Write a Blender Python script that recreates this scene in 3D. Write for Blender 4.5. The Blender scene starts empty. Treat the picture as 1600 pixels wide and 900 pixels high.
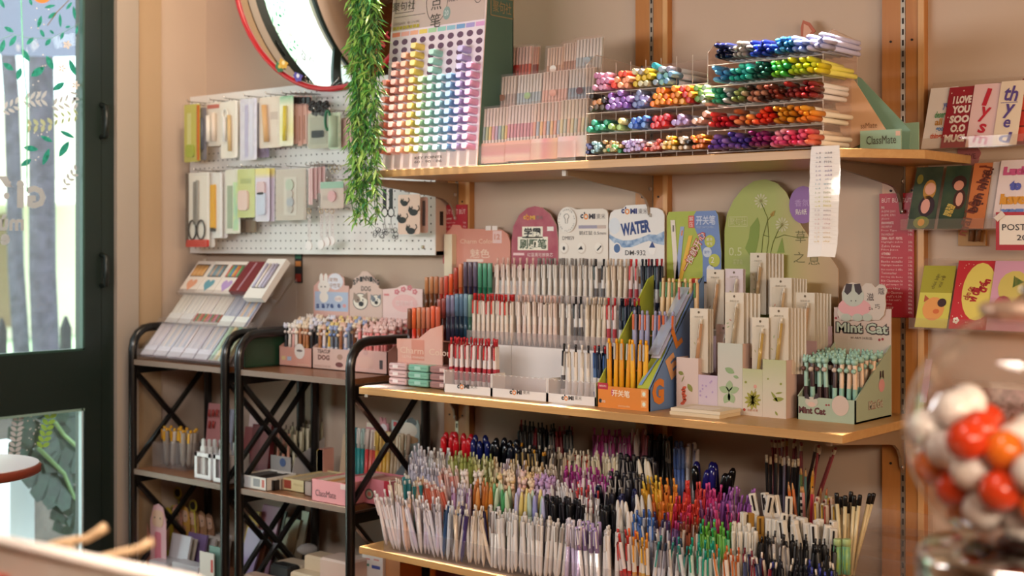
import bpy, math, random
from math import sin, cos, pi, radians, sqrt, atan2
from mathutils import Vector, Matrix, Quaternion
R = random.Random(11)
COL = bpy.context.scene.collection
SC = bpy.context.scene

# ---------------------------------------------------------------- camera, light, exposure
CAMX, CAMY, CAMZ, YAW, F, CY = 0.0, -2.9, 1.38, radians(40.0), 2122.0, 378.0
cd = bpy.data.cameras.new('camera'); cam = bpy.data.objects.new('camera', cd); COL.objects.link(cam)
cd.sensor_width = 36.0; cd.lens = F * 36.0 / 1600.0; cd.shift_y = -(450.0 - CY) / 1600.0
cam.location = (CAMX, CAMY, CAMZ); cam.rotation_euler = (pi / 2, 0, YAW)
cd.dof.use_dof = True; cd.dof.focus_distance = 3.15; cd.dof.aperture_fstop = 3.4
cd.clip_end = 200
SC.camera = cam
SC.view_settings.view_transform = 'Standard'; SC.view_settings.look = 'None'
SC.view_settings.gamma = 1.0; SC.view_settings.use_curve_mapping = False
SC.view_settings.exposure = -0.12
SC.cycles.max_bounces = 10; SC.cycles.transparent_max_bounces = 24; SC.cycles.diffuse_bounces = 2
SC.cycles.caustics_reflective = False; SC.cycles.caustics_refractive = False

def s2l(c):
    return c / 12.92 if c <= 0.04045 else ((c + 0.055) / 1.055) ** 2.4
def rgb(h, a=1.0):
    h = h.lstrip('#')
    return tuple(s2l(int(h[i:i + 2], 16) / 255.0) for i in (0, 2, 4)) + (a,)

w = bpy.data.worlds.new('sky'); SC.world = w; w.use_nodes = True
nt = w.node_tree; bg = nt.nodes['Background']
bg.inputs['Color'].default_value = rgb('#e9f2fa'); bg.inputs['Strength'].default_value = 4.5

def lamp(name, kind, loc, rot, energy, color, sx=1.0, sy=None, spot=None, blend=.5):
    l = bpy.data.lights.new(name, kind); l.energy = energy; l.color = color
    if kind == 'AREA':
        l.shape = 'RECTANGLE'; l.size = sx; l.size_y = sy or sx
    elif kind == 'SUN':
        l.angle = sx
    else:
        l.shadow_soft_size = sx
        if kind == 'SPOT':
            l.spot_size = spot; l.spot_blend = blend
    o = bpy.data.objects.new(name, l); COL.objects.link(o); o.location = loc; o.rotation_euler = rot
    return o
WARM = (1.0, 0.78, 0.58); DAY = (0.93, 0.97, 1.0)
# row of warm track lamps over the front edge of the shelves; then unseen fill lights added in the room, a lamp at the right, and the sun
tl = lamp('track_light', 'AREA', (-1.95, -0.335, 2.86), (0, 0, 0), 15, (1.0, 0.90, 0.76), 2.6, 0.03); tl.data.spread = radians(7)
lamp('ceiling_fill', 'AREA', (-0.3, -3.7, 2.88), (0, 0, 0), 22, WARM, 2.0, 1.2)  # unseen overhead fill behind the camera, brightens faces turned towards it
cl0 = lamp('crate_fill', 'AREA', (-0.75, -2.45, 2.88), (0, 0, 0), 13, (1.0, 0.86, 0.74), .7, .5); cl0.data.spread = radians(56)  # added fill with no known source, brightens the near crate and its rim
lamp('right_lamp', 'AREA', (1.1, -1.0, 1.6), (0, radians(90), radians(-10)), 18, (1.0, 0.62, 0.32), .8, .4)
ll = lamp('left_wall_fill', 'AREA', (-2.5, -0.9, 2.75), (0, radians(78), 0), 18, (1.0, 0.80, 0.60), .4, .6); ll.data.spread = radians(110)  # unseen fill added to brighten the left wall
lamp('front_fill', 'AREA', (0.6, -2.05, 1.58), (radians(90), 0, radians(46)), 28, (1.0, 0.82, 0.62), 1.2, .25)  # unseen low fill, added to reach the goods under the top shelf
lamp('room_fill', 'AREA', (-2.5, -1.9, 1.66), (radians(90), 0, 0), 22, (0.97, 0.96, 0.96), 1.5, .25)  # added fill inside the room, at no window; lights the left half
lamp('sun', 'SUN', (-8, -6, 8), (radians(38), 0, radians(20)), 6.0, (1.0, 0.97, 0.92), radians(2))

# ---------------------------------------------------------------- picture <-> place
cA, sA = cos(YAW), sin(YAW)
def P(px, py, y):
    """point of the plane Y = y that the photograph shows at (px, py)"""
    u = (px - 800.0) / F
    t = (y - CAMY) / (u * sA + cA)
    return Vector((CAMX + t * (u * cA - sA), y, CAMZ - t * (py - CY) / F))
def PX(px, y): return P(px, CY, y).x
def PZ(px, py, y): return P(px, py, y).z
def PH(px, py, z):
    """point of the level Z = z that the photograph shows at (px, py)"""
    t = (CAMZ - z) * F / (py - CY); u = (px - 800.0) / F
    return Vector((CAMX + t * (u * cA - sA), CAMY + t * (u * sA + cA), z))
def PW(px, py, x):
    """point of the plane X = x that the photograph shows at (px, py)"""
    u = (px - 800.0) / F
    t = (x - CAMX) / (u * cA - sA)
    return Vector((x, CAMY + t * (u * sA + cA), CAMZ - t * (py - CY) / F))

# ---------------------------------------------------------------- materials
_M = {}
def nodes(name):
    m = bpy.data.materials.new(name); m.use_nodes = True
    n = m.node_tree; b = n.nodes['Principled BSDF']
    return m, n, b
def C(h, rough=.5, metal=0.0, emit=0.0, coat=0.0):
    k = (h, rough, metal, emit, coat)
    if k not in _M:
        m, n, b = nodes('paint_' + h.strip('#'))
        b.inputs['Base Color'].default_value = rgb(h)
        b.inputs['Roughness'].default_value = rough; b.inputs['Metallic'].default_value = metal
        b.inputs['Coat Weight'].default_value = coat
        if emit:
            b.inputs['Emission Color'].default_value = rgb(h); b.inputs['Emission Strength'].default_value = emit
        _M[k] = m
    return _M[k]
def OC(rough=.35, clear=0.0):
    """plastic that takes the colour of the object it is on"""
    k = ('oc', rough, clear)
    if k not in _M:
        m, n, b = nodes('coloured_plastic')
        oi = n.nodes.new('ShaderNodeObjectInfo')
        n.links.new(oi.outputs['Color'], b.inputs['Base Color'])
        b.inputs['Roughness'].default_value = rough
        if clear:
            b.inputs['Alpha'].default_value = 1 - clear
        _M[k] = m
    return _M[k]
def TINT(k, rough=.4):
    """the object's own colour, paler by k (a print on its end)"""
    if ('tint', k) not in _M:
        m, n, b = nodes('pale_plastic')
        oi = n.nodes.new('ShaderNodeObjectInfo'); mx = n.nodes.new('ShaderNodeMixRGB'); mx.inputs[0].default_value = k; mx.inputs[2].default_value = (1, 1, 1, 1)
        n.links.new(oi.outputs['Color'], mx.inputs[1]); n.links.new(mx.outputs[0], b.inputs['Base Color']); b.inputs['Roughness'].default_value = rough
        _M[('tint', k)] = m
    return _M[('tint', k)]
def CLEAR(tint='#ffffff', a=.85, rough=.04, body='#ffffff', gl_=.2):
    """thin clear plastic: mostly lets light through, a little body, a fresnel gloss"""
    k = ('clear', tint, a, rough, body, gl_)
    if k not in _M:
        m = bpy.data.materials.new('clear_plastic'); m.use_nodes = True; n = m.node_tree; n.nodes.clear()
        out = n.nodes.new('ShaderNodeOutputMaterial')
        tr = n.nodes.new('ShaderNodeBsdfTransparent'); tr.inputs[0].default_value = rgb(tint)
        df = n.nodes.new('ShaderNodeBsdfDiffuse'); df.inputs[0].default_value = rgb(body)
        gl = n.nodes.new('ShaderNodeBsdfGlossy'); gl.inputs[0].default_value = (1, 1, 1, 1); gl.inputs['Roughness'].default_value = rough
        m1 = n.nodes.new('ShaderNodeMixShader'); m1.inputs[0].default_value = 1 - a
        n.links.new(tr.outputs[0], m1.inputs[1]); n.links.new(df.outputs[0], m1.inputs[2])
        lw = n.nodes.new('ShaderNodeLayerWeight'); lw.inputs[0].default_value = .5
        pw_ = n.nodes.new('ShaderNodeMath'); pw_.operation = 'POWER'; pw_.inputs[1].default_value = 3.0
        ma = n.nodes.new('ShaderNodeMath'); ma.operation = 'MULTIPLY_ADD'; ma.inputs[1].default_value = gl_; ma.inputs[2].default_value = gl_ * .07
        n.links.new(lw.outputs['Facing'], pw_.inputs[0]); n.links.new(pw_.outputs[0], ma.inputs[0])
        m2 = n.nodes.new('ShaderNodeMixShader')
        n.links.new(ma.outputs[0], m2.inputs[0]); n.links.new(m1.outputs[0], m2.inputs[1]); n.links.new(gl.outputs[0], m2.inputs[2])
        n.links.new(m2.outputs[0], out.inputs[0]); _M[k] = m
    return _M[k]
def WOOD(c1, c2, axis=0, scale=6.0, rough=.45):
    k = ('wood', c1, c2, axis, scale)
    if k not in _M:
        m, n, b = nodes('wood')
        tc = n.nodes.new('ShaderNodeTexCoord'); mp = n.nodes.new('ShaderNodeMapping')
        sc = [scale * 6] * 3; sc[axis] = scale * .35; mp.inputs['Scale'].default_value = sc
        nz = n.nodes.new('ShaderNodeTexNoise'); nz.inputs['Scale'].default_value = 1.6; nz.inputs['Detail'].default_value = 6
        nz.inputs['Distortion'].default_value = 1.2
        rp = n.nodes.new('ShaderNodeValToRGB'); rp.color_ramp.elements[0].position = .3; rp.color_ramp.elements[1].position = .72
        rp.color_ramp.elements[0].color = rgb(c1); rp.color_ramp.elements[1].color = rgb(c2)
        n.links.new(tc.outputs['Object'], mp.inputs[0]); n.links.new(mp.outputs[0], nz.inputs['Vector'])
        n.links.new(nz.outputs['Fac'], rp.inputs[0]); n.links.new(rp.outputs[0], b.inputs['Base Color'])
        b.inputs['Roughness'].default_value = rough
        _M[k] = m
    return _M[k]
def MOTTLE(c1, c2, scale=4.0, rough=.7, bump=0.0, detail=4):
    k = ('mot', c1, c2, scale, rough, bump)
    if k not in _M:
        m, n, b = nodes('mottled')
        tc = n.nodes.new('ShaderNodeTexCoord')
        nz = n.nodes.new('ShaderNodeTexNoise'); nz.inputs['Scale'].default_value = scale; nz.inputs['Detail'].default_value = detail
        rp = n.nodes.new('ShaderNodeValToRGB'); rp.color_ramp.elements[0].position = .35; rp.color_ramp.elements[1].position = .65
        rp.color_ramp.elements[0].color = rgb(c1); rp.color_ramp.elements[1].color = rgb(c2)
        n.links.new(tc.outputs['Object'], nz.inputs['Vector']); n.links.new(nz.outputs['Fac'], rp.inputs[0])
        n.links.new(rp.outputs[0], b.inputs['Base Color']); b.inputs['Roughness'].default_value = rough
        if bump:
            nz2 = n.nodes.new('ShaderNodeTexNoise'); nz2.inputs['Scale'].default_value = scale * 12
            bp = n.nodes.new('ShaderNodeBump'); bp.inputs['Strength'].default_value = bump; bp.inputs['Distance'].default_value = .004
            n.links.new(tc.outputs['Object'], nz2.inputs['Vector'])
            n.links.new(nz2.outputs['Fac'], bp.inputs['Height']); n.links.new(bp.outputs[0], b.inputs['Normal'])
        _M[k] = m
    return _M[k]
def GRAD(stops, axis='Z', rough=.5):
    """print that changes colour across the object, bottom to top of its box"""
    k = ('grad', tuple(stops), axis, rough)
    if k not in _M:
        m, n, b = nodes('printed_fade')
        tc = n.nodes.new('ShaderNodeTexCoord'); sp = n.nodes.new('ShaderNodeSeparateXYZ')
        rp = n.nodes.new('ShaderNodeValToRGB')
        while len(rp.color_ramp.elements) < len(stops): rp.color_ramp.elements.new(.5)
        for e, (p, c) in zip(rp.color_ramp.elements, stops):
            e.position = p; e.color = rgb(c)
        n.links.new(tc.outputs['Generated'], sp.inputs[0]); n.links.new(sp.outputs[axis], rp.inputs[0])
        n.links.new(rp.outputs[0], b.inputs['Base Color']); b.inputs['Roughness'].default_value = rough
        _M[k] = m
    return _M[k]

# ---------------------------------------------------------------- mesh building
I4 = Matrix.Identity(4)
class MB:
    def __init__(s): s.v = []; s.f = []; s.mi = []; s.sm = []; s.mats = []; s.M = I4
    def _m(s, mat):
        if mat not in s.mats: s.mats.append(mat)
        return s.mats.index(mat)
    def add(s, vs, fs, mat, smooth=False):
        b = len(s.v); i = s._m(mat)
        s.v += [s.M @ Vector(v) for v in vs]
        s.f += [tuple(b + k for k in f) for f in fs]; s.mi += [i] * len(fs); s.sm += [smooth] * len(fs)
        return s
    def box(s, x0, x1, y0, y1, z0, z1, mat):
        vs = [(x, y, z) for x in (x0, x1) for y in (y0, y1) for z in (z0, z1)]
        return s.add(vs, [(0, 1, 3, 2), (4, 6, 7, 5), (0, 4, 5, 1), (2, 3, 7, 6), (0, 2, 6, 4), (1, 5, 7, 3)], mat)
    def bbox(s, x0, x1, y0, y1, z0, z1, mat, r=.003):
        """box with its four upright edges and top softened"""
        a = [(x0 + r, y0), (x1 - r, y0), (x1, y0 + r), (x1, y1 - r), (x1 - r, y1), (x0 + r, y1), (x0, y1 - r), (x0, y0 + r)]
        cx, cy = (x0 + x1) / 2, (y0 + y1) / 2
        k = lambda p, d: (p[0] + (d if p[0] < cx else -d), p[1] + (d if p[1] < cy else -d))
        rings = [[(p[0], p[1], z0 + r) for p in a], [(p[0], p[1], z1 - r) for p in a]]
        rings = [[k(p, r) + (z0,) for p in a]] + rings + [[k(p, r) + (z1,) for p in a]]
        vs = sum(rings, []); fs = [tuple(range(7, -1, -1)), tuple(range(24, 32))]
        for j in range(3):
            for i in range(8): fs.append((j * 8 + i, j * 8 + (i + 1) % 8, j * 8 + 8 + (i + 1) % 8, j * 8 + 8 + i))
        return s.add(vs, fs, mat)
    def prism(s, pts, d0, d1, mat, plane='XZ', side=None):
        """polygon (a, b) pushed from depth d0 to d1; plane XZ pushes along Y, YZ along X, XY along Z"""
        mk = {'XZ': lambda a, b, d: (a, d, b), 'YZ': lambda a, b, d: (d, a, b), 'XY': lambda a, b, d: (a, b, d)}[plane]
        n = len(pts)
        vs = [mk(a, b, d0) for a, b in pts] + [mk(a, b, d1) for a, b in pts]
        s.add(vs, [tuple(range(n)), tuple(range(2 * n - 1, n - 1, -1))], mat)
        return s.add(vs, [(i, n + i, n + (i + 1) % n, (i + 1) % n) for i in range(n)], side or mat)
    def quad(s, a, b, c, d, mat): return s.add([a, b, c, d], [(0, 1, 2, 3)], mat)
    def slab(s, a, b, c, d, th, mat):
        """four corners thickened backwards along their normal"""
        a, b, c, d = map(Vector, (a, b, c, d)); nrm = (b - a).cross(d - a).normalized() * -th
        vs = [a, b, c, d] + [p + nrm for p in (a, b, c, d)]
        return s.add(vs, [(0, 1, 2, 3), (7, 6, 5, 4), (0, 4, 5, 1), (1, 5, 6, 2), (2, 6, 7, 3), (3, 7, 4, 0)], mat)
    def ring(s, prof, mat, n=10, smooth=True, c=(0, 0, 0), ax=None, caps=True, sq=1.0):
        """lathe: prof = [(r, z)...] about Z at c, or along ax"""
        c = Vector(c)
        q = Vector((0, 0, 1)).rotation_difference(Vector(ax)) if ax is not None else None
        vs = []
        for r, z in prof:
            for i in range(n):
                a = 2 * pi * (i + .5) / n
                p = Vector((r * cos(a), r * sin(a) * sq, z))
                if q: p = q @ p
                vs.append(p + c)
        fs = [(j * n + i, j * n + (i + 1) % n, j * n + n + (i + 1) % n, j * n + n + i) for j in range(len(prof) - 1) for i in range(n)]
        s.add(vs, fs, mat, smooth)
        if caps:
            b = len(s.v) - len(vs); k = s._m(mat)
            if prof[0][0] > 1e-6: s.f.append(tuple(b + i for i in range(n - 1, -1, -1))); s.mi.append(k); s.sm.append(False)
            e = b + (len(prof) - 1) * n
            if prof[-1][0] > 1e-6: s.f.append(tuple(e + i for i in range(n))); s.mi.append(k); s.sm.append(False)
        return s
    def tube(s, pts, r, mat, n=8, closed=False, smooth=True, caps=True):
        pts = [Vector(p) for p in pts]; m = len(pts); vs = []
        up = None
        for i, p in enumerate(pts):
            a = pts[(i - 1) % m] if (i or closed) else p
            b = pts[(i + 1) % m] if (i < m - 1 or closed) else p
            t = (b - a).normalized()
            if up is None:
                up = t.orthogonal().normalized()
            up = (up - t * up.dot(t)).normalized(); sd = t.cross(up)
            rr = r[i] if isinstance(r, (list, tuple)) else r
            for k in range(n):
                an = 2 * pi * (k + .5) / n
                vs.append(p + up * cos(an) * rr + sd * sin(an) * rr)
        fs = [(j * n + i, j * n + (i + 1) % n, ((j + 1) % m) * n + (i + 1) % n, ((j + 1) % m) * n + i) for j in range(m if closed else m - 1) for i in range(n)]
        if caps and not closed: fs += [tuple(range(n - 1, -1, -1)), tuple((m - 1) * n + i for i in range(n))]
        return s.add(vs, fs, mat, smooth)
    def ball(s, c, r, mat, n=10, m=6, sz=1.0):
        return s.ring([(max(r * sin(pi * j / m), 1e-5), -r * sz * cos(pi * j / m)) for j in range(m + 1)], mat, n, True, c, caps=False)
    def disc(s, c, rx, rz, mat, n=16, rot=0.0):
        """flat disc facing -Y"""
        return s.add([(c[0] + rx * cos(2 * pi * i / n + rot), c[1], c[2] + rz * sin(2 * pi * i / n + rot)) for i in range(n)], [tuple(range(n))], mat)
    def mesh(s, name, origin=None):
        me = bpy.data.meshes.new(name)
        o = Vector(origin) if origin is not None else Vector()
        me.from_pydata([tuple(v - o) for v in s.v], [], s.f)
        for m in s.mats: me.materials.append(m)
        me.polygons.foreach_set('material_index', s.mi); me.polygons.foreach_set('use_smooth', s.sm)
        me.update(); return me
    def part(s, name, root, local=False, label=None, top=None, color=None):
        """link as a child of ROOT; vertices are in the world's frame unless local"""
        o = bpy.data.objects.new(name, s.mesh(name, None if local else (base(top or root)))); COL.objects.link(o); o.parent = root
        if label: o['label'] = label
        if color: o.color = rgb(color)
        return o
    def top(s, name, label=None, cat=None, group=None, kind=None, org=None, color=None):
        """link as a top-level object whose origin is the middle of its base"""
        if org is None:
            xs = [v.x for v in s.v]; ys = [v.y for v in s.v]; zs = [v.z for v in s.v]
            org = ((min(xs) + max(xs)) / 2, (min(ys) + max(ys)) / 2, min(zs))
        o = bpy.data.objects.new(name, s.mesh(name, org)); COL.objects.link(o); o.location = org
        tag(o, label, cat, group, kind)
        if color: o.color = rgb(color)
        return o
ORD = ['first', 'second', 'third', 'fourth', 'fifth', 'sixth', 'seventh', 'eighth', 'ninth', 'tenth', 'eleventh', 'twelfth'] + ['%d%s' % (i, 'st' if i % 10 == 1 else 'nd' if i % 10 == 2 else 'rd' if i % 10 == 3 else 'th') for i in range(13, 140)]
ORD[0] = 'first'
def fit(label, suffix):
    """label + what singles this one out, at most 16 words"""
    for cut in ((), (' the ', ' '), (' pen ', ' '), (' and ', ' '), (' its ', ' ')):
        if cut: label = label.replace(*cut)
        if len((label + suffix).split()) <= 16: return label + suffix
    for cut in (' from left', ' on top', ' brush', ' layer', ' lying'):
        label = label.replace(cut, '') if cut != ' from left' else label; suffix = suffix.replace(cut, '')
        if len((label + suffix).split()) <= 16: break
    return label + suffix
def base(root):
    p = Vector()
    while root is not None: p += root.location; root = root.parent
    return p
def tag(o, label=None, cat=None, group=None, kind=None):
    if label: o['label'] = label
    if cat: o['category'] = cat
    if group: o['group'] = group
    if kind: o['kind'] = kind
    return o
def thing(name, label, cat, loc=(0, 0, 0), group=None, rz=0.0):
    o = bpy.data.objects.new(name, None); COL.objects.link(o); o.location = loc; o.rotation_euler = (0, 0, rz)
    o.empty_display_size = .05
    return tag(o, label, cat, group)
def dup(o, loc=None, label=None, group=None, parent=None, quat=None, color=None, colors=None):
    c = o.copy(); COL.objects.link(c)
    if loc is not None: c.location = loc
    if quat is not None: c.rotation_mode = 'QUATERNION'; c.rotation_quaternion = quat
    if label: c['label'] = label
    if group: c['group'] = group
    if parent: c.parent = parent
    if color: c.color = rgb(color)
    for ch in list(o.children):
        d = dup(ch, parent=c)
        k = ch.name.split('.')[0]
        if colors and k in colors: d.color = rgb(colors[k])
    return c

# ---------------------------------------------------------------- lettering
_T = {}
def glyphs(s, bold=0.0, res=2):
    k = (s, bold, res)
    if k not in _T:
        cu = bpy.data.curves.new('t', 'FONT'); cu.body = s; cu.size = 1.0; cu.resolution_u = res; cu.offset = bold; cu.fill_mode = 'FRONT'
        o = bpy.data.objects.new('t', cu)
        me = bpy.data.meshes.new_from_object(o)
        vs = [v.co.copy() for v in me.vertices]; fs = [tuple(p.vertices) for p in me.polygons]
        bpy.data.objects.remove(o); bpy.data.curves.remove(cu); bpy.data.meshes.remove(me)
        if vs:
            x0 = min(v.x for v in vs); x1 = max(v.x for v in vs); y0 = min(v.y for v in vs); y1 = max(v.y for v in vs)
        else: x0 = x1 = y0 = y1 = 0
        _T[k] = (vs, fs, x0, x1, y0, y1)
    return _T[k]
FRONT = Matrix(((1, 0, 0), (0, 0, -1), (0, 1, 0))).transposed()   # placeholder, replaced below
def basis(xd, yd):
    """matrix taking lettering's right/up to the world directions xd/yd"""
    xd = Vector(xd).normalized(); yd = Vector(yd).normalized(); zd = xd.cross(yd)
    return Matrix((xd, yd, zd)).transposed()
FRONT = basis((1, 0, 0), (0, 0, 1)); SIDE = basis((0, 1, 0), (0, 0, 1)); TOP = basis((1, 0, 0), (0, 1, 0))
def letter(mb, s, c, w, mat, h=None, B=None, rot=0.0, bold=0.0, lift=.0006, align='C', res=2, mirror=False):
    """lettering S about centre C, W wide (h high: stretched to it), flat print just proud of the surface with frame B"""
    vs, fs, x0, x1, y0, y1 = glyphs(s, bold, res)
    if not fs: return mb
    B = B or FRONT; c = Vector(c)
    sx = w / (x1 - x0) if w else h / (y1 - y0)
    sy = (h / (y1 - y0)) if h else sx
    mx = (x0 + x1) / 2 if align == 'C' else x0; my = (y0 + y1) / 2
    cr, sr = cos(rot), sin(rot); out = []
    for v in vs:
        a = (v.x - mx) * sx * (-1 if mirror else 1); b = (v.y - my) * sy
        out.append(c + B @ Vector((a * cr - b * sr, a * sr + b * cr, lift)))
    mb.add(out, fs, mat)
    return mb
def arc(cx, cz, rx, rz, a0, a1, n=8):
    return [(cx + rx * cos(a0 + (a1 - a0) * i / n), cz + rz * sin(a0 + (a1 - a0) * i / n)) for i in range(n + 1)]
def rrect(x0, x1, z0, z1, r, n=3):
    return arc(x1 - r, z1 - r, r, r, 0, pi / 2, n) + arc(x0 + r, z1 - r, r, r, pi / 2, pi, n) + arc(x0 + r, z0 + r, r, r, pi, 1.5 * pi, n) + arc(x1 - r, z0 + r, r, r, 1.5 * pi, 2 * pi, n)
# ================================================================ the setting
WP = 0.116                     # face of the wooden uprights
WY = WP + 0.02                 # face of the back wall
LX = PX(322, WY)               # face of the left wall
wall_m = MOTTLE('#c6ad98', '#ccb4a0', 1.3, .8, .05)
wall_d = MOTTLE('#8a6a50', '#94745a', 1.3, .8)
def struct(mb, name): return mb.top(name, kind='structure', org=(0, 0, 0))
struct(MB().box(LX - .2, 3.2, WY, WY + .2, 0, 2.95, wall_m), 'wall_back')
D0, D1 = -1.46, PW(178, 500, LX).y + .004          # door opening in the left wall
m = MB()
m.box(LX - .2, LX, D1 + .0, WY, 0, 2.95, wall_m); m.box(LX - .2, LX, -5.2, D0, 0, 2.95, wall_m); m.box(LX - .2, LX, D0, D1, 2.6, 2.95, wall_m)
struct(m, 'wall_left')
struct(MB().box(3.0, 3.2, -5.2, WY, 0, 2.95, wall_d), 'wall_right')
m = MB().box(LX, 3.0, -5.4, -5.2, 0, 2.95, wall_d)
struct(m, 'wall_front')
struct(MB().box(LX - .2, 3.2, -5.4, WY + .2, 2.95, 3.05, C('#a8917a', .8)), 'ceiling')
fl = MB(); fw = [WOOD('#7c4624', '#925c32', 0, 5, .35), WOOD('#744020', '#8a542c', 0, 5, .35)]
fl.box(LX - .2, 3.2, -5.4, WY + .2, -.05, -.006, C('#6a3c1e', .6))
flo = struct(fl, 'floor')
bm_ = {}
k = 0
for i in range(48):
    x0 = LX + i * .145
    for j in range(4):
        y0 = -5.2 + j * 1.32 + (.5 if i % 2 else 0) - .4
        key = (i + j) % 2
        if key not in bm_:
            bm_[key] = MB().bbox(0, .1435, 0, 1.317, -.012, 0, fw[key], .0012).mesh('floor_board')
        o = bpy.data.objects.new('floor_board', bm_[key]); COL.objects.link(o); o.parent = flo; o.location = (x0, y0, 0)
# left wall: white casing beside the door, its dark gap and a thin strip in a darker tone
cas = C('#b0a294', .5)
m = MB().box(LX, LX + .022, PW(177, 500, LX).y, PW(211, 500, LX).y, 0, 2.7, cas)
struct(m, 'trim_1')
m = MB().box(LX, LX + .012, PW(211, 500, LX).y, PW(214, 500, LX).y, 0, 2.95, C('#5a4630', .7)); struct(m, 'trim_2')
m = MB().box(LX, LX + .008, PW(214, 500, LX).y, PW(250, 500, LX).y, 0, 2.95, MOTTLE('#b89a78', '#be a180'.replace(' ', ''), 1.3, .8)); struct(m, 'trim_3')
struct(MB().box(LX, LX + .015, -5.2, D0 - .01, 0, .09, cas), 'baseboard_left')
struct(MB().box(LX + .01, 3.0, WY - .013, WY, 0, .09, cas), 'baseboard_back')

# ---- dark green glazed door with decals
dg = C('#17241f', .4); dge = C('#0f1a16', .4)
yR = PW(178, 500, LX).y; yG = PW(131, 500, LX).y            # right edge of the stile, right edge of the glass
yL = -1.455
zb1 = PW(66, 552, LX).z; zb0 = PW(70, 644, LX).z
dr = MB()
dr.box(LX - .05, LX + .004, yG, yR, .02, 2.58, dg)
dr.box(LX - .05, LX + .004, yL, yL + .11, .02, 2.58, dg)
dr.box(LX - .05, LX + .004, yL + .11, yG, zb0, zb1, dg)
dr.box(LX - .05, LX + .004, yL + .11, yG, .02, .22, dg); dr.box(LX - .05, LX + .004, yL + .11, yG, 2.44, 2.58, dg)
door = struct(dr, 'door_1')
ed = C('#9fb8ac', .3)
m = MB()
for z in (zb1, ):
    m.box(LX - .01, LX + .006, yL + .11, yG, z, z + .008, C('#2d4a3f', .35))
m.box(LX - .012, LX + .006, yG - .008, yG, zb1, 2.44, C('#2f4c42', .35))
m.box(LX - .012, LX + .006, yG - .012, yG - .006, .22, zb0, C('#b9cbd0', .25)); m.box(LX - .012, LX + .006, yL + .11, yG, zb0 - .008, zb0, C('#8aa79a', .3))
m.box(LX - .012, LX + .0055, yR - .052, yR - .0505, .02, 2.58, dge)
m.part('glazing_bead', door)
gl = CLEAR('#f2fbf8', .97, .02)
MB().box(LX - .02, LX - .014, yL + .11, yG, zb1, 2.44, gl).part('upper_pane', door)
MB().box(LX - .02, LX - .014, yL + .11, yG, .22, zb0, gl).part('lower_pane', door)
for (py0, py1) in ((164, 214), (398, 446)):
    a = PW(158, py0, LX + .004); b = PW(158, py1, LX + .004)
    MB().tube([a + Vector((.0, 0, 0)), a + Vector((.022, .004, -.006)), (a + b) / 2 + Vector((.026, .004, 0)), b + Vector((.022, .004, 0)), b + Vector((.0, 0, 0))], .009, C('#101a17', .35), 8).part('door_handle', door)
# decals on the panes (leaf sprigs, dots, the shop's lettering seen from behind)
DP = LX - .0125
def leafpts(c, L, Wd, ang, n=6):
    out = []
    for i in range(n + 1):
        t = i / n; out.append((t * L - L / 2, Wd / 2 * sin(pi * t) ** .8))
    for i in range(n - 1, 0, -1):
        t = i / n; out.append((t * L - L / 2, -Wd / 2 * sin(pi * t) ** .8))
    return [(c[0] + a * cos(ang) - b * sin(ang), c[1] + a * sin(ang) + b * cos(ang)) for a, b in out]
def on_pane(mb, px, py, Lpx, Wpx, ang, mat):
    k = abs(PW(px + 1, py, DP).y - PW(px, py, DP).y); kz = abs(PW(px, py + 1, DP).z - PW(px, py, DP).z)
    pts = leafpts((0, 0), Lpx, Wpx, ang)
    vs = []
    for a, b in pts:
        q = PW(px + a, py - b, DP); vs.append(q)
    mb.add(vs, [tuple(range(len(vs)))], mat)
teal = MOTTLE('#0e7a6a', '#2ba08c', 90, .5); wht = C('#b4bcc2', .6); lime = C('#9ed05c', .5)
TEAL = [(14, 46, 17, 7, -.5), (4, 72, 22, 8, 1.3), (20, 64, 20, 8, 1.0), (47, 64, 16, 7, .8), (40, 86, 24, 9, -1.0), (75, 66, 14, 7, .9), (66, 52, 14, 6, -1.1), (78, 98, 25, 10, -1.1), (13, 104, 20, 9, -.6), (30, 115, 20, 9, 1.3), (59, 112, 26, 12, .6), (92, 135, 22, 10, .6), (113, 105, 28, 9, -1.2), (62, 34, 20, 7, 1.3), (82, 24, 17, 7, .6), (94, 32, 22, 5, -1.5), (78, 10, 18, 5, .2), (108, 9, 15, 5, .9), (116, 20, 22, 5, -1.45), (106, 42, 9, 4, .2), (97, 56, 13, 5, 1.2), (120, 47, 15, 4, 1.4), (81, 50, 9, 4, -.7), (105, 210, 27, 7, -.45), (73, 217, 21, 7, -.45), (48, 232, 24, 9, -.15), (100, 233, 30, 11, 1.0), (72, 245, 28, 9, 1.2), (41, 254, 19, 9, .6), (3, 5, 18, 6, -1.1), (48, 3, 12, 5, -1.2)]
m = MB()
for a in TEAL: on_pane(m, *a, teal)
m.part('leaf_decal', door, label='teal leaf decals on the upper pane')
m = MB()
for (cx, cy, ang, n_, L) in ((60, 155, .1, 4, 20), (22, 165, .4, 3, 16), (100, 160, .3, 3, 18), (118, 160, -1.2, 2, 16), (112, 275, .9, 4, 13)):
    for i in range(n_):
        for sgn in (1, -1):
            on_pane(m, cx + (i - n_ / 2) * 9 * cos(ang), cy - (i - n_ / 2) * 9 * sin(ang) - sgn * 6, L * .8, 5, ang + sgn * .9, wht)
for (px, py) in ((12, 287), (33, 290)): on_pane(m, px, py, 12, 8, .5, wht)
for i in range(8):
    for sgn in (1, -1): on_pane(m, 28 + sgn * 5 - i * .8, 654 + i * 8, 12, 6, pi / 2 - sgn * .9, C('#c9ccd0', .6))
m.part('leaf_decal', door, label='white leaf decals')
m = MB()
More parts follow.
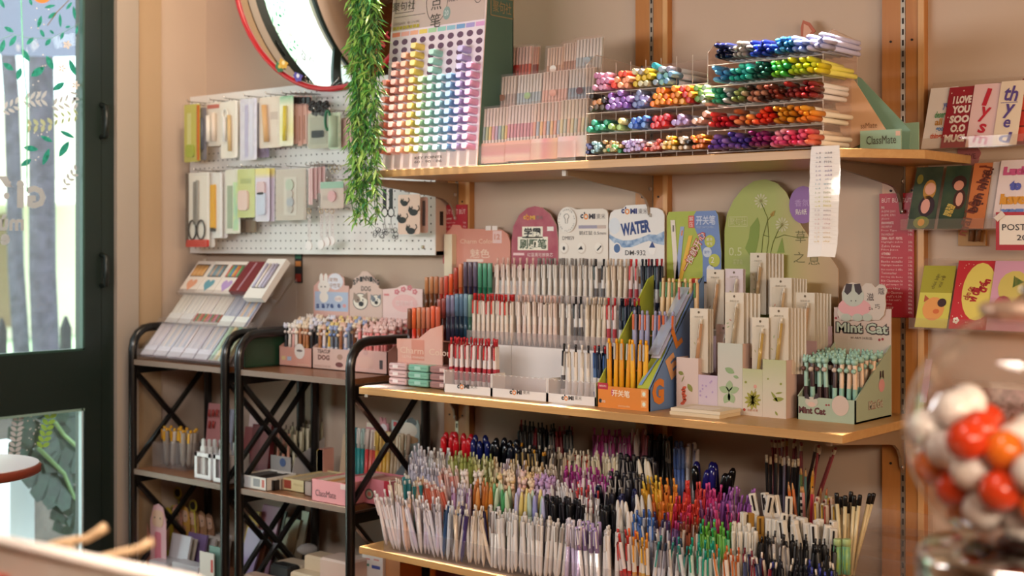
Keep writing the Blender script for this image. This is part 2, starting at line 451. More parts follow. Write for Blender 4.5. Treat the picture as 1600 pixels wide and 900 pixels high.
for i in range(4):
    for sgn in (1, -1):
        on_pane(m, 45 + i * 11, 196 + sgn * 5 - (2 if i > 2 else 0), 13, 6, .2 + sgn * 1.1, C('#aebb98', .6))
        on_pane(m, 88 + i * 10, 186 + sgn * 5 - i * 2, 11, 4, .2 + sgn * 1.1, C('#9fae86', .6))
for i in range(6):
    for sgn in (1, -1): on_pane(m, 78 + sgn * 5 - i * 2.2, 650 + i * 9, 13, 7, pi / 2 - sgn * .9 - .2, lime)
m.part('leaf_decal', door, label='lime and sage green sprig decals')
m = MB()
for (px, py) in ((105, 70), (97, 107), (118, 133)):
    for i in range(5): on_pane(m, px + 4 * cos(i * 1.257), py + 4 * sin(i * 1.257), 7, 4, -i * 1.257, C('#cfc9c2', .6))
for i in range(46):
    px, py = R.choice([(R.uniform(46, 76), R.uniform(10, 250)), (R.uniform(34, 64), R.uniform(650, 705))]); on_pane(m, px, py, 2.4, 2.4, 0, C('#d8d6d2', .6))
m.part('dot_decal', door, label='white dot and flower decals')
m = MB(); DB = basis((0, 1, 0), (0, 0, 1)); lt = C('#a9b0b4', .6)
def dl(s, px, py, hpx, bold=.03):
    q = PW(px, py, DP + .0006); k = abs(PW(px, py + 1, DP).z - q.z)
    letter(m, s, q, None, lt, h=hpx * k, B=basis((0, 1, 0), (0, 0, 1)), bold=bold, lift=0, mirror=True)
dl('G', 57, 308, 36, .06); dl('i', 32, 303, 44, .06); dl('ó', 10, 300, 50, .06); dl('mù', 18, 348, 26, .04); dl('e', 8, 374, 18, .05)
m.part('lettering', door, label='shop lettering on the glass seen from behind')
m = MB()
m.tube([PW(33, 0, DP), PW(36, 90, DP), PW(42, 150, DP), PW(42, 300, DP)], .0022, C('#7fd3b0', .4), 6); m.tube([PW(108, 0, DP), PW(88, 20, DP), PW(74, 40, DP)], .0014, C('#8a6a3a', .5), 5)
m.tube([PW(0, 62, DP), PW(20, 54, DP), PW(50, 60, DP), PW(80, 60, DP), PW(110, 45, DP), PW(128, 34, DP)], .001, C('#7fb0a4', .5), 5)
m.part('stem_decal', door, label='thin painted stems')
on = MB(); on_pane(on, 66, 0, 24, 10, 0, C('#e0863e', .5)); on.part('leaf_decal', door, label='orange fruit decal at the top')

# ---- outside: pavement, grass, tree trunks, fence pickets, planter, the plants and the blurred street
struct(MB().box(-30, LX - .2, -14, 12, -.2, -.12, MOTTLE('#d8d6d2', '#e4e0da', .6, .9)), 'ground')
struct(MB().box(-30, -7.2, -14, 14, -.12, -.08, MOTTLE('#b4cfa4', '#d0e2c0', 1.5, .95)), 'lawn')
def far(px, py, x): return PW(px, py, x)
bark = MOTTLE('#393641', '#4e4a58', 14, .9, .4)
def trunk(px, wpx, x, lean, label):
    a = far(px, 545, x); k = wpx * abs(far(px + 1, 0, x).y - far(px, 0, x).y)
    z0 = -.1; pts = []
    for i in range(9):
        t = i / 8; pts.append((x + .05 * sin(i), a.y + lean * t + .02 * sin(i * 2.1), z0 + t * 5.2))
    o = MB().tube(pts, [k / 2 * (1.15 - .25 * i / 8) for i in range(9)], bark, 14).top('tree_trunk', label, 'tree')
trunk(63, 34, -7.6, .02, 'thick grey tree trunk standing close behind the door glass')
trunk(28, 21, -9.6, -.1, 'thinner grey tree trunk behind and beside the thick one')
for (px, pw, py, lab) in ((5, 12, 497, 'dark pointed fence picket at the edge of the door glass'), (105, 14, 494, 'dark pointed fence picket right of the thick trunk')):
    a = far(px, py, -7.0); b = far(px + pw, py, -7.0); d = b.y - a.y
    MB().prism([(a.y - d / 2, -.1), (a.y + d / 2, -.1), (a.y + d / 2, a.z - .07), (a.y, a.z), (a.y - d / 2, a.z - .07)], -7.03, -7.0, C('#1c1e22', .8), 'YZ').top('fence_picket', lab, 'fence')
def leafball(c, rad, n, cols, name, label, cat, sz=.12, seed=1, trunk=None):
    rr = random.Random(seed); mb = MB(); mats = [C(h, .7) for h in cols]
    for i in range(n):
        d = Vector((rr.gauss(0, 1), rr.gauss(0, 1), rr.gauss(0, 1))).normalized() * rr.uniform(.55, 1)
        p = Vector(c) + Vector((d.x * rad[0], d.y * rad[1], d.z * rad[2]))
        u = Vector((rr.gauss(0, 1), rr.gauss(0, 1), rr.gauss(0, .6))).normalized(); v = u.orthogonal().normalized()
        s = sz * rr.uniform(.6, 1.3)
        mb.add([p - u * s, p + v * s * .4, p + u * s, p - v * s * .4], [(0, 1, 2, 3)], rr.choice(mats))
    if trunk:
        root = thing(name, label, cat, (c[0], c[1], -.1)); mb.part('crown', root)
        MB().tube([(c[0], c[1], -.1), (c[0] + .05, c[1] + .03, c[2] * .5), (c[0], c[1], c[2])], [.12, .1, .05], bark, 10).part('trunk', root)
        return root
    return mb.top(name, label, cat)
leafball((-14, 2.6, 2.6), (1.2, 2.0, 1.3), 1500, ['#c4dcb8', '#dcecd2', '#b0cca2'], 'street_tree', 'pale green leafy tree across the street behind the door', 'tree', .2, 5, True)
leafball((-13, -1.2, 3.2), (1.2, 1.7, 1.4), 1200, ['#c8e0bc', '#e0f0d6', '#b4d0a6'], 'street_tree', 'second leafy tree across the street further along', 'tree', .2, 6, True)
leafball((-16, 9.8, 2.2), (1.5, 2.2, 1.6), 1200, ['#cce0c2', '#e2f0da'], 'street_tree', 'leafy tree far up the street at the stile of the door', 'tree', .24, 7, True)
# shop fronts across the street
b = thing('street_shop', 'pale shop front with a red and yellow awning across the street', 'building', (-19, 1.5, -.1))
MB().box(-21, -19, -2, 3.4, -.1, 4.2, C('#f4f0ec', .8)).part('wall', b)
MB().box(-19.0, -18.95, -.6, 2.6, .1, 1.9, C('#7c6f63', .5)).part('shop_window', b)
MB().slab((-19, -1.2, 2.5), (-19, 3.0, 2.5), (-17.6, 3.0, 2.0), (-17.6, -1.2, 2.0), .06, C('#d2604a', .8)).part('awning', b)
b = thing('street_shop', 'yellow shop front with a cream awning across the street', 'building', (-19, 6.2, -.1))
MB().box(-21, -19, 3.5, 9.4, -.1, 3.6, C('#f3e6d2', .8)).part('wall', b)
MB().slab((-19, 3.8, 2.3), (-19, 9, 2.3), (-17.8, 9, 1.9), (-17.8, 3.8, 1.9), .06, C('#f4ead4', .8)).part('awning', b)
MB().box(-19.0, -18.95, 4.4, 8.0, .1, 1.8, C('#8a6f58', .5)).part('shop_window', b)
# lavender awning fabric hanging above the pavement
m = MB(); z1 = far(60, -10, -6.2).z; z0 = far(90, 85, -6.2).z
n_ = 14; vs = []
for j in range(2):
    for i in range(n_ + 1):
        y = -2.2 + i * .28; vs.append((-6.2 + .35 * j, y, (z1 + .5 if j else z0 + .035 * sin(i * 1.1))))
m.add(vs, [(i, i + 1, n_ + 2 + i, n_ + 1 + i) for i in range(n_)], C('#74778e', .8)); m.top('awning', 'lavender blue awning hanging over the pavement outside the door', 'awning')
# white garden post and dark wall base outside the lower pane
a = far(28, 800, LX - .9); MB().box(LX - 1.0, LX - .9, far(16, 800, LX - .9).y, far(54, 800, LX - .9).y, -.12, .60, C('#dfe6ec', .6)).top('pedestal', 'white square pedestal outside the lower pane of the door', 'pedestal')
struct(MB().box(-5.6, -5.5, -1.0, 1.3, -.12, .68, MOTTLE('#57514e', '#645d59', 9, .9)), 'wall_outside')
# monstera behind the lower pane
root = thing('monstera_plant', 'large dark green split leaf plant outside the lower pane of the door', 'plant', (LX - .75, far(110, 800, LX - .75).y, -.12))
def monstera(c, L, ang, tilt):
    mb = MB(); g = MOTTLE('#0b2618', '#143a26', 30, .35)
    B = Matrix.Rotation(ang, 3, 'X') @ Matrix.Rotation(tilt, 3, 'Z')
    for s in (1, -1):
        for k in range(5):
            t0 = k / 5 + .02; t1 = (k + 1) / 5 - .012
            wd = L * .52 * sin(pi * (.18 + .78 * (k + .5) / 5)) ** .7
            pts = [(0, t0 * L), (0, t1 * L), (s * wd * .9, t1 * L - .02 * L - k * .0), (s * wd, (t0 + t1) / 2 * L - .1 * L), (s * wd * .75, t0 * L - .1 * L)]
            vs = [Vector(c) + B @ Vector((.03 * L * (abs(x) / L) * 2, x, z - L * .5)) for x, z in pts]
            mb.add(vs, [(0, 1, 2, 3, 4) if s > 0 else (4, 3, 2, 1, 0)], g)
    return mb
for (px, py, L, an, ti) in ((75, 725, .30, .9, .2), (112, 690, .28, -1.9, -.1), (120, 745, .30, 2.4, .2), (98, 665, .24, .3, .1), (55, 690, .26, 2.8, 0), (108, 800, .18, 2.7, .1), (132, 810, .16, 3.3, 0)):
    monstera(far(px, py, LX - .75), L, an, ti).part('leaf', root)
MB().tube([far(125, 800, LX - .75), far(100, 740, LX - .73), far(60, 700, LX - .71)], .008, C('#6f8f5a', .5), 6).tube([far(134, 710, LX - .73), far(100, 680, LX - .73), far(86, 660, LX - .73)], .008, C('#7a9a62', .5), 6).tube([(LX - .75, far(125, 800, LX - .75).y, -.12), far(125, 800, LX - .75)], .01, C('#6f8f5a', .5), 6).part('stem', root)

# ================================================================ uprights, brackets, boards
wv = WOOD('#b4743a', '#c28448', 2, 5, .4); wh = WOOD('#bc8d55', '#c89d66', 0, 5, .4); wend = WOOD('#c8935a', '#d2a068', 1, 9, .45)
STRIP = [PX(714, WP), PX(1018, WP), PX(1411, WP)]
metal = C('#b9aa98', .35, .8); dark = C('#2a1c14', .7)
for X, nm in zip(STRIP, ('left', 'middle', 'right')):
    root = thing('shelf_upright', {'left': 'wooden upright at the pegboard end of the shelves', 'middle': 'wooden upright behind the clear marker rack', 'right': 'wooden upright beside the postcard racks'}[nm], 'upright', (X, WP, 0))
    MB().box(X - .052, X - .006, WP, WY, 0, 2.75, wv).part('plank', root); MB().box(X + .006, X + .052, WP, WY, 0, 2.75, wv).part('plank', root)
    MB().box(X + .038, X + .052, WP - .004, WP, 0, 2.75, WOOD('#d09a60', '#dcab74', 2, 5)).part('edge_strip', root)
    m = MB().box(X - .0055, X + .0055, WP - .001, WY, 0, 2.75, metal)
    z = .06
    while z < 2.7:
        m.box(X - .0022, X + .0022, WP - .0018, WP, z, z + .0135, dark); z += .0254
    m.part('slotted_rail', root)
    for z in (.42, .86, 1.30, 1.5, 1.85):
        for dx in (-.03, .022): MB().ring([(.003, 0), (.003, .002)], dark, 6, c=(X + dx, WP, z), ax=(0, -1, 0)).part('screw', root)
FY = -.30
ZT, ZM, ZL = CAMZ + .195, CAMZ - .40, CAMZ - .84
TH = .019
XL, XR = PX(561, FY), PX(1316, FY)
def board(z, pts, name, label):
    m = MB(); r = .0015
    m.prism(pts, z - TH, z - r, wh, 'XY', wh)
    c = (sum(p[0] for p in pts) / len(pts), sum(p[1] for p in pts) / len(pts))
    k = lambda p: (p[0] + (r if p[0] < c[0] else -r), p[1] + (r if p[1] < c[1] else -r))
    n = len(pts); vs = [(a, b, z - r) for a, b in pts] + [k(p) + (z,) for p in pts]
    m.add(vs, [(i, (i + 1) % n, n + (i + 1) % n, n + i) for i in range(n)] + [tuple(range(n, 2 * n))], wh)
    return m.top(name, label, 'shelf')
board(ZT, [(PX(588, FY), FY), (XR, FY), (-1.175, -.144), (-1.175, WP - .006), (PX(588, FY), WP - .006)], 'wooden_shelf', 'top wooden shelf carrying the clear marker rack')
board(ZM, [(XL, FY), (XR, FY), (XR, WP - .006), (XL, WP - .006)], 'wooden_shelf', 'middle wooden shelf carrying the stepped pen displays')
board(ZL, [(XL, FY), (XR + .02, FY), (XR + .02, WP - .006), (XL, WP - .006)], 'wooden_shelf', 'lowest wooden shelf carrying the loose pens')
bk = C('#a58a70', .5, .3)
def bracket(X, z, front, label, dark_=False):
    root = thing('shelf_bracket', label, 'bracket', (X, WP, z))
    mt = bk if not dark_ else C('#6f5a48', .5, .3)
    d = front; W = WP - .002
    pts = [(W, z), (W - d, z), (W - d, z - .012), (W - .075, z - .045)] + [(W - .075 + .065 * sin(a), z - .045 - .06 * (1 - cos(a)) ) for a in (.4, .8, 1.2, 1.57)] + [(W, z - .12)]
    MB().prism(pts, X - .0035, X + .0035, mt, 'YZ').part('arm', root)
    MB().box(X - .008, X + .008, W - d, W - .02, z - .003, z, mt).part('flange', root)
    MB().box(X - .006, X + .006, W - d - .004, W - d + .004, z - .014, z, C('#b8aea2', .5, .2)).part('front_hook', root)
    MB().ring([(.005, 0), (.005, .004)], C('#d6d0c8', .3, .9), 8, c=(X + .004, W - .012, z - .035), ax=(1, 0, 0)).part('screw', root)
    MB().ring([(.005, 0), (.005, .004)], C('#d6d0c8', .3, .9), 8, c=(X + .004, W - .012, z - .105), ax=(1, 0, 0)).part('screw', root)
names = ('left', 'middle', 'right')
for X, nm in zip(STRIP, names):
    bracket(X, ZT - TH, .375, {'left': 'bracket under the top shelf beside the pegboard', 'middle': 'bracket under the top shelf above the water pen board', 'right': 'bracket under the top shelf behind the hanging list'}[nm], nm == 'right')
    bracket(X, ZM - TH, .37, {'left': 'bracket under the middle shelf at the black rack', 'middle': 'bracket under the middle shelf at its centre', 'right': 'bracket under the middle shelf beside the gumball machine'}[nm])
    bracket(X, ZL - TH, .37, {'left': 'bracket under the lowest shelf at the black rack', 'middle': 'bracket under the lowest shelf at its centre', 'right': 'bracket under the lowest shelf at its right end'}[nm])

# ================================================================ black racks
blk = C('#0d0b0a', .3, .0, 0, .3); rsh = WOOD('#8a5a3c', '#9c6a48', 0, 6, .3); rsh_e = C('#8d7768', .5)
def rack(X0, X1, label):
    root = thing('metal_rack', label, 'rack', ((X0 + X1) / 2, -.07, 0))
    yF, yB, H, rr = -.225, .086, 1.092, .07
    for X in (X0, X1):
        pts = [(X, yF, .0)] + [(X, yF, z) for z in (.3, .65, .95)] + [(X, yF + rr - rr * cos(a), H - rr + rr * sin(a)) for a in (0, .4, .8, 1.2, 1.57)] + [(X, yB - .05, H)] + [(X, yB - .02, H - .005), (X, yB, H - .03), (X, yB, .6), (X, yB, 0)]
        MB().tube(pts, .0145, blk, 10).part('side_frame', root)
        for z0, z1 in ((.635, .945), (.27, .58), (.0, .215)):
            for a, b in ((z0, z1), (z1, z0)):
                MB().tube([(X, yF + .01, a), (X, (yF + yB) / 2, (a + b) / 2), (X, yB - .01, b)], .0105, blk, 6, smooth=False).part('brace', root)
        for z in (.969, .603, .237): MB().box(X - .011, X + .011, yF, yB, z - .03, z, blk).part('side_rail', root)
    for z in (.986, .62, .254):
        m = MB().box(X0 + .013, X1 - .013, yF + .004, yB - .005, z - .016, z, rsh)
        m.box(X0 + .013, X1 - .013, yF - .004, yF + .004, z - .017, z, rsh_e); m.part('shelf_board', root)
    return root
XA0, XA1, XB0, XB1 = PX(325, .086), PX(470, .086), PX(492, .086), PX(665, .086)
rack(XA0, XA1, 'black metal rack in the corner beside the door')
rack(XB0, XB1, 'black metal rack against the end of the wooden shelves')
# ================================================================ pens: one set of meshes per kind, coloured per object
TPL = {}
def tpl(kind, name, cat, root, parts=()):
    """root mesh builder, parts = [(name, mesh builder)]"""
    TPL[kind] = (name, cat, root.mesh(name), [(n, m.mesh(n)) for n, m in parts])
oc = OC(.32); ocg = OC(.18)
def prof(*p): return list(p)
n8 = 8
tpl('click', 'gel_pen', 'pen', MB().ring([(.0016, 0), (.0052, .02), (.0052, .12), (.0046, .122)], oc, n8),
    [('push_button', MB().ring([(.0026, .121), (.0026, .134), (.0032, .135), (.003, .142)], oc, 6)),
     ('clip', MB().box(-.0018, .0018, -.0082, -.0066, .084, .124, oc).box(-.0018, .0018, -.0082, -.004, .118, .124, oc)),
     ('grip', MB().ring([(.0054, .024), (.0056, .04), (.0054, .06)], oc, n8, caps=False))])
tpl('ball', 'ballpoint_pen', 'pen', MB().ring([(.0016, 0), (.0050, .018), (.0050, .122), (.0042, .124)], oc, n8),
    [('push_button', MB().ring([(.0024, .123), (.0024, .138)], oc, 6)),
     ('clip', MB().box(-.0016, .0016, -.0078, -.0064, .088, .126, oc).box(-.0016, .0016, -.0078, -.004, .12, .126, oc))])
tpl('cap', 'fineliner_pen', 'pen', MB().ring([(.0035, 0), (.0050, .004), (.0050, .10)], oc, n8),
    [('cap', MB().ring([(.0058, .088), (.0056, .138), (.0044, .143)], oc, n8)),
     ('clip', MB().box(-.0016, .0016, -.0082, -.0066, .10, .138, oc).box(-.0016, .0016, -.0082, -.004, .134, .14, oc))])
tpl('fat', 'marker', 'marker', MB().ring([(.007, 0), (.0085, .004), (.0085, .095)], oc, 10),
    [('cap', MB().ring([(.0098, .085), (.0096, .125), (.0082, .138), (.004, .145), (.0001, .146)], ocg, 10))])
tpl('point', 'brush_pen', 'pen', MB().ring([(.004, 0), (.0058, .005), (.0058, .10)], oc, n8),
    [('cap', MB().ring([(.0068, .092), (.0066, .115), (.0052, .138), (.003, .150), (.0001, .153)], oc, n8))])
tpl('wedge', 'highlighter_pen', 'highlighter', MB().box(-.0075, .0075, -.0055, .0055, 0, .1, oc),
    [('cap', MB().bbox(-.0085, .0085, -.0065, .0065, .088, .14, oc, .0015)),
     ('clip', MB().box(-.002, .002, -.009, -.0065, .1, .136, oc))])
tpl('pencil', 'pencil', 'pencil', MB().ring([(.0036, 0), (.0036, .158)], oc, 6, smooth=False),
    [('ferrule', MB().ring([(.0037, .157), (.0037, .170)], oc, 8)), ('eraser', MB().ring([(.0034, .169), (.0034, .176)], oc, 8))])
tpl('sharp', 'sharpened_pencil', 'pencil', MB().ring([(.0036, 0), (.0036, .157)], oc, 6, smooth=False),
    [('wood_tip', MB().ring([(.0036, .157), (.0012, .172)], oc, 6)), ('lead', MB().ring([(.0012, .172), (.0002, .177)], oc, 6))])
tpl('stick', 'capped_pencil', 'pencil', MB().ring([(.0042, 0), (.0044, .16)], oc, 8),
    [('cap', MB().ring([(.0051, .155), (.0051, .176), (.0040, .179)], oc, 8))])
tpl('soft', 'matte_pen', 'pen', MB().ring([(.002, 0), (.0056, .018), (.0056, .128), (.005, .13)], oc, n8),
    [('push_button', MB().ring([(.0034, .128), (.0032, .138), (.002, .14)], oc, 6)),
     ('clip', MB().box(-.0022, .0022, -.0080, -.0056, .094, .13, oc))])
def topper(mb, y=.142, r=.0085, ears=True):
    mb.ball((0, -.002, y + r * .6), r, oc, 8, 5)
    if ears:
        for s in (-1, 1): mb.ball((s * r * .6, -.001, y + r * 1.55), r * .38, oc, 6, 4, 1.5)
    return mb
tpl('charm', 'novelty_pen', 'pen', MB().ring([(.0016, 0), (.0052, .018), (.0052, .132), (.0046, .134)], oc, n8),
    [('topper', topper(MB(), .134)), ('sleeve', MB().ring([(.0055, .03), (.0055, .075)], oc, n8, caps=False)), ('charm', MB().ball((0, -.009, .118), .0062, oc, 8, 5))])
# long pens lying in the clear racks, cap towards the room (their axis is Z here too, cap at the top)
tpl('felt', 'felt_tip_pen', 'pen', MB().ring([(.0040, 0), (.0058, .004), (.0058, .14)], oc, n8),
    [('cap', MB().ring([(.0066, .122), (.0066, .158), (.0056, .170), (.003, .176), (.0001, .178)], ocg, n8))])
tpl('twin', 'brush_marker', 'marker', MB().ring([(.0050, 0), (.0070, .004), (.0070, .13)], oc, 10),
    [('cap', MB().ring([(.0078, .12), (.0078, .158), (.0066, .164), (.0060, .165), (.0058, .162)], oc, 10))])
tpl('fine', 'fineliner_pen', 'pen', MB().ring([(.0030, 0), (.0044, .004), (.0044, .13)], oc, n8),
    [('cap', MB().ring([(.0050, .12), (.0050, .158), (.0042, .163), (.0034, .160)], oc, n8))])
NPEN = [0]
def jit(h, d=8):
    h = h.lstrip('#'); k = R.uniform(-d, d)
    return '#' + ''.join('%02x' % int(min(255, max(0, int(h[i:i + 2], 16) + k))) for i in (0, 2, 4))
def pen(kind, loc, axis, cols, label, group, roll=None, name=None, cat=None, scale=None, up=None):
    """one pen as a thing with its parts; cols = colour of the body, then of each part (the last repeats)"""
    nm, ct, me, parts = TPL[kind]
    o = bpy.data.objects.new(name or nm, me); COL.objects.link(o); o.location = loc
    q = Vector((0, 0, 1)).rotation_difference(Vector(axis).normalized())
    q = q @ Quaternion((0, 0, 1), R.uniform(-.7, .7) if roll is None else roll)
    o.rotation_mode = 'QUATERNION'; o.rotation_quaternion = q
    if scale: o.scale = scale if isinstance(scale, tuple) else (scale,) * 3
    tag(o, label, cat or ct, group); o.color = rgb(cols[0])
    for i, (pn, pm) in enumerate(parts):
        c = bpy.data.objects.new(pn, pm); COL.objects.link(c); c.parent = o
        c.color = rgb(cols[min(i + 1, len(cols) - 1)])
    NPEN[0] += 1
    return o

# ================================================================ top shelf
# ---- highlighter display: tall box with a leaning punched front
T0, T1 = Vector((PX(597, -.275), -.275, ZT)), Vector((PX(745, -.275), -.275, ZT))
HT = 2.075; LEAN = (.042) / (.47)
def hd(s, t, d=0.0):
    """point on the leaning front: s across, t height above the shelf, d out of the face"""
    return Vector((T0.x + (T1.x - T0.x) * s, -.275 + t * LEAN - d, ZT + t + d * LEAN))
root = thing('highlighter_display', 'tall highlighter display with punched pastel front and green side', 'display', ((T0.x + T1.x) / 2, -.2, ZT))
pink = C('#dcbfc0', .5); pw = C('#f1e2ea', .45); green = C('#4f6f62', .6)
H = HT - ZT
m = MB()
m.slab(hd(0, 0), hd(1, 0), hd(1, H), hd(0, H), .003, C('#e9d5cf', .5)); m.part('front_panel', root)
y2 = -.128
MB().prism([(-.272, ZT), (y2, ZT), (y2, HT), (-.272 + H * LEAN, HT)], T1.x - .003, T1.x, green, 'YZ').part('side_panel', root, label='dark green side panel')
MB().prism([(-.272, ZT), (y2, ZT), (y2, HT), (-.272 + H * LEAN, HT)], T0.x, T0.x + .003, pw, 'YZ').part('side_panel', root, label='pale side panel')
MB().box(T0.x, T1.x, y2 - .003, y2, ZT, HT, green).part('back_panel', root)
# print: greige head, white grid field, caption
hz = PZ(680, 45, -.25) - ZT
MB().quad(hd(.02, .385, .0008), hd(.985, .385, .0008), hd(.985, H, .0008), hd(.02, H, .0008), C('#cbb5ab', .5)).part('header_print', root)
MB().quad(hd(.0, .045, .0006), hd(1, .045, .0006), hd(1, .385, .0006), hd(.0, .385, .0006), pw).part('grid_print', root)
HB = basis((1, 0, 0), (0, LEAN, 1))
ink = C('#4b4540', .6)
m = MB(); letter(m, '墨点笔', hd(.50, .475, .001), None, ink, h=.032, B=HB, rot=0)
m = MB()
for i, ch in enumerate('墨点笔'): letter(m, ch, hd(.485, .535 - i * .048 - .04, .0012), .038, ink, h=.038, B=HB)
letter(m, '聚句社', hd(.13, .452, .0012), .085, ink, h=.026, B=HB)
for a, b in (((.04, .433), (.24, .433)), ((.04, .473), (.24, .473))): m.quad(hd(a[0], a[1], .0012), hd(b[0], b[1], .0012), hd(b[0], b[1] + .0016, .0012), hd(a[0], a[1] + .0016, .0012), ink)
m.quad(hd(.04, .433, .0012), hd(.045, .433, .0012), hd(.045, .474, .0012), hd(.04, .474, .0012), ink).quad(hd(.235, .433, .0012), hd(.24, .433, .0012), hd(.24, .474, .0012), hd(.235, .474, .0012), ink)
m.quad(hd(.03, .422, .0012), hd(.37, .422, .0012), hd(.37, .4235, .0012), hd(.03, .4235, .0012), ink)
letter(m, '·KEY POINTS·', hd(.78, .452, .0012), .125, ink, h=.016, B=HB)
def ellipse(mb, s, t, rx, rz, mat, wd=.0018, n=28):
    W_ = (T1.x - T0.x)
    for i in range(n):
        a0, a1 = 2 * pi * i / n, 2 * pi * (i + 1) / n
        p = lambda a, k: hd(s + (rx - k) * cos(a) / W_, t + (rz - k) * sin(a), .0012)
        mb.quad(p(a0, wd), p(a0, 0), p(a1, 0), p(a1, wd), mat)
ellipse(m, .49, .455, .040, .062, ink); ellipse(m, .915, .455, .016, .025, ink)
letter(m, 'LIGHTLINER · SIX COLORS', hd(.17, .404, .0012), .098, C('#8a7d74', .6), h=.006, B=HB)
letter(m, '■■■■■■■■', hd(.17, .392, .0012), .1, C('#b9a63c', .6), h=.009, B=HB)
m.part('lettering', root)
m = MB(); letter(m, '20', hd(.60, .415, .0016), .014, C('#e5ece8', .6), h=.014, B=HB)
m.add([hd(.60 + .016 * cos(a * pi / 8) / .42, .415 + .018 * sin(a * pi / 8), .0013) for a in range(16)], [tuple(range(16))], C('#8fa6a0', .5)); m.part('round_badge', root)
m = MB()
letter(m, '聚句社', (T1.x + .0004, -.205 + .03, PZ(777, 11, -.19)), .075, C('#a08a63', .5), h=.032, B=SIDE)
gz = PZ(777, 11, -.19); gy0, gy1 = -.222, -.128
for (ya, yb, za, zb) in ((gy0, gy1, gz - .026, gz - .0235), (gy0, gy1, gz + .0235, gz + .026), (gy0, gy0 + .003, gz - .026, gz + .026), (gy1 - .003, gy1, gz - .026, gz + .026)):
    m.add([(T1.x + .001, ya, za), (T1.x + .001, yb, za), (T1.x + .001, yb, zb), (T1.x + .001, ya, zb)], [(0, 1, 2, 3)], C('#a08a63', .5))
m.part('lettering', root, label='golden stamp on the green side')
CC = ['#ee8a70', '#f6b3a6', '#f8b493', '#f3d66a', '#b4dcae', '#9fd6c8', '#9bcad9', '#7fabd8', '#b0a3da', '#e4a6d4']
CN = ['salmon', 'pink', 'peach', 'yellow', 'light green', 'mint', 'sky blue', 'blue', 'lavender', 'orchid pink']
FIRST = [5, 3, 2, 1, 5, 2, 5, 5, 2, 4]
def cell(c, r):
    s = .065 + c * .0985; t = .352 - r * .0232 - .0
    return s, t
m = MB()
for c in range(10): s, t = cell(c, 0); m.quad(hd(s - .043, t + .016, .0012), hd(s + .043, t + .016, .0012), hd(s + .043, t + .028, .0012), hd(s - .043, t + .028, .0012), C(CC[c], .5))
m.part('colour_bar', root)
hole = C('#6d4f66', .7)
m = MB()
for c in range(10):
    for r in range(14):
        s, t = cell(c, r)
        if r < FIRST[c]: m.add([hd(s + .0115 * cos(a * pi / 6) / .349, t + .0085 * sin(a * pi / 6), .0012) for a in range(12)], [tuple(range(12))], hole)
o = m.part('punched_hole', root); o['kind'] = 'stuff'
m = MB()
for c in range(10): s, t = cell(c, 13); m.quad(hd(s - .033, .006, .0012), hd(s + .033, .006, .0012), hd(s + .033, .045, .0012), hd(s - .033, .045, .0012), C('#cdb9b4', .5))
letter(m, 'KEY POINTS', hd(.5, .03, .0018), .1, ink, h=.007, B=HB); letter(m, '60 · 90 · 06', hd(.5, .019, .0018), .1, ink, h=.007, B=HB)
m.part('base_print', root)
LIGHT = TINT(.22); me = MB(); rr_ = rrect(-.0102, .0102, -.0084, .0084, .005)
nn = len(rr_)
k1 = [(a * .88, b * .86) for a, b in rr_]
me.add([(a, 0, b) for a, b in rr_] + [(a, -.030, b) for a, b in rr_] + [(a, -.035, b) for a, b in k1], [(i, (i + 1) % nn, nn + (i + 1) % nn, nn + i) for i in range(nn)] + [(nn + i, nn + (i + 1) % nn, 2 * nn + (i + 1) % nn, 2 * nn + i) for i in range(nn)] + [], OC(.3)); me.add([(a, -.0352, b) for a, b in k1], [tuple(range(nn))], LIGHT)
capm = me.mesh('highlighter_pen')
for c in range(10):
    for r in range(FIRST[c], 14):
        s, t = cell(c, r)
        o = bpy.data.objects.new('highlighter_pen', capm); COL.objects.link(o); o.location = hd(s, t, .001); o.rotation_euler = (-math.atan(LEAN), 0, 0)
        tag(o, '%s highlighter, %s from the top of its column in the tall punched display' % (CN[c], ORD[r - FIRST[c]]), 'highlighter', '%s highlighters in the punched display' % CN[c]); o.color = rgb(CC[c])

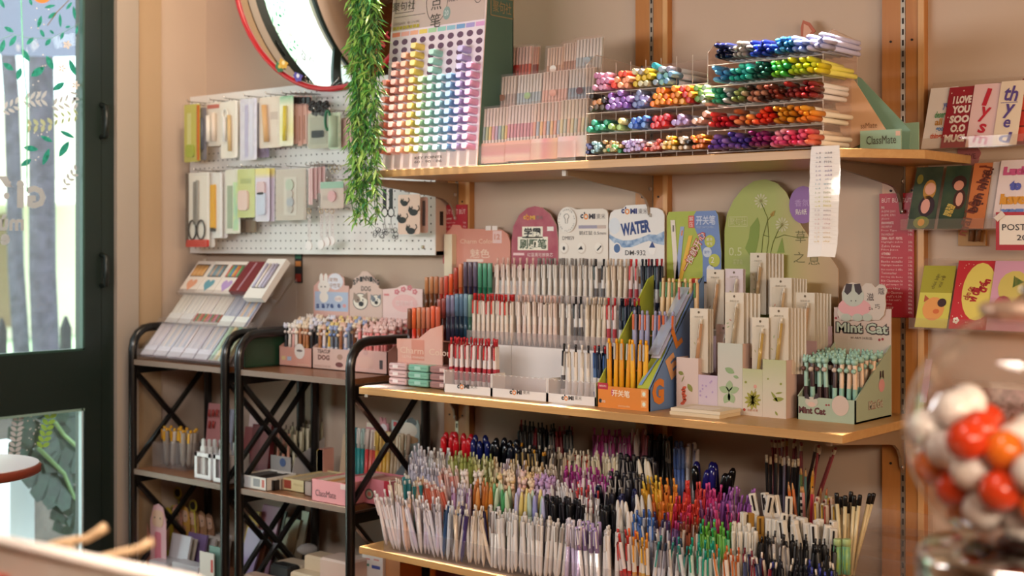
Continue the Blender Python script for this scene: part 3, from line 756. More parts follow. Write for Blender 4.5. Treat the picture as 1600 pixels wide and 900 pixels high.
# ---- packs of slim pens standing in a clear three step stand
ST0, ST1 = PX(748, -.26), PX(925, -.20)
root = thing('acrylic_stand', 'clear stepped stand holding packs of slim pens beside the green display side', 'stand', ((ST0 + ST1) / 2, -.15, ZT))
cl = CLEAR('#faf7f6', .93, .05)
MB().box(ST0, ST1, -.268, -.266, ZT, ZT + .052, cl).part('front_lip', root)
for i, (ya, yb, z) in enumerate(((-.266, -.20, .002), (-.20, -.13, .062), (-.13, -.06, .125))):
    MB().box(ST0, ST1, ya, yb, ZT + z - .002, ZT + z, cl).part('step', root)
    if i: MB().box(ST0, ST1, ya - .002, ya, ZT + z - .06, ZT + z, cl).part('riser', root)
film = CLEAR('#fffaf8', .95, .08, '#f6f0ec', .12); 
def penpack(x0, x1, y0p, y1p, Y, cols, band, card, label, blob=None, n=8):
    X0, X1 = PX(x0, Y), PX(x1, Y); z1 = PZ((x0 + x1) / 2, y0p, Y); z0 = z1 - .148
    root = thing('pen_pack', label, 'pen pack', ((X0 + X1) / 2, Y, z0), 'packs of slim pens on the clear stand')
    wX = (X1 - X0); lean = .012
    MB().slab((X0 + .002, Y + .008, z0), (X1 - .002, Y + .008, z0), (X1 - .002, Y + .008 + lean, z1 - .004), (X0 + .002, Y + .008 + lean, z1 - .004), .0015, C('#efe3da', .6)).part('backing_card', root)
    for i in range(n):
        x = X0 + wX * (i + .6) / (n + .2)
        MB().tube([(x, Y + .003, z0 + .004), (x, Y + .003 + lean, z1 - .006)], wX / n * .40, C(cols[i % len(cols)], .35), 6).part('pen', root)
        MB().tube([(x, Y + .0028 + lean * .35, z0 + .06), (x, Y + .0028 + lean * .62, z0 + .095)], wX / n * .42, C(band[i % len(band)], .4), 6, caps=False).part('pen_sleeve', root)
    if card: MB().slab((X0 + .002, Y - .004, z0), (X1 - .002, Y - .004, z0), (X1 - .002, Y - .001, z0 + .052), (X0 + .002, Y - .001, z0 + .052), .001, card).part('label_card', root)
    if blob: MB().disc(((X0 + X1) / 2, Y - .005 + lean * .5, z0 + .086), .011, .009, C(blob, .5), 12).part('sticker', root)
    MB().slab((X0, Y - .006, z0), (X1, Y - .006, z0), (X1, Y - .006 + lean, z1), (X0, Y - .006 + lean, z1), .0004, film).part('film', root)
g1 = GRAD([(0, '#f3d9d9'), (.25, '#f6ece8'), (.45, '#e8b3c0'), (1, '#efc6b4')], 'Z'); g2 = GRAD([(0, '#f1d5cf'), (.3, '#f4e6df'), (.5, '#e9a9b4'), (1, '#efd0a8')], 'X'); g3 = GRAD([(0, '#e9dfe8'), (.5, '#f0cfd0'), (1, '#cfdcd8')], 'X')
penpack(750, 791, 165, 257, -.255, ['#efe9e4', '#f4eeea'], ['#a9c9d6', '#b9cfa8', '#e9d48e', '#e7b7c0', '#c6b7d8'], g1, 'front row pack with rainbow pastel sleeves and pink card next to the green panel')
penpack(789, 831, 160, 254, -.255, ['#f5eeee'], ['#d9a0b4', '#e0b0c0'], g1, 'front row pack with rose sleeves and pink card, second along')
penpack(829, 873, 156, 252, -.255, ['#f4e9e2', '#f4dcd2'], ['#efb9a8', '#b9cbe0', '#f0cf9f'], g2, 'front row pack with peach sleeves and apricot card, third along')
penpack(871, 917, 151, 250, -.255, ['#f2e9da'], ['#e6e0b8', '#c9d6cc', '#e7c9b4'], g3, 'front row pack with pale cream sleeves against the marker rack')
penpack(764, 803, 116, 165, -.185, ['#efe6dc'], ['#cdbcb4', '#c3b5b0'], None, 'middle row pack with taupe sleeves and brown sticker', '#a5735c')
penpack(804, 843, 112, 162, -.185, ['#eef1ee'], ['#b4ccd8', '#b9d0d8'], None, 'middle row pack with powder blue sleeves and green sticker', '#a6c08c')
penpack(843, 884, 107, 158, -.185, ['#f4e6dd'], ['#efcabc', '#ecc3b6'], None, 'middle row pack with blush sleeves', '#e3a793')
penpack(884, 926, 103, 155, -.185, ['#eef0ee'], ['#a9bccb', '#9db3c6'], None, 'middle row pack with slate blue sleeves and maroon sticker', '#6d3c40')
penpack(786, 827, 70, 115, -.115, ['#f0d6ce', '#eac8c0'], ['#c2513c', '#cf6450'], None, 'back row pack with red sleeves and red top edge', '#b3362c')
penpack(828, 838, 69, 115, -.105, ['#d9a791'], ['#8a3a2c'], None, 'narrow end pack with dark red sleeve behind the red one', None, 3)
penpack(850, 877, 70, 115, -.115, ['#ecd9c8', '#e4cdb8'], ['#caa48a', '#d8b598'], None, 'back row pack of beige pens in shiny film', '#efe6da', 6)
penpack(875, 898, 63, 112, -.11, ['#eadccf'], ['#c39b84', '#b98d76'], None, 'back row pack with cocoa sleeves', None, 5)
penpack(896, 938, 56, 108, -.115, ['#edf0ee'], ['#b9cbd4', '#c3d2d6'], None, 'tallest back row pack of white pens with ice blue sleeves', '#a3adb0')

# ---- clear racks with markers lying cap outwards
edge = C('#e6d9cf', .2)
def lines(mb, a, b, r=.0011): mb.tube([a, b], r, CLEAR('#fff4ec', .45, .1, '#f0e4da'), 4, smooth=False)
def marker_rack(label, X0, X1, yF, yB, tiers, ztop, ndiv):
    root = thing('marker_rack', label, 'rack', ((X0 + X1) / 2, (yF + yB) / 2, ZT))
    pc = CLEAR('#fbf4ef', .93, .03)
    for X in (X0, X1):
        MB().prism([(yF, ZT), (yB, ZT), (yB, ztop - .012), (yF + .04, ztop), (yF, ztop - .03)], X - .0015, X + .0015, pc, 'YZ').part('side_panel', root)
        m = MB(); lines(m, (X, yF, ZT), (X, yF, ztop - .03)); lines(m, (X, yB, ZT), (X, yB, ztop - .012)); lines(m, (X, yF, ztop - .03), (X, yF + .04, ztop)); lines(m, (X, yF + .04, ztop), (X, yB, ztop - .012))
        m.part('panel_edge', root)
    MB().box(X0, X1, yB, yB + .002, ZT, ztop - .01, pc).part('back_panel', root)
    for z in tiers:
        MB().box(X0, X1, yF, yB, z - .002, z, pc).part('tray', root)
        m = MB(); lines(m, (X0, yF, z - .001), (X1, yF, z - .001)); m.part('tray_edge', root)
    for i in range(1, ndiv):
        X = X0 + (X1 - X0) * i / ndiv
        m = MB(); lines(m, (X, yF + .004, ZT + .002), (X, yF + .004, ztop - .03), .0008); m.part('divider', root)
    return root
A0, A1 = PX(914, -.28), PX(1104, -.28)
B0, B1 = PX(1106, -.28), PX(1286, -.28)
zt1 = [1.588, 1.640, 1.690, 1.738]; zt2 = [1.581, 1.630, 1.680, 1.729, 1.777]
marker_rack('clear marker rack with end-on caps, the lower left one on the top shelf', A0, A1, -.275, -.05, zt1, 1.835, 8)
marker_rack('clear marker rack with bright rainbow caps, the taller right one on the top shelf', B0, B1, -.28, -.12, zt2, 1.835, 3)
def tier(kind, x0, x1, cols, z, yf, rows, r, label, group, body, L=.176, wob=.03, gap=1.04, droop=0.0, part_rows=None):
    X0, X1 = PX(x0, yf), PX(x1, yf); n = max(1, int((X1 - X0) / (2 * r * gap)))
    for j in range(rows):
        for i in range(n):
            if j == rows - 1 and R.random() < .3 and rows > 1: continue
            x = X0 + (X1 - X0) * (i + .5 + (.5 if j % 2 else 0)) / (n + (.5 if rows > 1 else 0))
            if x > X1: continue
            d = R.uniform(-.006, .006)
            c = R.choice(cols) if len(cols) < 9 else cols[int(i / n * len(cols))]
            ax = Vector((R.uniform(-wob, wob), -1, R.uniform(-.02, .02) + droop))
            zz = z + r + j * r * 1.72
            pen(kind, (x - ax.x * L, yf + d + L, zz - ax.z * L * .3), ax, (body, jit(c, 9)), fit(label, ', %s layer, %s from left' % (('bottom', 'middle', 'top')[j], ORD[i])), group)
W_ = '#efe6da'
def T1_(row, segs, kind, r, rows, yf, L=.165):
    for (x0, x1, cols, nm, bd) in segs:
        tier(kind, x0, x1, cols, zt1[row] + .001, yf, rows, r, '%s lying %s of the left clear rack' % (nm, ('in the bottom tray', 'in the second tray', 'in the third tray', 'on the top tray')[row]), '%s in the left clear rack' % nm, bd, L)
T1_(0, [(912, 923, ['#3b3d72', '#5d5f92', '#8f93b8'], 'navy and grey fineliners', '#d9cbbc'), (923, 940, ['#8fb0b4', '#a9bcb8'], 'grey teal fineliners', '#e6d8c6'), (941, 971, ['#3f9a6c', '#7fbb76', '#b9b07a', '#c89f6a'], 'green and tan fineliners', '#e6cfae'), (972, 1005, ['#b9a3cc', '#cdb4d0', '#c3a9c6'], 'lilac fineliners', '#eee0d6'), (1006, 1034, ['#c64a3f', '#d9766a', '#e3b7a4'], 'red fineliners', '#efe2d4')], 'fine', .0052, 3, -.318, .163)
T1_(0, [(1034, 1056, ['#f0b02c', '#eccb7a'], 'yellow fineliners', '#efe2d4'), (1057, 1076, ['#2f2c2c', '#e9dcc8', '#d9b48a'], 'black and cream fineliners', '#efe2d4'), (1078, 1104, ['#f08a2c', '#f4a13c', '#e87828'], 'orange brush markers', '#e9a256')], 'fine', .0056, 3, -.318, .163)
T1_(1, [(916, 949, ['#2f9a76', '#5cb796', '#3fa888', '#78c6a8'], 'teal green brush markers', '#d8ece0'), (949, 976, ['#b9d98a', '#dde08a', '#a6d6bc', '#e9dc8c'], 'pale green brush markers', '#eef0d8'), (979, 1012, ['#4a78c8', '#7aa3dc', '#3b66b8'], 'blue brush markers', '#dbe4f0'), (1013, 1044, ['#dc3a44', '#e4687a', '#c8303c'], 'red pink brush markers', '#f0dcd8'), (1046, 1077, ['#bfa3d4', '#cbb6d8', '#aab0c8'], 'lilac brush markers', '#e9e2ee'), (1079, 1106, ['#f3bfa4', '#f5cfb8', '#efd9cc'], 'peach brush markers', '#f4e6dc')], 'twin', .0080, 2, -.312, .165)
T1_(2, [(918, 947, ['#3b332f', '#c78a58', '#d99c62', '#6d5a4c'], 'black and tan brush markers', '#e2d2c0'), (947, 985, ['#8d5fb0', '#a57cc4', '#b592cf'], 'violet brush markers', '#e4d8ea'), (985, 1013, ['#8a93b8', '#a3aac6', '#9a8fc0'], 'slate lavender brush markers', '#e0e0ea'), (1013, 1062, ['#f0952c', '#f2a53c', '#ee8424'], 'orange yellow brush markers', '#f3dfc0'), (1062, 1083, ['#cf2f2c', '#f0952c', '#e0a23c'], 'red and orange brush markers', '#f0dcd0'), (1084, 1107, ['#7fae4c', '#a8b39c', '#98a88c'], 'grass green brush markers', '#e9ecdc')], 'twin', .0080, 3, -.305, .165)
T1_(3, [(925, 954, ['#c583a2', '#d596ac', '#d9a0b8'], 'mauve pink brush markers', '#ecdae0'), (955, 986, ['#ee6a4a', '#f2a67c', '#f5b88c', '#e8503c'], 'coral and peach brush markers', '#f3e0d4'), (988, 1019, ['#b8ada4', '#e2c23c', '#edc94c', '#d8cfae'], 'yellow and grey brush markers', '#efe8d0'), (1019, 1052, ['#7faccc', '#a3b2bc', '#8fc2b8', '#9d95a4'], 'blue grey brush markers', '#e4e6ea')], 'twin', .0080, 3, -.298, .165)
pen('twin', (PX(1083, -.14), -.14, zt1[3] + .018), Vector((PX(1022, -.30), -.30, zt1[3] + .05)) - Vector((PX(1083, -.14), -.14, zt1[3] + .02)), ('#f0e8e0', '#3fa9b4'), 'single teal capped marker lying slantwise on top of the left clear rack', None)
pen('twin', (PX(1076, -.12), -.12, zt1[3] + .008), Vector((PX(1030, -.28), -.28, zt1[3] + .03)) - Vector((PX(1076, -.12), -.12, zt1[3] + .01)), ('#efe4d8', '#a9c48c'), 'single sage capped marker lying slantwise under the teal one', None)
def T2_(row, segs, rows=3):
    for (x0, x1, cols, nm, bd) in segs:
        tier('felt', x0, x1, cols, zt2[row] + .001, -.353, rows, .0066, '%s felt pens lying %s of the rainbow rack' % (nm, ('in the bottom tray', 'in the second tray', 'in the third tray', 'in the fourth tray', 'in the top tray')[row]), '%s felt pens in the rainbow rack' % nm, bd, .178, .05, 1.02)
T2_(0, [(1103, 1135, ['#5a3f9c', '#8a68b8', '#6d4aa8'], 'violet', '#e6dcea'), (1135, 1168, ['#3a2f86', '#4c3c96', '#6a4a9c'], 'indigo', '#e6dcea'), (1168, 1198, ['#8c2468', '#a52c7c', '#6d2458'], 'plum', '#f0dde4'), (1198, 1228, ['#d84a84', '#ea7aa0', '#f0a3b4'], 'pink', '#f4e2e4'), (1228, 1256, ['#e0305c', '#ea4a6c', '#f0648a'], 'hot pink', '#f5e4dc'), (1256, 1266, ['#f2785c', '#ee5a6c'], 'coral', '#f6e6d4')])
T2_(1, [(1105, 1143, ['#c4242c', '#d83a38', '#b82030'], 'red', '#f0dcd4'), (1143, 1160, ['#b0603c', '#e88a5c', '#a85434'], 'rust', '#f0e0d4'), (1160, 1172, ['#f08430', '#f29a4c'], 'orange', '#f4e6d8'), (1172, 1206, ['#e8402c', '#ee5834', '#e03428'], 'scarlet', '#f4e2d8'), (1206, 1240, ['#d8902c', '#f0a838', '#b8761c'], 'amber', '#f4e8d4'), (1240, 1268, ['#f49a2c', '#f6b23c', '#f08a34'], 'tangerine', '#f6ead6')])
T2_(2, [(1092, 1108, ['#8fb86c', '#a9b09c', '#c3c4b4'], 'sage', '#eef0e6'), (1108, 1128, ['#2f9a74', '#44ad8a'], 'emerald', '#e6f0ea'), (1128, 1140, ['#8c9498', '#a3a8a8'], 'grey', '#eceae6'), (1140, 1164, ['#8c9c5c', '#b8a888', '#6d8448', '#c4b49c'], 'olive', '#f0ece0'), (1164, 1192, ['#c48c74', '#7c4a3c', '#a86c58', '#3c2c28'], 'brown', '#f0e6de'), (1192, 1222, ['#5c2c24', '#8c3c30', '#3c2420'], 'chocolate', '#f2e8e0'), (1222, 1272, ['#8a2428', '#a43434', '#6c2024'], 'maroon', '#f4ecea')])
T2_(3, [(1109, 1134, ['#4a94cc', '#6cb0dc', '#3c84bc'], 'azure', '#e2ecf2'), (1134, 1172, ['#2cb0a0', '#48c4b0', '#38a8a8'], 'turquoise', '#e2f2ee'), (1172, 1200, ['#144c40', '#1c6450', '#0f3c34'], 'dark green', '#e6efe8'), (1200, 1230, ['#2ca45c', '#44b848', '#7cc83c'], 'green', '#eaf2e0'), (1230, 1258, ['#b8cc24', '#d4d42c', '#a8c834'], 'lime', '#f0f2c8'), (1258, 1280, ['#e8d820', '#dce03c'], 'yellow', '#efe46c')])
T2_(4, [(1112, 1142, ['#181c44', '#101430', '#20285c'], 'navy black', '#dcdce6'), (1140, 1168, ['#8c8480', '#6c6664', '#a49c94'], 'taupe', '#e8e4e0'), (1168, 1206, ['#20349c', '#2c48b4', '#1c2c84'], 'royal blue', '#dde2f2'), (1206, 1238, ['#2c64a8', '#3c84b8', '#1c4c84'], 'steel blue', '#dfe8f0'), (1234, 1256, ['#7c94dc', '#98a8e4'], 'periwinkle', '#c8cff0'), (1256, 1292, ['#b8bce8', '#c4c4ea'], 'pale lavender', '#c9c8ec')])

# ---- pale green craft display at the right end of the top shelf, the hanging swatch list, the little ear card
Yc = -.17; c0, c1 = PX(1344, Yc), PX(1408, Yc); z0 = ZT; z1 = PZ(1376, 203, Yc)
root = thing('counter_display', 'mint green counter display with slanted peach panel at the end of the top shelf', 'display', ((c0 + c1) / 2, Yc + .04, ZT))
mint = C('#9fbfa4', .55); peach = C('#e3b48c', .55)
MB().box(c0, c1, Yc, Yc + .003, z0, z1, mint).part('front_panel', root)
MB().box(c0, c1, Yc + .09, Yc + .093, z0, z1 + .02, mint).part('back_panel', root)
MB().prism([(c0 - .055, z0 + .0), (PX(1386, Yc + .02), z1 - .003), (PX(1335, Yc + .02), PZ(1335, 126, Yc + .02)), (PX(1296, Yc + .02), PZ(1296, 118, Yc + .02)), (c0 - .055, z1)], Yc + .02, Yc + .023, peach).part('slanted_panel', root, label='peach slanted panel')
MB().prism([(c1 - .004, z0), (c1 - .001, z1), (PX(1345, Yc + .05), PZ(1345, 122, Yc + .05)), (PX(1335, Yc + .05), PZ(1335, 118, Yc + .05)), (PX(1335, Yc + .05), z0)], Yc + .05, Yc + .053, C('#86ab94', .55)).part('rear_panel', root)
m = MB(); letter(m, 'ClassMate', ((c0 + c1) / 2 + .002, Yc - .0004, (z0 + z1) / 2 + .001), (c1 - c0) * .72, C('#4a4334', .6), h=.018)
m.part('lettering', root)
m = MB(); letter(m, 'ssMate', (PX(1358, Yc + .02), Yc + .0194, PZ(1358, 196, Yc + .02)), .038, C('#9a6a44', .6), h=.012); m.part('lettering', root, label='brown lettering on the peach panel')
MB().box(c1 - .012, c1 - .002, Yc - .0006, Yc, z1 - .014, z1 - .004, C('#e3b9a0', .5)).part('price_sticker', root)
Yr = -.315
m = MB(); n_ = 18
outl = []
rz = [PZ(1288, 228 + (402 - 228) * i / n_, Yr) for i in range(n_ + 1)]
rx0 = [1268, 1266, 1265, 1264, 1264, 1265, 1265, 1265, 1266, 1266, 1266, 1265, 1264, 1263, 1263, 1262, 1262, 1262, 1262]; 
rx1 = [1311, 1311, 1311, 1311, 1312, 1312, 1312, 1313, 1312, 1312, 1311, 1310, 1309, 1308, 1308, 1307, 1307, 1306, 1305]
yy = [Yr + .004 * sin(i * .55) for i in range(n_ + 1)]
vs = [];
for i in range(n_ + 1):
    a = PX(rx0[i], Yr); b = PX(rx1[i], Yr); vs += [(a, yy[i], rz[i]), ((a + b) / 2, yy[i] - .002, rz[i] + (.0 if i < n_ else .002)), (b, yy[i] + .001, rz[i])]
th = [(x, y + .0004, z) for x, y, z in vs]
root = thing('swatch_list', 'long white paper list of ink swatches hanging from the top shelf edge', 'paper list', (PX(1288, Yr), Yr, rz[-1]))
nv = len(vs)
m.add(vs + th, [(3 * i + k, 3 * i + 3 + k, 3 * i + 4 + k, 3 * i + 1 + k) for i in range(n_) for k in range(2)] + [(nv + 3 * i + k, nv + 3 * i + 1 + k, nv + 3 * i + 4 + k, nv + 3 * i + 3 + k) for i in range(n_) for k in range(2)], C('#f2ede8', .6)); m.part('paper', root)
m = MB(); ic = ['#6a6470', '#56607a', '#5c5468', '#8a6a8c', '#7c78a8', '#a08ab0', '#a4a8c0', '#8fb0c0', '#a9bcc0', '#b4bca0', '#c8c890', '#d2cc7c', '#d8cc60', '#a89aa0', '#c4b0b4', '#d0a8a8', '#d8b0b0', '#dcbcb4', '#dcc0a0', '#e0c490', '#e8c880']
for i, c in enumerate(ic):
    py = 239 + i * 6.9; t = (py - 228) / (402 - 228) * n_; k = min(int(t), n_ - 1)
    yq = yy[k] - .0035; z = PZ(1288, py, Yr); x = PX((rx0[k] + rx1[k]) / 2, Yr)
    letter(m, R.choice(['0.5', '1.0', 'n.8', 'u.4']), (x - .013, yq, z), .011, C(c, .6), h=.0042, res=1); letter(m, R.choice(['.ink8', 'lilac', 'wine', 'rose.', 'moss', '.sky']), (x + .009, yq, z), .018, C(c, .6), h=.0046, res=1)
    m.box(PX(rx0[k] + 1, Yr), PX(rx1[k] - 1, Yr), yq + .0008, yq + .0009, z - .0052, z - .0049, C('#d9d2cc', .6))
m.part('handwriting', root)
m = MB(); a = P(1262, 50, .10)
m.prism([(a.x - .016, a.z - .03), (a.x + .022, a.z), (a.x + .006, a.z + .022), (a.x - .012, a.z + .03), (a.x - .018, a.z + .012)], WP - .018, WP - .015, C('#b8644c', .6)).prism([(a.x - .011, a.z - .02), (a.x + .013, a.z), (a.x + .003, a.z + .014), (a.x - .009, a.z + .021)], WP - .0192, WP - .018, C('#d9a48c', .6)).prism([(a.x - .018, a.z - .03), (a.x + .0, a.z - .03), (a.x + .0, ZT), (a.x - .018, ZT)], WP - .017, WP - .015, C('#b8644c', .6))
m.top('topper_card', 'small rust red ear shaped card peeking over the rainbow rack', 'card')
# ================================================================ middle shelf
def poly(px, Y): return [(P(a, b, Y).x, P(a, b, Y).z) for a, b in px]
def px_text(mb, s, px, py, Y, wpx, mat, hpx=None, bold=0.0, rot=0.0, lift=.0006):
    a = PX(px - wpx / 2, Y); b = PX(px + wpx / 2, Y); k = abs(PZ(px, py + 1, Y) - PZ(px, py, Y))
    return letter(mb, s, P(px, py, Y), b - a, mat, h=hpx * k if hpx else None, bold=bold, rot=rot, lift=lift)
def px_disc(mb, px, py, rx, ry, Y, mat, n=16):
    a = P(px, py, Y); return mb.disc(a, PX(px + rx, Y) - a.x, abs(PZ(px, py + ry, Y) - a.z), mat, n)
def px_rect(mb, x0, x1, y0, y1, Y, mat, th=.0004):
    xm = (x0 + x1) / 2
    return mb.box(PX(x0, Y), PX(x1, Y), Y - th, Y, PZ(xm, y1, Y), PZ(xm, y0, Y), mat)
inkd = C('#2e2a2c', .6); orange = C('#e98a2e', .5); cream = C('#efe6da', .5)
def comi(mb, px, py, Y, w, dark=inkd):
    """the maker's mark: dark c, orange ring o with a leaf, MI and two characters"""
    h = w * .30
    px_text(mb, 'c', px - w * .44, py, Y, w * .13, dark, h * .62, .05)
    q = P(px - w * .27, py, Y); r = PX(px - w * .27 + w * .09, Y) - q.x; rz = r * 1.05
    for i in range(14):
        a0, a1 = 2 * pi * i / 14, 2 * pi * (i + 1) / 14
        mb.add([(q.x + k * r * cos(a), Y - .0006, q.z - r * .15 + k * rz * sin(a)) for a, k in ((a0, .55), (a0, 1), (a1, 1), (a1, .55))], [(0, 1, 2, 3)], orange)
    mb.disc((q.x - r * .7, Y - .0006, q.z + r * 1.15), r * .35, r * .45, dark, 8)
    px_text(mb, 'MI', px - w * .02, py, Y, w * .26, dark, h * .7, .05)
    px_text(mb, '東米', px + w * .34, py, Y, w * .36, C('#7c746e', .6), h * .72)
# ---- stepped white and clear pen stands
YF = -.24
UX = [PX(693, YF), PX(768, YF), PX(855, YF), PX(931, YF)]
X0o_ = PX(933, -.24)
wplast = C('#efe7e2', .3); clr = CLEAR('#f8f5f5', .88, .06, '#f2eae8')
TIER = [(-.205, .008), (-.085, .121), (.035, .219)]
TX = [(693, 768, 855, 931), (735, 806, 894, 1003), (770, 837, 929, 1031)]
for u in range(3):
    x0, x1 = UX[u] + .0008, UX[u + 1] - .0008
    root = thing('stepped_pen_stand', ('white stepped pen stand at the left, front step full of red topped pens', 'white stepped pen stand in the middle with an empty front step', 'white stepped pen stand at the right next to the orange box')[u], 'stand', ((x0 + x1) / 2, -.15, ZM), 'stepped pen stands')
    MB().box(x0, x1, YF, YF + .003, ZM, ZM + .022, wplast).part('front_strip', root)
    MB().box(x0 + .002, x1 - .002, YF, YF + .0015, ZM + .022, ZM + .058, clr).part('front_window', root)
    m = MB()
    for X in (x0, x1 - .003): m.box(X, X + .003, YF, YF + .05, ZM, ZM + .058, wplast)
    m.part('side_cheek', root)
    MB().box(x0, x1, YF + .003, TIER[0][0] + .03, ZM, ZM + .003, wplast).part('base_plate', root)
    m = MB(); n_ = 10
    for i in range(n_): m.tube([(x0 + (x1 - x0) * (i + .5) / n_ - .004, YF + .0005, ZM + .058), (x0 + (x1 - x0) * (i + .5) / n_, YF, ZM + .0555), (x0 + (x1 - x0) * (i + .5) / n_ + .004, YF + .0005, ZM + .058)], .0009, C('#f6f2ee', .2), 4)
    m.part('notched_rim', root)['kind'] = 'stuff'
    for j in (1, 2):
        Y = TIER[j][0]; z = ZM + TIER[j][1]; x0 = PX(TX[j][u], Y) + .0006; x1 = min(PX(TX[j][u + 1], Y) - .0006, X0o_ - .002)
        MB().box(x0, x1, Y - .018, Y - .015, ZM + (.0 if j == 1 else TIER[1][1]), z, wplast).part('riser', root)
        MB().box(x0, x1, Y - .015, Y + .02, z - .003, z - .001, wplast).part('step', root)
        MB().box(x0 + .002, x1 - .002, Y - .018, Y - .0165, z, z + .036, clr).part('step_window', root)
    MB().box(x0, x1, TIER[2][0] + .02, TIER[2][0] + .023, ZM, ZM + .29, wplast).part('back_plate', root)
    m = MB(); comi(m, (730, 812, 893)[u], (604, 613, 622)[u], YF, 31); m.part('lettering', root)
def tray(kind, x0, x1, tierno, n, cols, nm, dy=0.0, dz=0.0, lean=.0, rows=1, where=None):
    Y, z = TIER[tierno]; Y += dy
    for r in range(rows):
        for i in range(n):
            px = x0 + (x1 - x0) * (i + .5) / n + (r * 4.5)
            c = cols[i % len(cols)] if isinstance(cols[0], tuple) else cols
            pen(kind, (PX(px, Y + r * .016), Y + r * .016, ZM + z + dz + R.uniform(-.001, .001)), (R.uniform(-.025, .025) + lean, R.uniform(-.01, .03), 1), c, fit(nm, ', %s%s from left' % ('rear ' if r else '', ORD[i])), nm, roll=R.uniform(-.4, .4), scale=(1.05, 1.05, .96), name='retractable_pen')
redc = [('#ecdcd6', '#c8242c', '#cf2a30', '#b83340'), ('#e8d6d2', '#c02028', '#c8303a', '#b02c3c')]
tray('click', 700, 778, 0, 9, redc, 'red topped clear gel pen on the front step of the left stand', rows=2)
redt = [('#ead8c8', '#cf2e2e', '#d8423c', '#e6d2c2'), ('#e9dccc', '#c8262a', '#e0483c', '#e6d2c2'), ('#ecdccc', '#c82a2c', '#ead6c6', '#e6d2c2')]
tray('click', 737, 803, 1, 9, redt, 'cream gel pen with red button on the second step of the left stand', rows=2)
pk = [('#ecdacd', '#e2bcae', '#ead2c4', '#e6cfc2'), ('#e9d5ca', '#dcb4a8', '#e6cabc', '#e4cabe'), ('#efe0d2', '#e4c4b6', '#ecd8ca', '#ead6c8')]
tray('click', 807, 872, 1, 8, pk, 'pale pink gel pen on the second step of the middle stand', rows=2)
gy = [('#e4dad0', '#8c8480', '#d6ccc4', '#ddd2c8'), ('#e8dfd6', '#aca29a', '#ddd4cc', '#e0d8ce')]
tray('click', 873, 894, 1, 2, gy, 'grey white gel pen at the right end of the second step of the middle stand')
tray('click', 772, 836, 2, 7, pk, 'blush gel pen on the top step above the red ones')
tray('click', 836, 928, 2, 10, gy, 'milky grey gel pen on the top step of the middle stand', rows=2)
bk_ = [('#dcd6d2', '#1c1a1c', '#24222a', '#5c5658')]; cr = [('#ecdcc8', '#e6d4c0', '#e2d0bc', '#e8d8c4'), ('#e8d4c0', '#dcc4ae', '#e0ccb8', '#e4d0bc')]
tray('click', 928, 946, 2, 2, bk_, 'clear gel pen with black clip on the top step of the right stand'); tray('click', 946, 981, 2, 4, cr, 'cream gel pen on the top step of the right stand', rows=2)
rd = [('#e6d0cc', '#c8242c', '#d2383c', '#b83440')]; nv = [('#2c3448', '#1c2230', '#20283a', '#d8d2cc'), ('#26304a', '#b02c34', '#20283a', '#d8d2cc')]
tray('click', 980, 1000, 2, 2, rd, 'clear gel pen with red clip on the top step of the right stand'); tray('click', 1001, 1031, 2, 4, nv, 'navy gel pen with a white band on the top step of the right stand', rows=2)
tray('click', 895, 913, 1, 2, bk_, 'clear gel pen with black clip on the second step of the right stand'); tray('click', 913, 948, 1, 4, cr, 'cream gel pen on the second step of the right stand', rows=2)
tray('click', 947, 965, 1, 2, rd, 'clear gel pen with red clip on the second step of the right stand'); tray('click', 966, 996, 1, 4, nv, 'navy gel pen with a white band on the second step of the right stand', rows=2)
tray('click', 874, 884, 0, 1, bk_, 'single clear gel pen with black clip on the front step of the right stand'); tray('click', 885, 924, 0, 4, [('#efe4d8', '#e9dccf', '#e4d8cc', '#ece0d4'), ('#ecdccc', '#2a2628', '#e4d8cc', '#ece0d4')], 'white gel pen on the front step of the right stand')
tray('click', 927, 956, 0, 4, [('#4c6c9c', '#b8282c', '#3c5c94', '#e4dcd8'), ('#24304c', '#1c2434', '#24304c', '#dcd6d2')], 'blue gel pen with red button on the front step beside the orange box', rows=2)
# ---- header boards behind the stands
YB = WP - .012
def header(pts, label, mat, name='header_board', th=.004, cat='sign board'):
    root = thing(name, label, cat, (sum(p[0] for p in pts) / len(pts), YB, ZM))
    MB().prism(pts, YB, YB + th, mat, side=C('#e6d8cc', .6)).part('panel', root); return root
zb = ZM
sal = MOTTLE('#d98f7c', '#dc9886', 3, .55)
pts = poly([(797, 420), (797, 378), (793, 366), (784, 359), (722, 357), (719, 352), (707, 351), (704, 357), (695, 366), (695, 440)], YB)
charm = thing('cosmetic_display', 'salmon stepped display of two tone markers at the left end of the middle shelf', 'display', (PX(690, -.05), -.05, ZM))
MB().prism(pts, YB, YB + .004, sal).part('header_panel', charm)
m = MB()
px_text(m, 'Charm Color', 745, 377, YB, 52, C('#efc9ae', .5), 7); px_text(m, '魅色', 750, 396, YB, 30, C('#f0d2bc', .5), 14)
px_rect(m, 729, 755, 405, 409, YB, C('#efd4c6', .5)); px_rect(m, 770, 784, 361, 380, YB, C('#ecc4be', .5), .0003); px_text(m, '12', 777, 370, YB, 9, C('#d98f7c', .5), 9, .03, lift=.001)
px_rect(m, 759, 767, 353, 360, YB, C('#f0e2da', .5)); px_rect(m, 769, 777, 353, 360, YB, C('#f0e2da', .5)); m.part('lettering', charm)
MB().prism(poly([(706, 366), (706, 432), (694, 432), (694, 366)], YB - .02), YB - .02, YB, C('#e3d2b4', .5)).part('side_flap', charm, label='pale side flap')
Yc = -.18
cx0, cx1 = PX(620, Yc), PX(694, Yc)
pts = poly([(696, 610), (620, 603), (620, 596), (696, 602)], Yc); MB().prism(pts, Yc, .08, sal).part('base', charm)
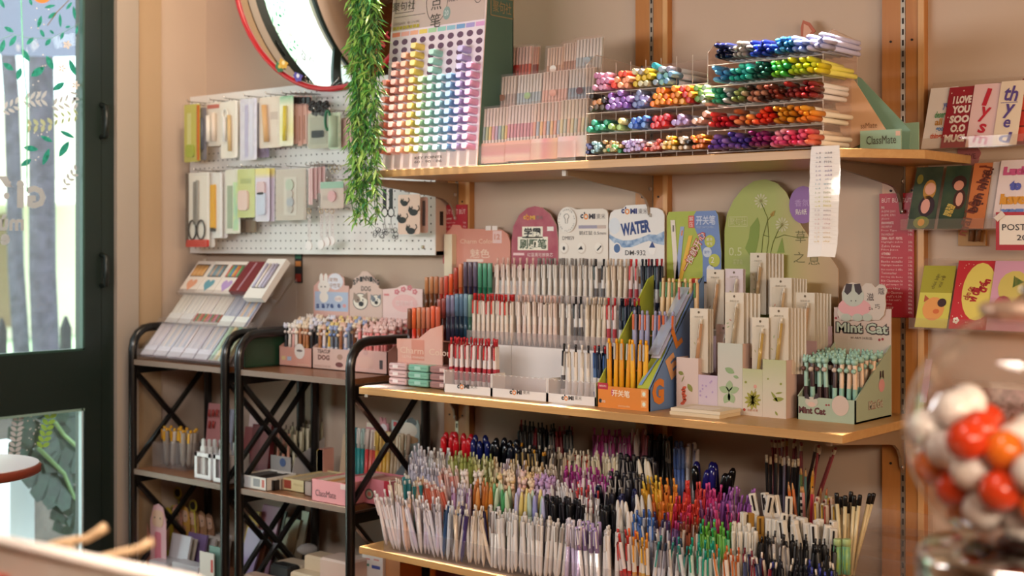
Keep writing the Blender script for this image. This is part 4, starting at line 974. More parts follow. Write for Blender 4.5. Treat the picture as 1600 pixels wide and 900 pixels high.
pts = poly([(620, 565), (620, 529), (654, 529), (672, 514), (691, 508), (691, 571)], Yc); MB().prism(pts, Yc, Yc + .004, MOTTLE('#dba08e', '#e0ac9c', 8, .5)).part('front_panel', charm)
MB().prism([(Yc, ZM), (.08, ZM), (.08, ZM + .22), (.02, ZM + .2), (Yc + .06, ZM + .13), (Yc, ZM + .1)], cx0, cx0 + .003, sal, 'YZ').part('side_panel', charm)
m = MB(); px_text(m, 'Charm  Color', 664, 549, Yc, 78, C('#e9c8b0', .5), 10); px_text(m, 'ULTRA MARKER', 646, 558, Yc, 34, C('#ecd3c2', .5), 3.5)
m.part('lettering', charm)
m = MB(); px_rect(m, 643, 663, 531, 563, Yc, C('#d48a76', .5), .0003); m.part('printed_stroke', charm)
for (y_, z_, nmx) in ((-.14, .089, 1), (-.06, .119, 2), (.045, .189, 3)):
    MB().box(cx0 + .004, PX((692, 738, 770)[nmx - 1], y_), y_ - .012, y_ + .014, ZM + z_ - .003, ZM + z_, sal).part('step', charm)
def twotone(px, ptop, Y, base_z, lo, hi, label, group, r=.0068):
    p = P(px, ptop, Y); L = p.z - (ZM + base_z)
    root = MB().ring([(r, 0), (r, L * .55)], OC(.25), 8)
    root = root.mesh('two_tone_marker')
    o = bpy.data.objects.new('two_tone_marker', root); COL.objects.link(o); o.location = (p.x, Y, ZM + base_z); tag(o, label, 'marker', group); o.color = rgb(lo)
    c = MB().ring([(r * 1.06, L * .53), (r * 1.06, L - .002), (r * .98, L)], OC(.25), 8).part('cap', o, local=True); c.color = rgb(hi)
RED = [('#3c1c18', '#8a5a44'), ('#d8341c', '#f06c3c'), ('#b0502c', '#d88a62'), ('#8c3424', '#cf7a5a'), ('#a83828', '#d8856a'), ('#d43c20', '#ee6c48'), ('#b02c20', '#dd6a50')]
for i, (lo, hi) in enumerate(RED): twotone(640 + i * 7.4, (482, 481, 480, 480, 480, 478, 479)[i], -.14, .09, lo, hi, '%s two tone marker on the lowest step of the salmon display' % ('dark brown', 'bright orange', 'copper', 'brick', 'terracotta', 'scarlet', 'crimson')[i], 'two tone markers on the lowest salmon step')
for i, (lo, hi) in enumerate([('#5c1c1c', '#a85a50'), ('#4c1818', '#98443c'), ('#4a4460', '#857f9a'), ('#403c58', '#8c86a0'), ('#24344c', '#6f8ba2'), ('#1c3044', '#648098'), ('#28485c', '#7c9aac'), ('#3c6450', '#8fb09a')]): twotone(687 + i * 6.9, (467, 466, 461, 461, 459, 459, 459, 460)[i], -.06, .12, lo, hi, '%s two tone marker on the second step of the salmon display' % ('oxblood', 'maroon', 'violet grey', 'slate violet', 'ink blue', 'midnight', 'petrol blue', 'sage green')[i], 'two tone markers on the second salmon step')
for i, (lo, hi) in enumerate([('#6c3c20', '#c88a5c'), ('#7c4424', '#cc8c60'), ('#5c2c1c', '#c07c54'), ('#a03024', '#d07c60'), ('#ba2a20', '#d85a48'), ('#d8401c', '#ee6438'), ('#7c1c18', '#b84838'), ('#b04824', '#dc8458'), ('#28243c', '#6a5c6e'), ('#2a2440', '#665a6c'), ('#2c2844', '#70647a'), ('#1c6c4c', '#5ca482'), ('#18644a', '#58a080'), ('#2c7454', '#68a88a')]): twotone(667 + i * 7.6, (433, 432, 432, 433, 431, 428, 418, 412, 409, 409, 409, 411, 411, 411)[i], min(.045, .045), .19, lo, hi, '%s two tone marker on the highest step of the salmon display' % ('tan', 'caramel', 'umber', 'rust', 'tomato', 'flame', 'dark red', 'amber brown', 'black violet', 'aubergine', 'dusk violet', 'emerald', 'forest green', 'jade')[i], 'two tone markers on the highest salmon step')
# flat packs piled under the salmon display
for s, (xa, xb, body, lab, nm) in enumerate([(607, 634, '#d9b6b4', '#eadcd8', 'pink'), (637, 668, '#86bda6', '#a9d2c2', 'mint'), (671, 697, '#a97f7c', '#e0bfb8', 'mauve')]):
    for k in range(3):
        Y = -.215; xq0, xq1 = PX(xa, Y), PX(xb, Y); z0 = PZ((xa + xb) / 2, (601, 604, 607)[s], Y) + k * .0205
        z0 = max(z0, ZM + .002 + k * .0205)
        root = thing('flat_case', '%s flat clear case, %s of its pile under the salmon display' % (nm, ('lowest', 'middle', 'topmost')[k]), 'case', ((xq0 + xq1) / 2, Y + .03, z0), '%s cases under the salmon display' % nm)
        MB().bbox(xq0, xq1, Y, Y + .075, z0, z0 + .0185, C(body, .12), .003).part('box', root)
        MB().box(xq0 + .003, xq1 - .003, Y - .0007, Y, z0 + .0085, z0 + .0105, C('#8a6a66' if s != 1 else '#5c9a84', .4)).part('lid_seam', root)
        a = (.25, .35, .62)[s]; MB().box(xq0 + (xq1 - xq0) * a, xq0 + (xq1 - xq0) * (a + .3), Y - .001, Y, z0 + .005, z0 + .014, C(lab, .4)).part('label_sticker', root)
# dark pink arch
r_ = header(poly([(872, 420), (872, 375), (869, 352), (860, 335), (848, 325), (836, 322), (824, 325), (811, 336), (802, 354), (799, 380), (799, 420)], YB), 'dark pink arch shaped header board behind the blush pens', MOTTLE('#a8475a', '#b5606a', 25, .5))
m = MB(); comi(m, 833, 340, YB, 30, C('#e9b04c', .5)); pale = C('#efe2c8', .5)
px_rect(m, 816, 848, 354, 372, YB, C('#f4ecd8', .5)); px_rect(m, 809, 856, 370, 391, YB, C('#f4ecd8', .5)); px_text(m, '学霸', 832, 363, YB, 26, inkd, 15, .03, lift=.001); px_text(m, '刷题笔', 833, 381, YB, 42, C('#5c6a54', .6), 16, .03, lift=.001)
px_rect(m, 802, 819, 395, 399, YB, C('#f0c8c8', .5)); px_text(m, '红蓝黑可擦换芯', 844, 398, YB, 40, C('#eedcd4', .5), 6); px_rect(m, 855, 865, 354, 361, YB, C('#eee4dc', .5)); m.part('lettering', r_)
# white board with round badge
r_ = header(poly([(950, 420), (950, 333), (947, 328), (942, 326), (900, 327), (893, 324), (886, 323), (880, 325), (875, 330), (873, 340), (873, 420)], YB), 'white header board with a round cup badge behind the grey pens', C('#ece2d6', .5))
m = MB(); comi(m, 926, 338, YB, 38, C('#3c3a44', .6)); px_rect(m, 904, 947, 352, 357, YB, C('#a49cae', .5)); px_rect(m, 933, 947, 352, 357, YB, C('#c9b4a8', .5), .0006)
px_text(m, '鹅红鼠 0.5mm', 926, 364, YB, 42, C('#5c5450', .6), 6.5); px_text(m, 'DM859', 888, 372, YB, 18, C('#6c6460', .6), 6)
for px in (882, 909, 936): px_disc(m, px, 388, 7, 9, YB - .0002, C('#d8cabc', .5)); px_disc(m, px - 1, 387, 6, 8, YB - .0006, C('#f1e9de', .5))
px_disc(m, 881, 388, 2, 3.4, YB - .001, inkd, 8); m.add([tuple(P(a, b, YB - .001)) for a, b in ((903, 390), (908, 384), (911, 390))], [(0, 1, 2)], inkd); m.add([tuple(P(a, b, YB - .001)) for a, b in ((932, 391), (939, 383), (940, 385), (934, 392))], [(0, 1, 2, 3)], inkd)
m.part('lettering', r_)
m = MB(); px_disc(m, 885.5, 344, 14.5, 19.5, YB - .004, C('#f0e8de', .5), 24)
for a in range(26):
    t = pi * .95 - a * 2 * pi / 26 * .98
    letter(m, 'LOW CENTER OF GRAVITY NEUTRAL PEN'[a % 33], P(885.5 + 12 * cos(t), 344 - 16.5 * sin(t), YB - .0044), None, C('#6c6664', .6), h=.0045, rot=t - pi / 2, res=1)
q = P(885, 342, YB - .0046)
m.tube([(q.x + .009 * cos(a), q.y, q.z + .006 + .008 * sin(a)) for a in (0, .6, 1.2, 1.9, 2.5, 3.14)], .0007, C('#6c6664', .6), 4).tube([(q.x - .009, q.y, q.z + .006), (q.x - .004, q.y, q.z - .001), (q.x - .004, q.y, q.z - .012), (q.x + .004, q.y, q.z - .012), (q.x + .004, q.y, q.z - .001), (q.x + .009, q.y, q.z + .006)], .0007, C('#6c6664', .6), 4)
m.part('round_badge', r_)
# water board
r_ = header(poly([(1038, 432), (1038, 336), (1035, 329), (1027, 325), (1014, 324), (1010, 319), (978, 321), (973, 326), (960, 328), (954, 333), (952, 341), (952, 432)], YB), 'white header board with a blue water splash and brush lettering', C('#ece8e4', .5))
m = MB(); comi(m, 991, 330, YB, 40, C('#2c3878', .6)); px_text(m, 'WATER', 993, 356, YB, 46, C('#2c4480', .6), 20, .05, .12)
blu = MOTTLE('#5f86b4', '#b9cce0', 60, .4)
top_ = [(952, 366), (962, 372), (974, 376), (988, 375), (1002, 371), (1014, 366), (1026, 367), (1038, 361)]; bot_ = [(1038, 383), (1026, 381), (1014, 376), (1002, 380), (988, 386), (974, 387), (962, 382), (952, 372)]
vs = [tuple(P(a, b, YB - .0005)) for a, b in top_ + bot_[::1]]
m.add(vs, [(i, i + 1, 14 - i, 15 - i) for i in range(7)], blu)
px_disc(m, 960, 353, 9, 13, YB - .0004, C('#dfe4ea', .4)); px_disc(m, 964, 388, 6.5, 9, YB - .0006, C('#f4f0ec', .5)); px_disc(m, 964, 388, 5, 7, YB - .001, C('#4c6c9c', .5)); px_disc(m, 1019, 389, 6, 9, YB - .0006, C('#f4f0ec', .5)); m.add([tuple(P(a, b, YB - .001)) for a, b in ((1019, 377), (1024, 387), (1014, 387))], [(0, 1, 2)], C('#2c4480', .5))
px_text(m, 'DM-932', 993, 395, YB, 32, C('#4a4648', .6), 8, .01); m.part('lettering', r_)
# ---- orange, green and blue switch pen box
YO = -.24; X1o = PX(1015, YO); X0o = PX(933, YO); zf = ZM + .052
root = thing('counter_display', 'orange fronted counter display with green slanted sides and big orange letters', 'display', ((X0o + X1o) / 2, -.15, ZM))
org = C('#e2862e', .5); grn = MOTTLE('#a8b43c', '#b9c24c', 10, .5); blue = C('#6d8cc0', .5)
MB().box(X0o, X1o, YO, YO + .003, ZM, zf, org).part('front_panel', root)
prof_ = [(YO, ZM), (.0, ZM), (.0, ZM + .315), (-.025, ZM + .305), (YO, zf + .002)]
MB().prism(prof_, X0o, X0o + .003, grn, 'YZ').part('side_panel', root, label='green left side')
MB().prism(prof_, X1o - .003, X1o, blue, 'YZ').part('side_panel', root, label='blue right side with orange letters')
MB().slab((X1o - .036, YO, zf + .002), (X1o, YO, zf + .002), (X1o, -.01, ZM + .312), (X1o - .036, -.01, ZM + .312), .003, grn).part('slanted_flap', root, label='green slanted flap')
def sl(t, s): return Vector((X1o - .036 * (1 - s), YO + (.23) * t - .0015, zf + .002 + (ZM + .312 - zf - .002) * t + .0012))
m = MB(); m.quad(sl(.02, .05), sl(.02, .3), sl(.5, .95), sl(.42, .95), C('#7f9cc8', .5)); m.quad(sl(.3, .0), sl(.62, .0), sl(.75, .5), sl(.5, .5), C('#8fa632', .5)); m.quad(sl(.93, .3), sl(.93, .95), sl(.985, .95), sl(.985, .3), C('#c23a34', .5)); m.part('flap_print', root)
SB = basis((0, .18, .0), (0, 0, 1))
m = MB(); oo = C('#e88a34', .5)
q = PW(1027, 612, X1o + .0005); letter(m, 'G', (X1o + .0006, q.y + .003, q.z), .05, oo, h=.062, B=SIDE, bold=.06)
q = PW(1050, 572, X1o); letter(m, 'E', (X1o + .0006, q.y, q.z + .0), .04, C('#e8b080', .5), h=.055, B=SIDE, bold=.06, rot=.5); letter(m, 'L', (X1o + .0006, q.y + .02, q.z + .07), .034, oo, h=.05, B=SIDE, bold=.06, rot=.5)
m.part('lettering', root)
m = MB(); px_rect(m, 934, 950, 598, 608, YO, C('#b8243c', .5)); px_text(m, 'WENYU', 942, 603, YO, 11, cream, 3, lift=.001); px_text(m, '开关笔', 970, 615, YO, 28, C('#f6e0c4', .5), 11, .02, rot=-.02); px_disc(m, 957.5, 613, 2.5, 6, YO - .0005, C('#c2486a', .5), 10); px_disc(m, 938, 626, 2.6, 3.3, YO - .0005, inkd, 10); px_text(m, '05', 943, 627, YO, 6, cream, 3.5); px_text(m, 'SWITCH PEN', 975, 635, YO, 18, C('#f4dcb8', .5), 2.6)
for yy_ in (616, 632): px_rect(m, 1002, 1010, yy_ - 6, yy_ + 5, YO, C('#f0b070', .5)); px_disc(m, 1006, yy_, 2.6, 3.4, YO - .001, C('#e8eed8', .5), 10)
m.part('lettering', root, label='lettering on the orange front')
for (y_, z_) in ((-.21, .012), (-.13, .084), (-.05, .165)):
    MB().box(X0o + .004, X1o - .004, y_ - .01, y_ + .012, ZM + z_ - .003, ZM + z_, C('#c2742a', .6)).part('step', root)
for i, (y_, z_, x0, x1, body, clip, nm, L) in enumerate([(-.21, .0125, 953, 1008, ['#eea81c', '#f2b428', '#e89c14'], '#b9b2a8', 'yellow', 1.09), (-.13, .0845, 992, 1050, ['#9a98b8', '#a6a2c0', '#8f90b4'], '#d0602c', 'lavender', 1.05), (-.05, .1655, 1034, 1088, ['#ecc896', '#e8c08c', '#f0d0a0'], '#4c7c3c', 'cream', 1.03)]):
    for k in range(7):
        px = x0 + (x1 - x0) * k / 6
        o = pen('soft', (PX(px, y_), y_, ZM + z_), (R.uniform(-.03, .03), R.uniform(0, .04), 1), (R.choice(body), body[0], clip), '%s switch pen with %s clip on %s step of the orange box' % (nm, ('grey', 'orange', 'green')[i], ('front', 'middle', 'rear')[i]) + ', %s' % ORD[k], '%s switch pens in the orange box' % nm, roll=R.uniform(-.5, .5), scale=(1.12, 1.12, L), name='switch_pen')
# the box's picture board
b0 = poly([(1127, 440), (1127, 395), (1122, 337), (1118, 329), (1045, 331), (1042, 338), (1042, 440)], YB)
MB().prism(b0, YB, YB + .003, grn).part('header_panel', root)
m = MB(); d = .0006
m.add([tuple(P(a, b, YB - d)) for a, b in ((1127, 440), (1127, 395), (1122, 337), (1118, 329), (1088, 330), (1083, 338), (1084, 352), (1092, 372), (1098, 400), (1098, 440))], [tuple(range(10))], C('#6c86bc', .5))
def bar(x0, y0, x1, y1, w_, mat, k=.0012): m.add([tuple(P(a, b, YB - k)) for a, b in ((x0 - w_ / 2, y0), (x0 + w_ / 2, y0), (x1 + w_ / 2, y1), (x1 - w_ / 2, y1))], [(3, 2, 1, 0)], mat)
bar(1051, 344, 1057, 436, 7, C('#e9dccc', .5)); bar(1052, 352, 1052, 362, 2.4, C('#6a645c', .5), .0018); bar(1066, 354, 1058, 436, 6, C('#9aa8d0', .5)); bar(1079, 368, 1063, 436, 6, C('#e8b434', .5)); bar(1066, 360, 1065, 368, 2, orange, .0018)
letter(m, '一按就开心', P(1084, 393, YB - .0016), .118, C('#c8322c', .5), h=.026, rot=1.05, bold=.05); letter(m, '一按就开心', P(1084, 393, YB - .0022), .112, C('#f4ead8', .5), h=.021, rot=1.05)
px_text(m, '开关笔', 1103, 344, YB, 30, C('#c9d0e4', .5), 15, .02, lift=.0014); px_text(m, 'PRESS SWITCH PEN', 1102, 355, YB, 26, C('#b9c4de', .5), 3, lift=.0014); px_rect(m, 1076, 1085, 337, 356, YB, C('#d8503c', .5), .0012); px_text(m, '解', 1080.5, 342, YB, 6, cream, 7, lift=.0018); px_text(m, '压', 1080.5, 351, YB, 6, cream, 7, lift=.0018)
for (px, py, r, c_) in ((1109, 377, 8.5, '#b9bc40'), (1105, 394, 7, '#c9d0dc'), (1116, 407, 9, '#b9bc40'), (1110, 421, 6, '#d8dce4')): px_disc(m, px, py, r, r * 1.15, YB - .0012, C(c_, .5))
px_text(m, '2', 1114, 406, YB, 5, cream, 9, lift=.002); px_text(m, '顺滑', 1109, 374, YB, 9, cream, 5, lift=.002); px_text(m, '书写', 1109, 381, YB, 9, cream, 5, lift=.002); px_text(m, '速干', 1105, 394, YB, 9, blue, 5, lift=.002)
m.part('header_print', root)
# clear pack leaning on the slanted flap
pk0 = sl(.25, .45); pk1 = sl(.86, .45); ax = (pk1 - pk0).normalized()
root = thing('sample_pen', 'lavender pen in a long clear sleeve lying on the green slanted flap', 'pen', pk0)
sd = Vector((1, 0, 0)); nr = ax.cross(sd).normalized() * -1
if nr.y > 0: nr = -nr
m = MB(); m.slab(pk0 - sd * .013 + nr * .004, pk0 + sd * .013 + nr * .004, pk1 + sd * .013 + nr * .004, pk1 - sd * .013 + nr * .004, .002, C('#d8d4e4', .3)); m.part('sleeve_card', root)
MB().tube([pk0 + nr * .010 + ax * .01, pk1 + nr * .010 - ax * .02], .0055, C('#8f8cc0', .3), 8).part('barrel', root)
MB().box(-.002, .002, -.001, .001, 0, .03, C('#b84c4c', .4)).part('clip', root, local=True).location = pk1 - pk0 + nr * .017 - ax * .04
MB().slab(pk0 - sd * .015 + nr * .017, pk0 + sd * .015 + nr * .017, pk1 + sd * .015 + nr * .017, pk1 - sd * .015 + nr * .017, .0004, CLEAR('#f0f4fa', .72, .06, '#e6eef6')).part('clear_sleeve', root)

# ---- flower display with carded pens
YG = -.152
root = thing('flower_display', 'pale stepped display printed with wild flowers, holding carded pens', 'display', (PX(1150, YG), -.1, ZM))
pinkish = C('#d9b9b0', .55); sage_ = GRAD([(0, '#d8c8b8'), (.55, '#cdc6ac'), (1, '#b9bb8c')]); lil = GRAD([(0, '#d6c3c8'), (1, '#cdb8cc')]); gsg = GRAD([(0, '#d6c6bc'), (1, '#c3c4b6')])
def block(x0, x1, h, mat, depth=.05, side=pinkish):
    a, b = PX(x0, YG), PX(x1, YG)
    MB().box(a, b, YG, YG + .002, ZM, ZM + h, mat).part('front_panel', root)
    MB().box(b - .002, b, YG + .002, YG + depth, ZM, ZM + h, side).box(a, a + .002, YG + .002, YG + depth, ZM, ZM + h, side).part('side_panel', root)
block(1057, 1091, .124, GRAD([(0, '#d9c0b4'), (1, '#dcc5ba')])); block(1091.3, 1121, .086, lil); block(1121.3, 1160, .164, gsg); block(1160.3, 1191.5, .108, sage_); block(1191.7, 1228, .132, sage_)
a, b = PX(1057, YG), PX(1228, YG); fA0 = PH(1244, 655, ZM).x
for (y_, h) in ((-.035, .17), (.055, .2)):
    MB().box(a, min(PX(1300, y_), fA0 - .004), y_, y_ + .002, ZM, ZM + h, C('#cba8ac', .55)).part('inner_wall', root)
hill = [(1310, 520), (1310, 420), (1300, 405), (1270, 378), (1252, 352), (1240, 325), (1228, 300), (1214, 286), (1196, 280), (1178, 283), (1160, 295), (1146, 313), (1136, 335), (1132, 360), (1132, 520)]
MB().prism(poly(hill, YB), YB, YB + .003, GRAD([(0, '#a3ac52'), (.45, '#aab060'), (.75, '#bda474'), (1, '#b99a78')], 'X', .55)).part('header_panel', root)
MB().prism([(c[0], c[1]) for c in [(P(1256, 320, YB).x + .038 * cos(t * pi / 10), P(1256, 320, YB).z + .046 * sin(t * pi / 10)) for t in range(20)]], YB - .004, YB - .001, C('#8a5a9c', .5), side=C('#cdb0c8', .5)).part('round_badge', root, label='purple round badge')
m = MB(); px_text(m, '香氛', 1253, 317, YB - .004, 22, C('#b893c4', .5), 11); px_text(m, '贴纸', 1252, 331, YB - .004, 18, cream, 9)
wf = C('#d6cfae', .6); lf = C('#7f9438', .6)
for (px, py) in ((1189, 314), (1222, 351)):
    for i in range(12):
        t = i * pi / 6; v = [P(px + r * cos(t + k), py + r * 1.1 * sin(t + k), YB - .0006) for r, k in ((2, 0), (9, -.16), (11, 0), (9, .16))]; m.add(v, [(0, 1, 2, 3)], C('#c9c39c', .6))
    px_disc(m, px, py, 2.3, 2.6, YB - .0009, C('#8c8448', .6), 8)
for pts_ in ([(1184, 339), (1187, 352), (1186, 370), (1181, 395), (1172, 400), (1164, 388), (1170, 372), (1172, 355)], [(1222, 371), (1226, 395), (1214, 395), (1219, 380)]): m.add([P(a, b, YB - .0006) for a, b in pts_], [tuple(range(len(pts_)))], lf)
for pts_ in ([(1190, 395), (1192, 370), (1199, 345), (1208, 333)], [(1198, 395), (1201, 375), (1199, 340), (1190, 318)], [(1204, 395), (1208, 378), (1216, 360), (1222, 352)], [(1212, 372), (1225, 367), (1245, 371), (1262, 371)], [(1192, 367), (1202, 370)]): m.tube([P(a, b, YB - .0008) for a, b in pts_], .0008, C('#6f7a34', .6), 4)
m.add([P(a, b, YB - .001) for a, b in ((1203, 335), (1208, 330), (1211, 329), (1209, 337), (1205, 339))], [(0, 1, 2, 3, 4)], C('#a8862c', .6))
for px, py, ch, w_, h_ in ((1251, 370, '草', 16, 19), (1249, 402, '之', 18, 17), (1272, 407, '息', 18, 14)): px_text(m, ch, px, py, YB, w_, C('#6f6a3c', .6), h_)
px_text(m, '聚句社', 1153, 346, YB, 26, C('#c4c48c', .6), 11); px_text(m, '0.5', 1149, 393, YB, 20, C('#c9cb98', .6), 13); px_text(m, '子弹头', 1153, 407, YB, 15, C('#c4c48c', .6), 4); px_text(m, '速干笔', 1153, 411, YB, 15, C('#c4c48c', .6), 4)
for (x0, x1, y0, y1) in ((1138, 1168, 338.5, 339.5), (1138, 1168, 353, 354), (1138, 1138.8, 338.5, 354), (1167.2, 1168, 338.5, 354)): px_rect(m, x0, x1, y0, y1, YB, C('#c4c48c', .6))
m.part('header_print', root)
m = MB(); k = .0006
def lfp(px, py, L, W__, ang, mat): m.add([P(px + a, py - b, YG - k) for a, b in leafpts((0, 0), L, W__, ang)], [tuple(range(12))], mat)
g_ = C('#a09a3c', .6); gg = C('#8fa878', .6)
for i in range(11): lfp(1176 + 6 * cos(i * .571), 625 + 8 * sin(i * .571), 15, 5, -i * .571, g_)
for a_ in ((1140, 579, 17, 9, -.5), (1150, 589, 9, 5, -.4)): lfp(*a_, gg)
for an in (.35, 1.5, 2.7, -2.0, -1.1): lfp(1139 + 8 * cos(an), 613 - 10 * sin(an), 18, 11, an, C('#9fb388', .6))
for a_ in ((1210, 620, 20, 4, -1.0), (1216, 624, 18, 7, .1), (1217, 614, 11, 3, .15), (1213, 646, 8, 3, -1.1), (1165, 597, 4, 4, 0), (1220, 600, 4, 4, 0), (1200, 592, 3, 3, 0)): lfp(*a_, C('#8f9440', .6))
for a_ in ((1064, 583, 9, 6, -.5), (1078, 606, 15, 7, -1.1), (1067, 592, 12, 1.5, 1.2)): lfp(*a_, C('#8c8c40', .6))
for i in range(7): lfp(1069 + R.uniform(-3, 3), 606 + i * 4, 8, 5, R.uniform(-1, 1), C('#cf5a3c', .6))
m.tube([P(1180, 608, YG - k), P(1179, 618, YG - k)], .0007, C('#a08a54', .6), 4); px_disc(m, 1180, 604, 2.6, 3.2, YG - k, C('#d89a88', .6), 8); px_disc(m, 1163, 640, 2.2, 2.2, YG - k, C('#b8402c', .6), 8); px_text(m, '清新花果', 1176, 641, YG, 17, C('#c88468', .6), 4)
for i in range(9): px_disc(m, R.uniform(1094, 1118), R.uniform(595, 625), 1.5, 1.8, YG - k, C('#b79cc4', .6), 6)
m.part('flower_print', root)
cardm = C('#ddd0bc', .55); blister = CLEAR('#fdfcfa', .97, .05, '#f0ece4', .1)
def carded(x0, x1, ytop, Y, nb, refill, label, stackpx=None, h=.152, tint=None):
    X0, X1 = PX(x0, Y), PX(x1, Y); z1 = PZ((x0 + x1) / 2, ytop, Y); z0 = max(ZM + .004, z1 - h); cm = tint or cardm
    wd = X1 - X0; grp = 'carded pens in the flower display'
    def one(j, Yj, Xo, lab):
        rt = thing('carded_pen', lab, 'carded pen', ((X0 + X1) / 2 + Xo, Yj, z0), grp)
        MB().box(X0 + Xo, X1 + Xo, Yj, Yj + .0016, z0, z1 - .0006 * j, cm).part('card', rt)
        xm = X0 + Xo + wd * .52
        if j == 0:
            MB().disc(((X0 + X1) / 2 + Xo, Yj - .0006, z1 - .009), .003, .003, C('#6a5a44', .7), 10).part('hang_hole', rt)
            MB().tube([(xm - wd * .10, Yj - .006, z0 + .006), (xm + wd * .16, Yj - .006, z1 - .036)], .0048, C(refill, .2), 8).part('barrel', rt)
            MB().tube([(xm + wd * .16, Yj - .006, z1 - .036), (xm + wd * .19, Yj - .006, z1 - .024)], .003, C('#efe9e0', .2), 6).part('push_button', rt)
            MB().tube([(xm + wd * .08, Yj - .0112, z1 - .07), (xm + wd * .17, Yj - .0112, z1 - .032)], .0012, C('#f4f0ea', .15), 4).part('clip', rt)
            mm = MB(); letter(mm, '清新花语', ((X0 + X1) / 2 + Xo, Yj - .0004, z1 - .02), wd * .5, C('#a89c88', .6), h=.005, res=1)
            for i in range(4): lf_ = leafpts((X0 + Xo + wd * R.uniform(.12, .3), z0 + R.uniform(.02, .1)), .008, .003, R.uniform(0, 3)); mm.add([(a, Yj - .0006, b) for a, b in lf_], [tuple(range(12))], C(R.choice(['#9fb07c', '#d0907c', '#b8b07c']), .6))
            mm.part('card_print', rt)
            MB().box(X0 + Xo + wd * .2, X1 + Xo - wd * .08, Yj - .0125, Yj - .012, z0 + .004, z1 - .022, blister).part('blister', rt)
    one(0, Y, 0, label)
    if stackpx:
        n = nb; dx = (PX(stackpx, Y + .03) - X1) / max(n, 1); dx = max(dx, .0012)
        for j in range(1, n + 1): one(j, Y + .003 + j * .0052, dx * j * .93, '%s, %s behind' % (label, ('first', 'second', 'third', 'fourth', 'fifth', 'sixth')[j - 1]))
carded(1172, 1197, 395, .062, 5, '#c9a878', 'carded pen at the very top of the flower display', 1226)
carded(1203, 1237, 434, .02, 5, '#d0b48c', 'carded pen on the right of the upper row', 1262)
carded(1243, 1273, 457, .03, 5, '#caa27c', 'carded pen at the right end of the flower display', 1300)
carded(1104, 1131, 421, .0, 1, '#c89a6a', 'carded pen with orange barrel in the upper left of the flower display', 1134)
carded(1133, 1161, 420, .005, 1, '#bfb6ac', 'lilac carded pen next to the orange one', 1170, tint=C('#dbcbd0', .55))
carded(1119, 1142, 507, -.09, 0, '#c8a08c', 'pink carded pen half hidden behind the low left step', tint=C('#d8b8ae', .55))
carded(1133, 1162, 457, -.13, 4, '#b9a88c', 'carded pen standing over the mint leaf panel', 1191)
carded(1175, 1201, 496, -.138, 0, '#c3a040', 'short carded pen with golden barrel over the thistle print')
carded(1202, 1232, 480, -.132, 5, '#c2a04c', 'carded pen with golden barrel over the tall right step', 1261)
carded(1078, 1106, 482, -.137, 2, '#c89466', 'carded pen with tan barrel over the berry print', 1120)
# ---- block of note sheets lying in front
xa, xb = PH(1048, 647, ZM).x, PH(1123, 655, ZM).x
root = thing('sticky_note_pad', 'low stack of cream note pads lying on the shelf before the flower display', 'note pad', ((xa + xb) / 2, -.2, ZM))
MB().box(xa, xb, -.25, -.158, ZM, ZM + .008, C('#dfcaa8', .7)).part('lower_pad', root); MB().box(xa + .002, xb + .001, -.249, -.157, ZM + .0085, ZM + .016, C('#e6d6bc', .7)).part('upper_pad', root)
m = MB()
for i in range(9): m.box(xa + .03 + i * .0085, xa + .036 + i * .0085, -.235, -.185, ZM + .016, ZM + .0165, C('#f3e7dc', .7))
m.part('printed_grid', root)['kind'] = 'stuff'
for i, (xx0, xx1, yy0, yy1, c_, lab) in enumerate([(568, 606, -.285, -.20, '#f0dcd8', 'white leaflet lying on the left end of the middle shelf'), (600, 628, -.29, -.225, '#efe6e0', 'second glossy leaflet overlapping the first on the shelf end'), (852, 886, -.297, -.245, '#eee0d4', 'white paper slip in front of the right pen stand')]):
    MB().box(PX(xx0, -.28), PX(xx1, -.28), yy0, yy1, ZM + i % 2 * .0006, ZM + .0005 + i % 2 * .0006, C(c_, .2)).top('leaflet', lab, 'paper')
# ---- mint box with cat topped pens
fA = PH(1244, 655, ZM); fB = PH(1340, 662.5, ZM); YM = -.136
ax0, ax1 = fA.x, fB.x; sx = .0; yb_ = .045
root = thing('counter_display', 'mint green cat box of novelty pens at the right end of the middle shelf', 'display', ((ax0 + ax1) / 2, -.09, ZM))
mg = C('#a9b8a0', .55)
MB().box(ax0, ax1, YM, YM + .003, ZM, ZM + .052, mg).part('front_panel', root)
def sq(t, z): return Vector((ax1 + sx * t, YM + (yb_ - YM) * t, ZM + z))
MB().slab(sq(0, 0), sq(1, 0), sq(1, .163), sq(0, .052), .003, mg).part('side_panel', root, label='slanted right side')
MB().slab(Vector((ax0, yb_, ZM)), Vector((ax0, YM, ZM)), Vector((ax0, YM, ZM + .052)), Vector((ax0, yb_, ZM + .163)), .003, mg).part('side_panel', root)
bz = ZM + .246
MB().box(max(PX(1302, yb_), ax0), ax1 + sx, yb_, yb_ + .003, ZM, bz, GRAD([(0, '#b4bca8'), (.5, '#c4bfae'), (.8, '#cfb8a8'), (1, '#cdb4aa')])).part('back_panel', root)
MB().box(ax0, ax1 + sx, YM + .003, yb_, ZM, ZM + .004, mg).part('floor_panel', root)
cl_ = [(1312, 500), (1308, 488), (1311, 476), (1316, 470), (1315, 458), (1320, 446), (1330, 441), (1342, 444), (1347, 448), (1353, 442), (1362, 443), (1368, 449), (1374, 444), (1382, 446), (1386, 454), (1383, 463), (1384, 476), (1381, 492), (1374, 500)]
MB().prism(poly(cl_, yb_ - .004), yb_ - .004, yb_ - .001, C('#cdbfb2', .55)).part('cloud_header', root)
m = MB(); Y = yb_ - .004
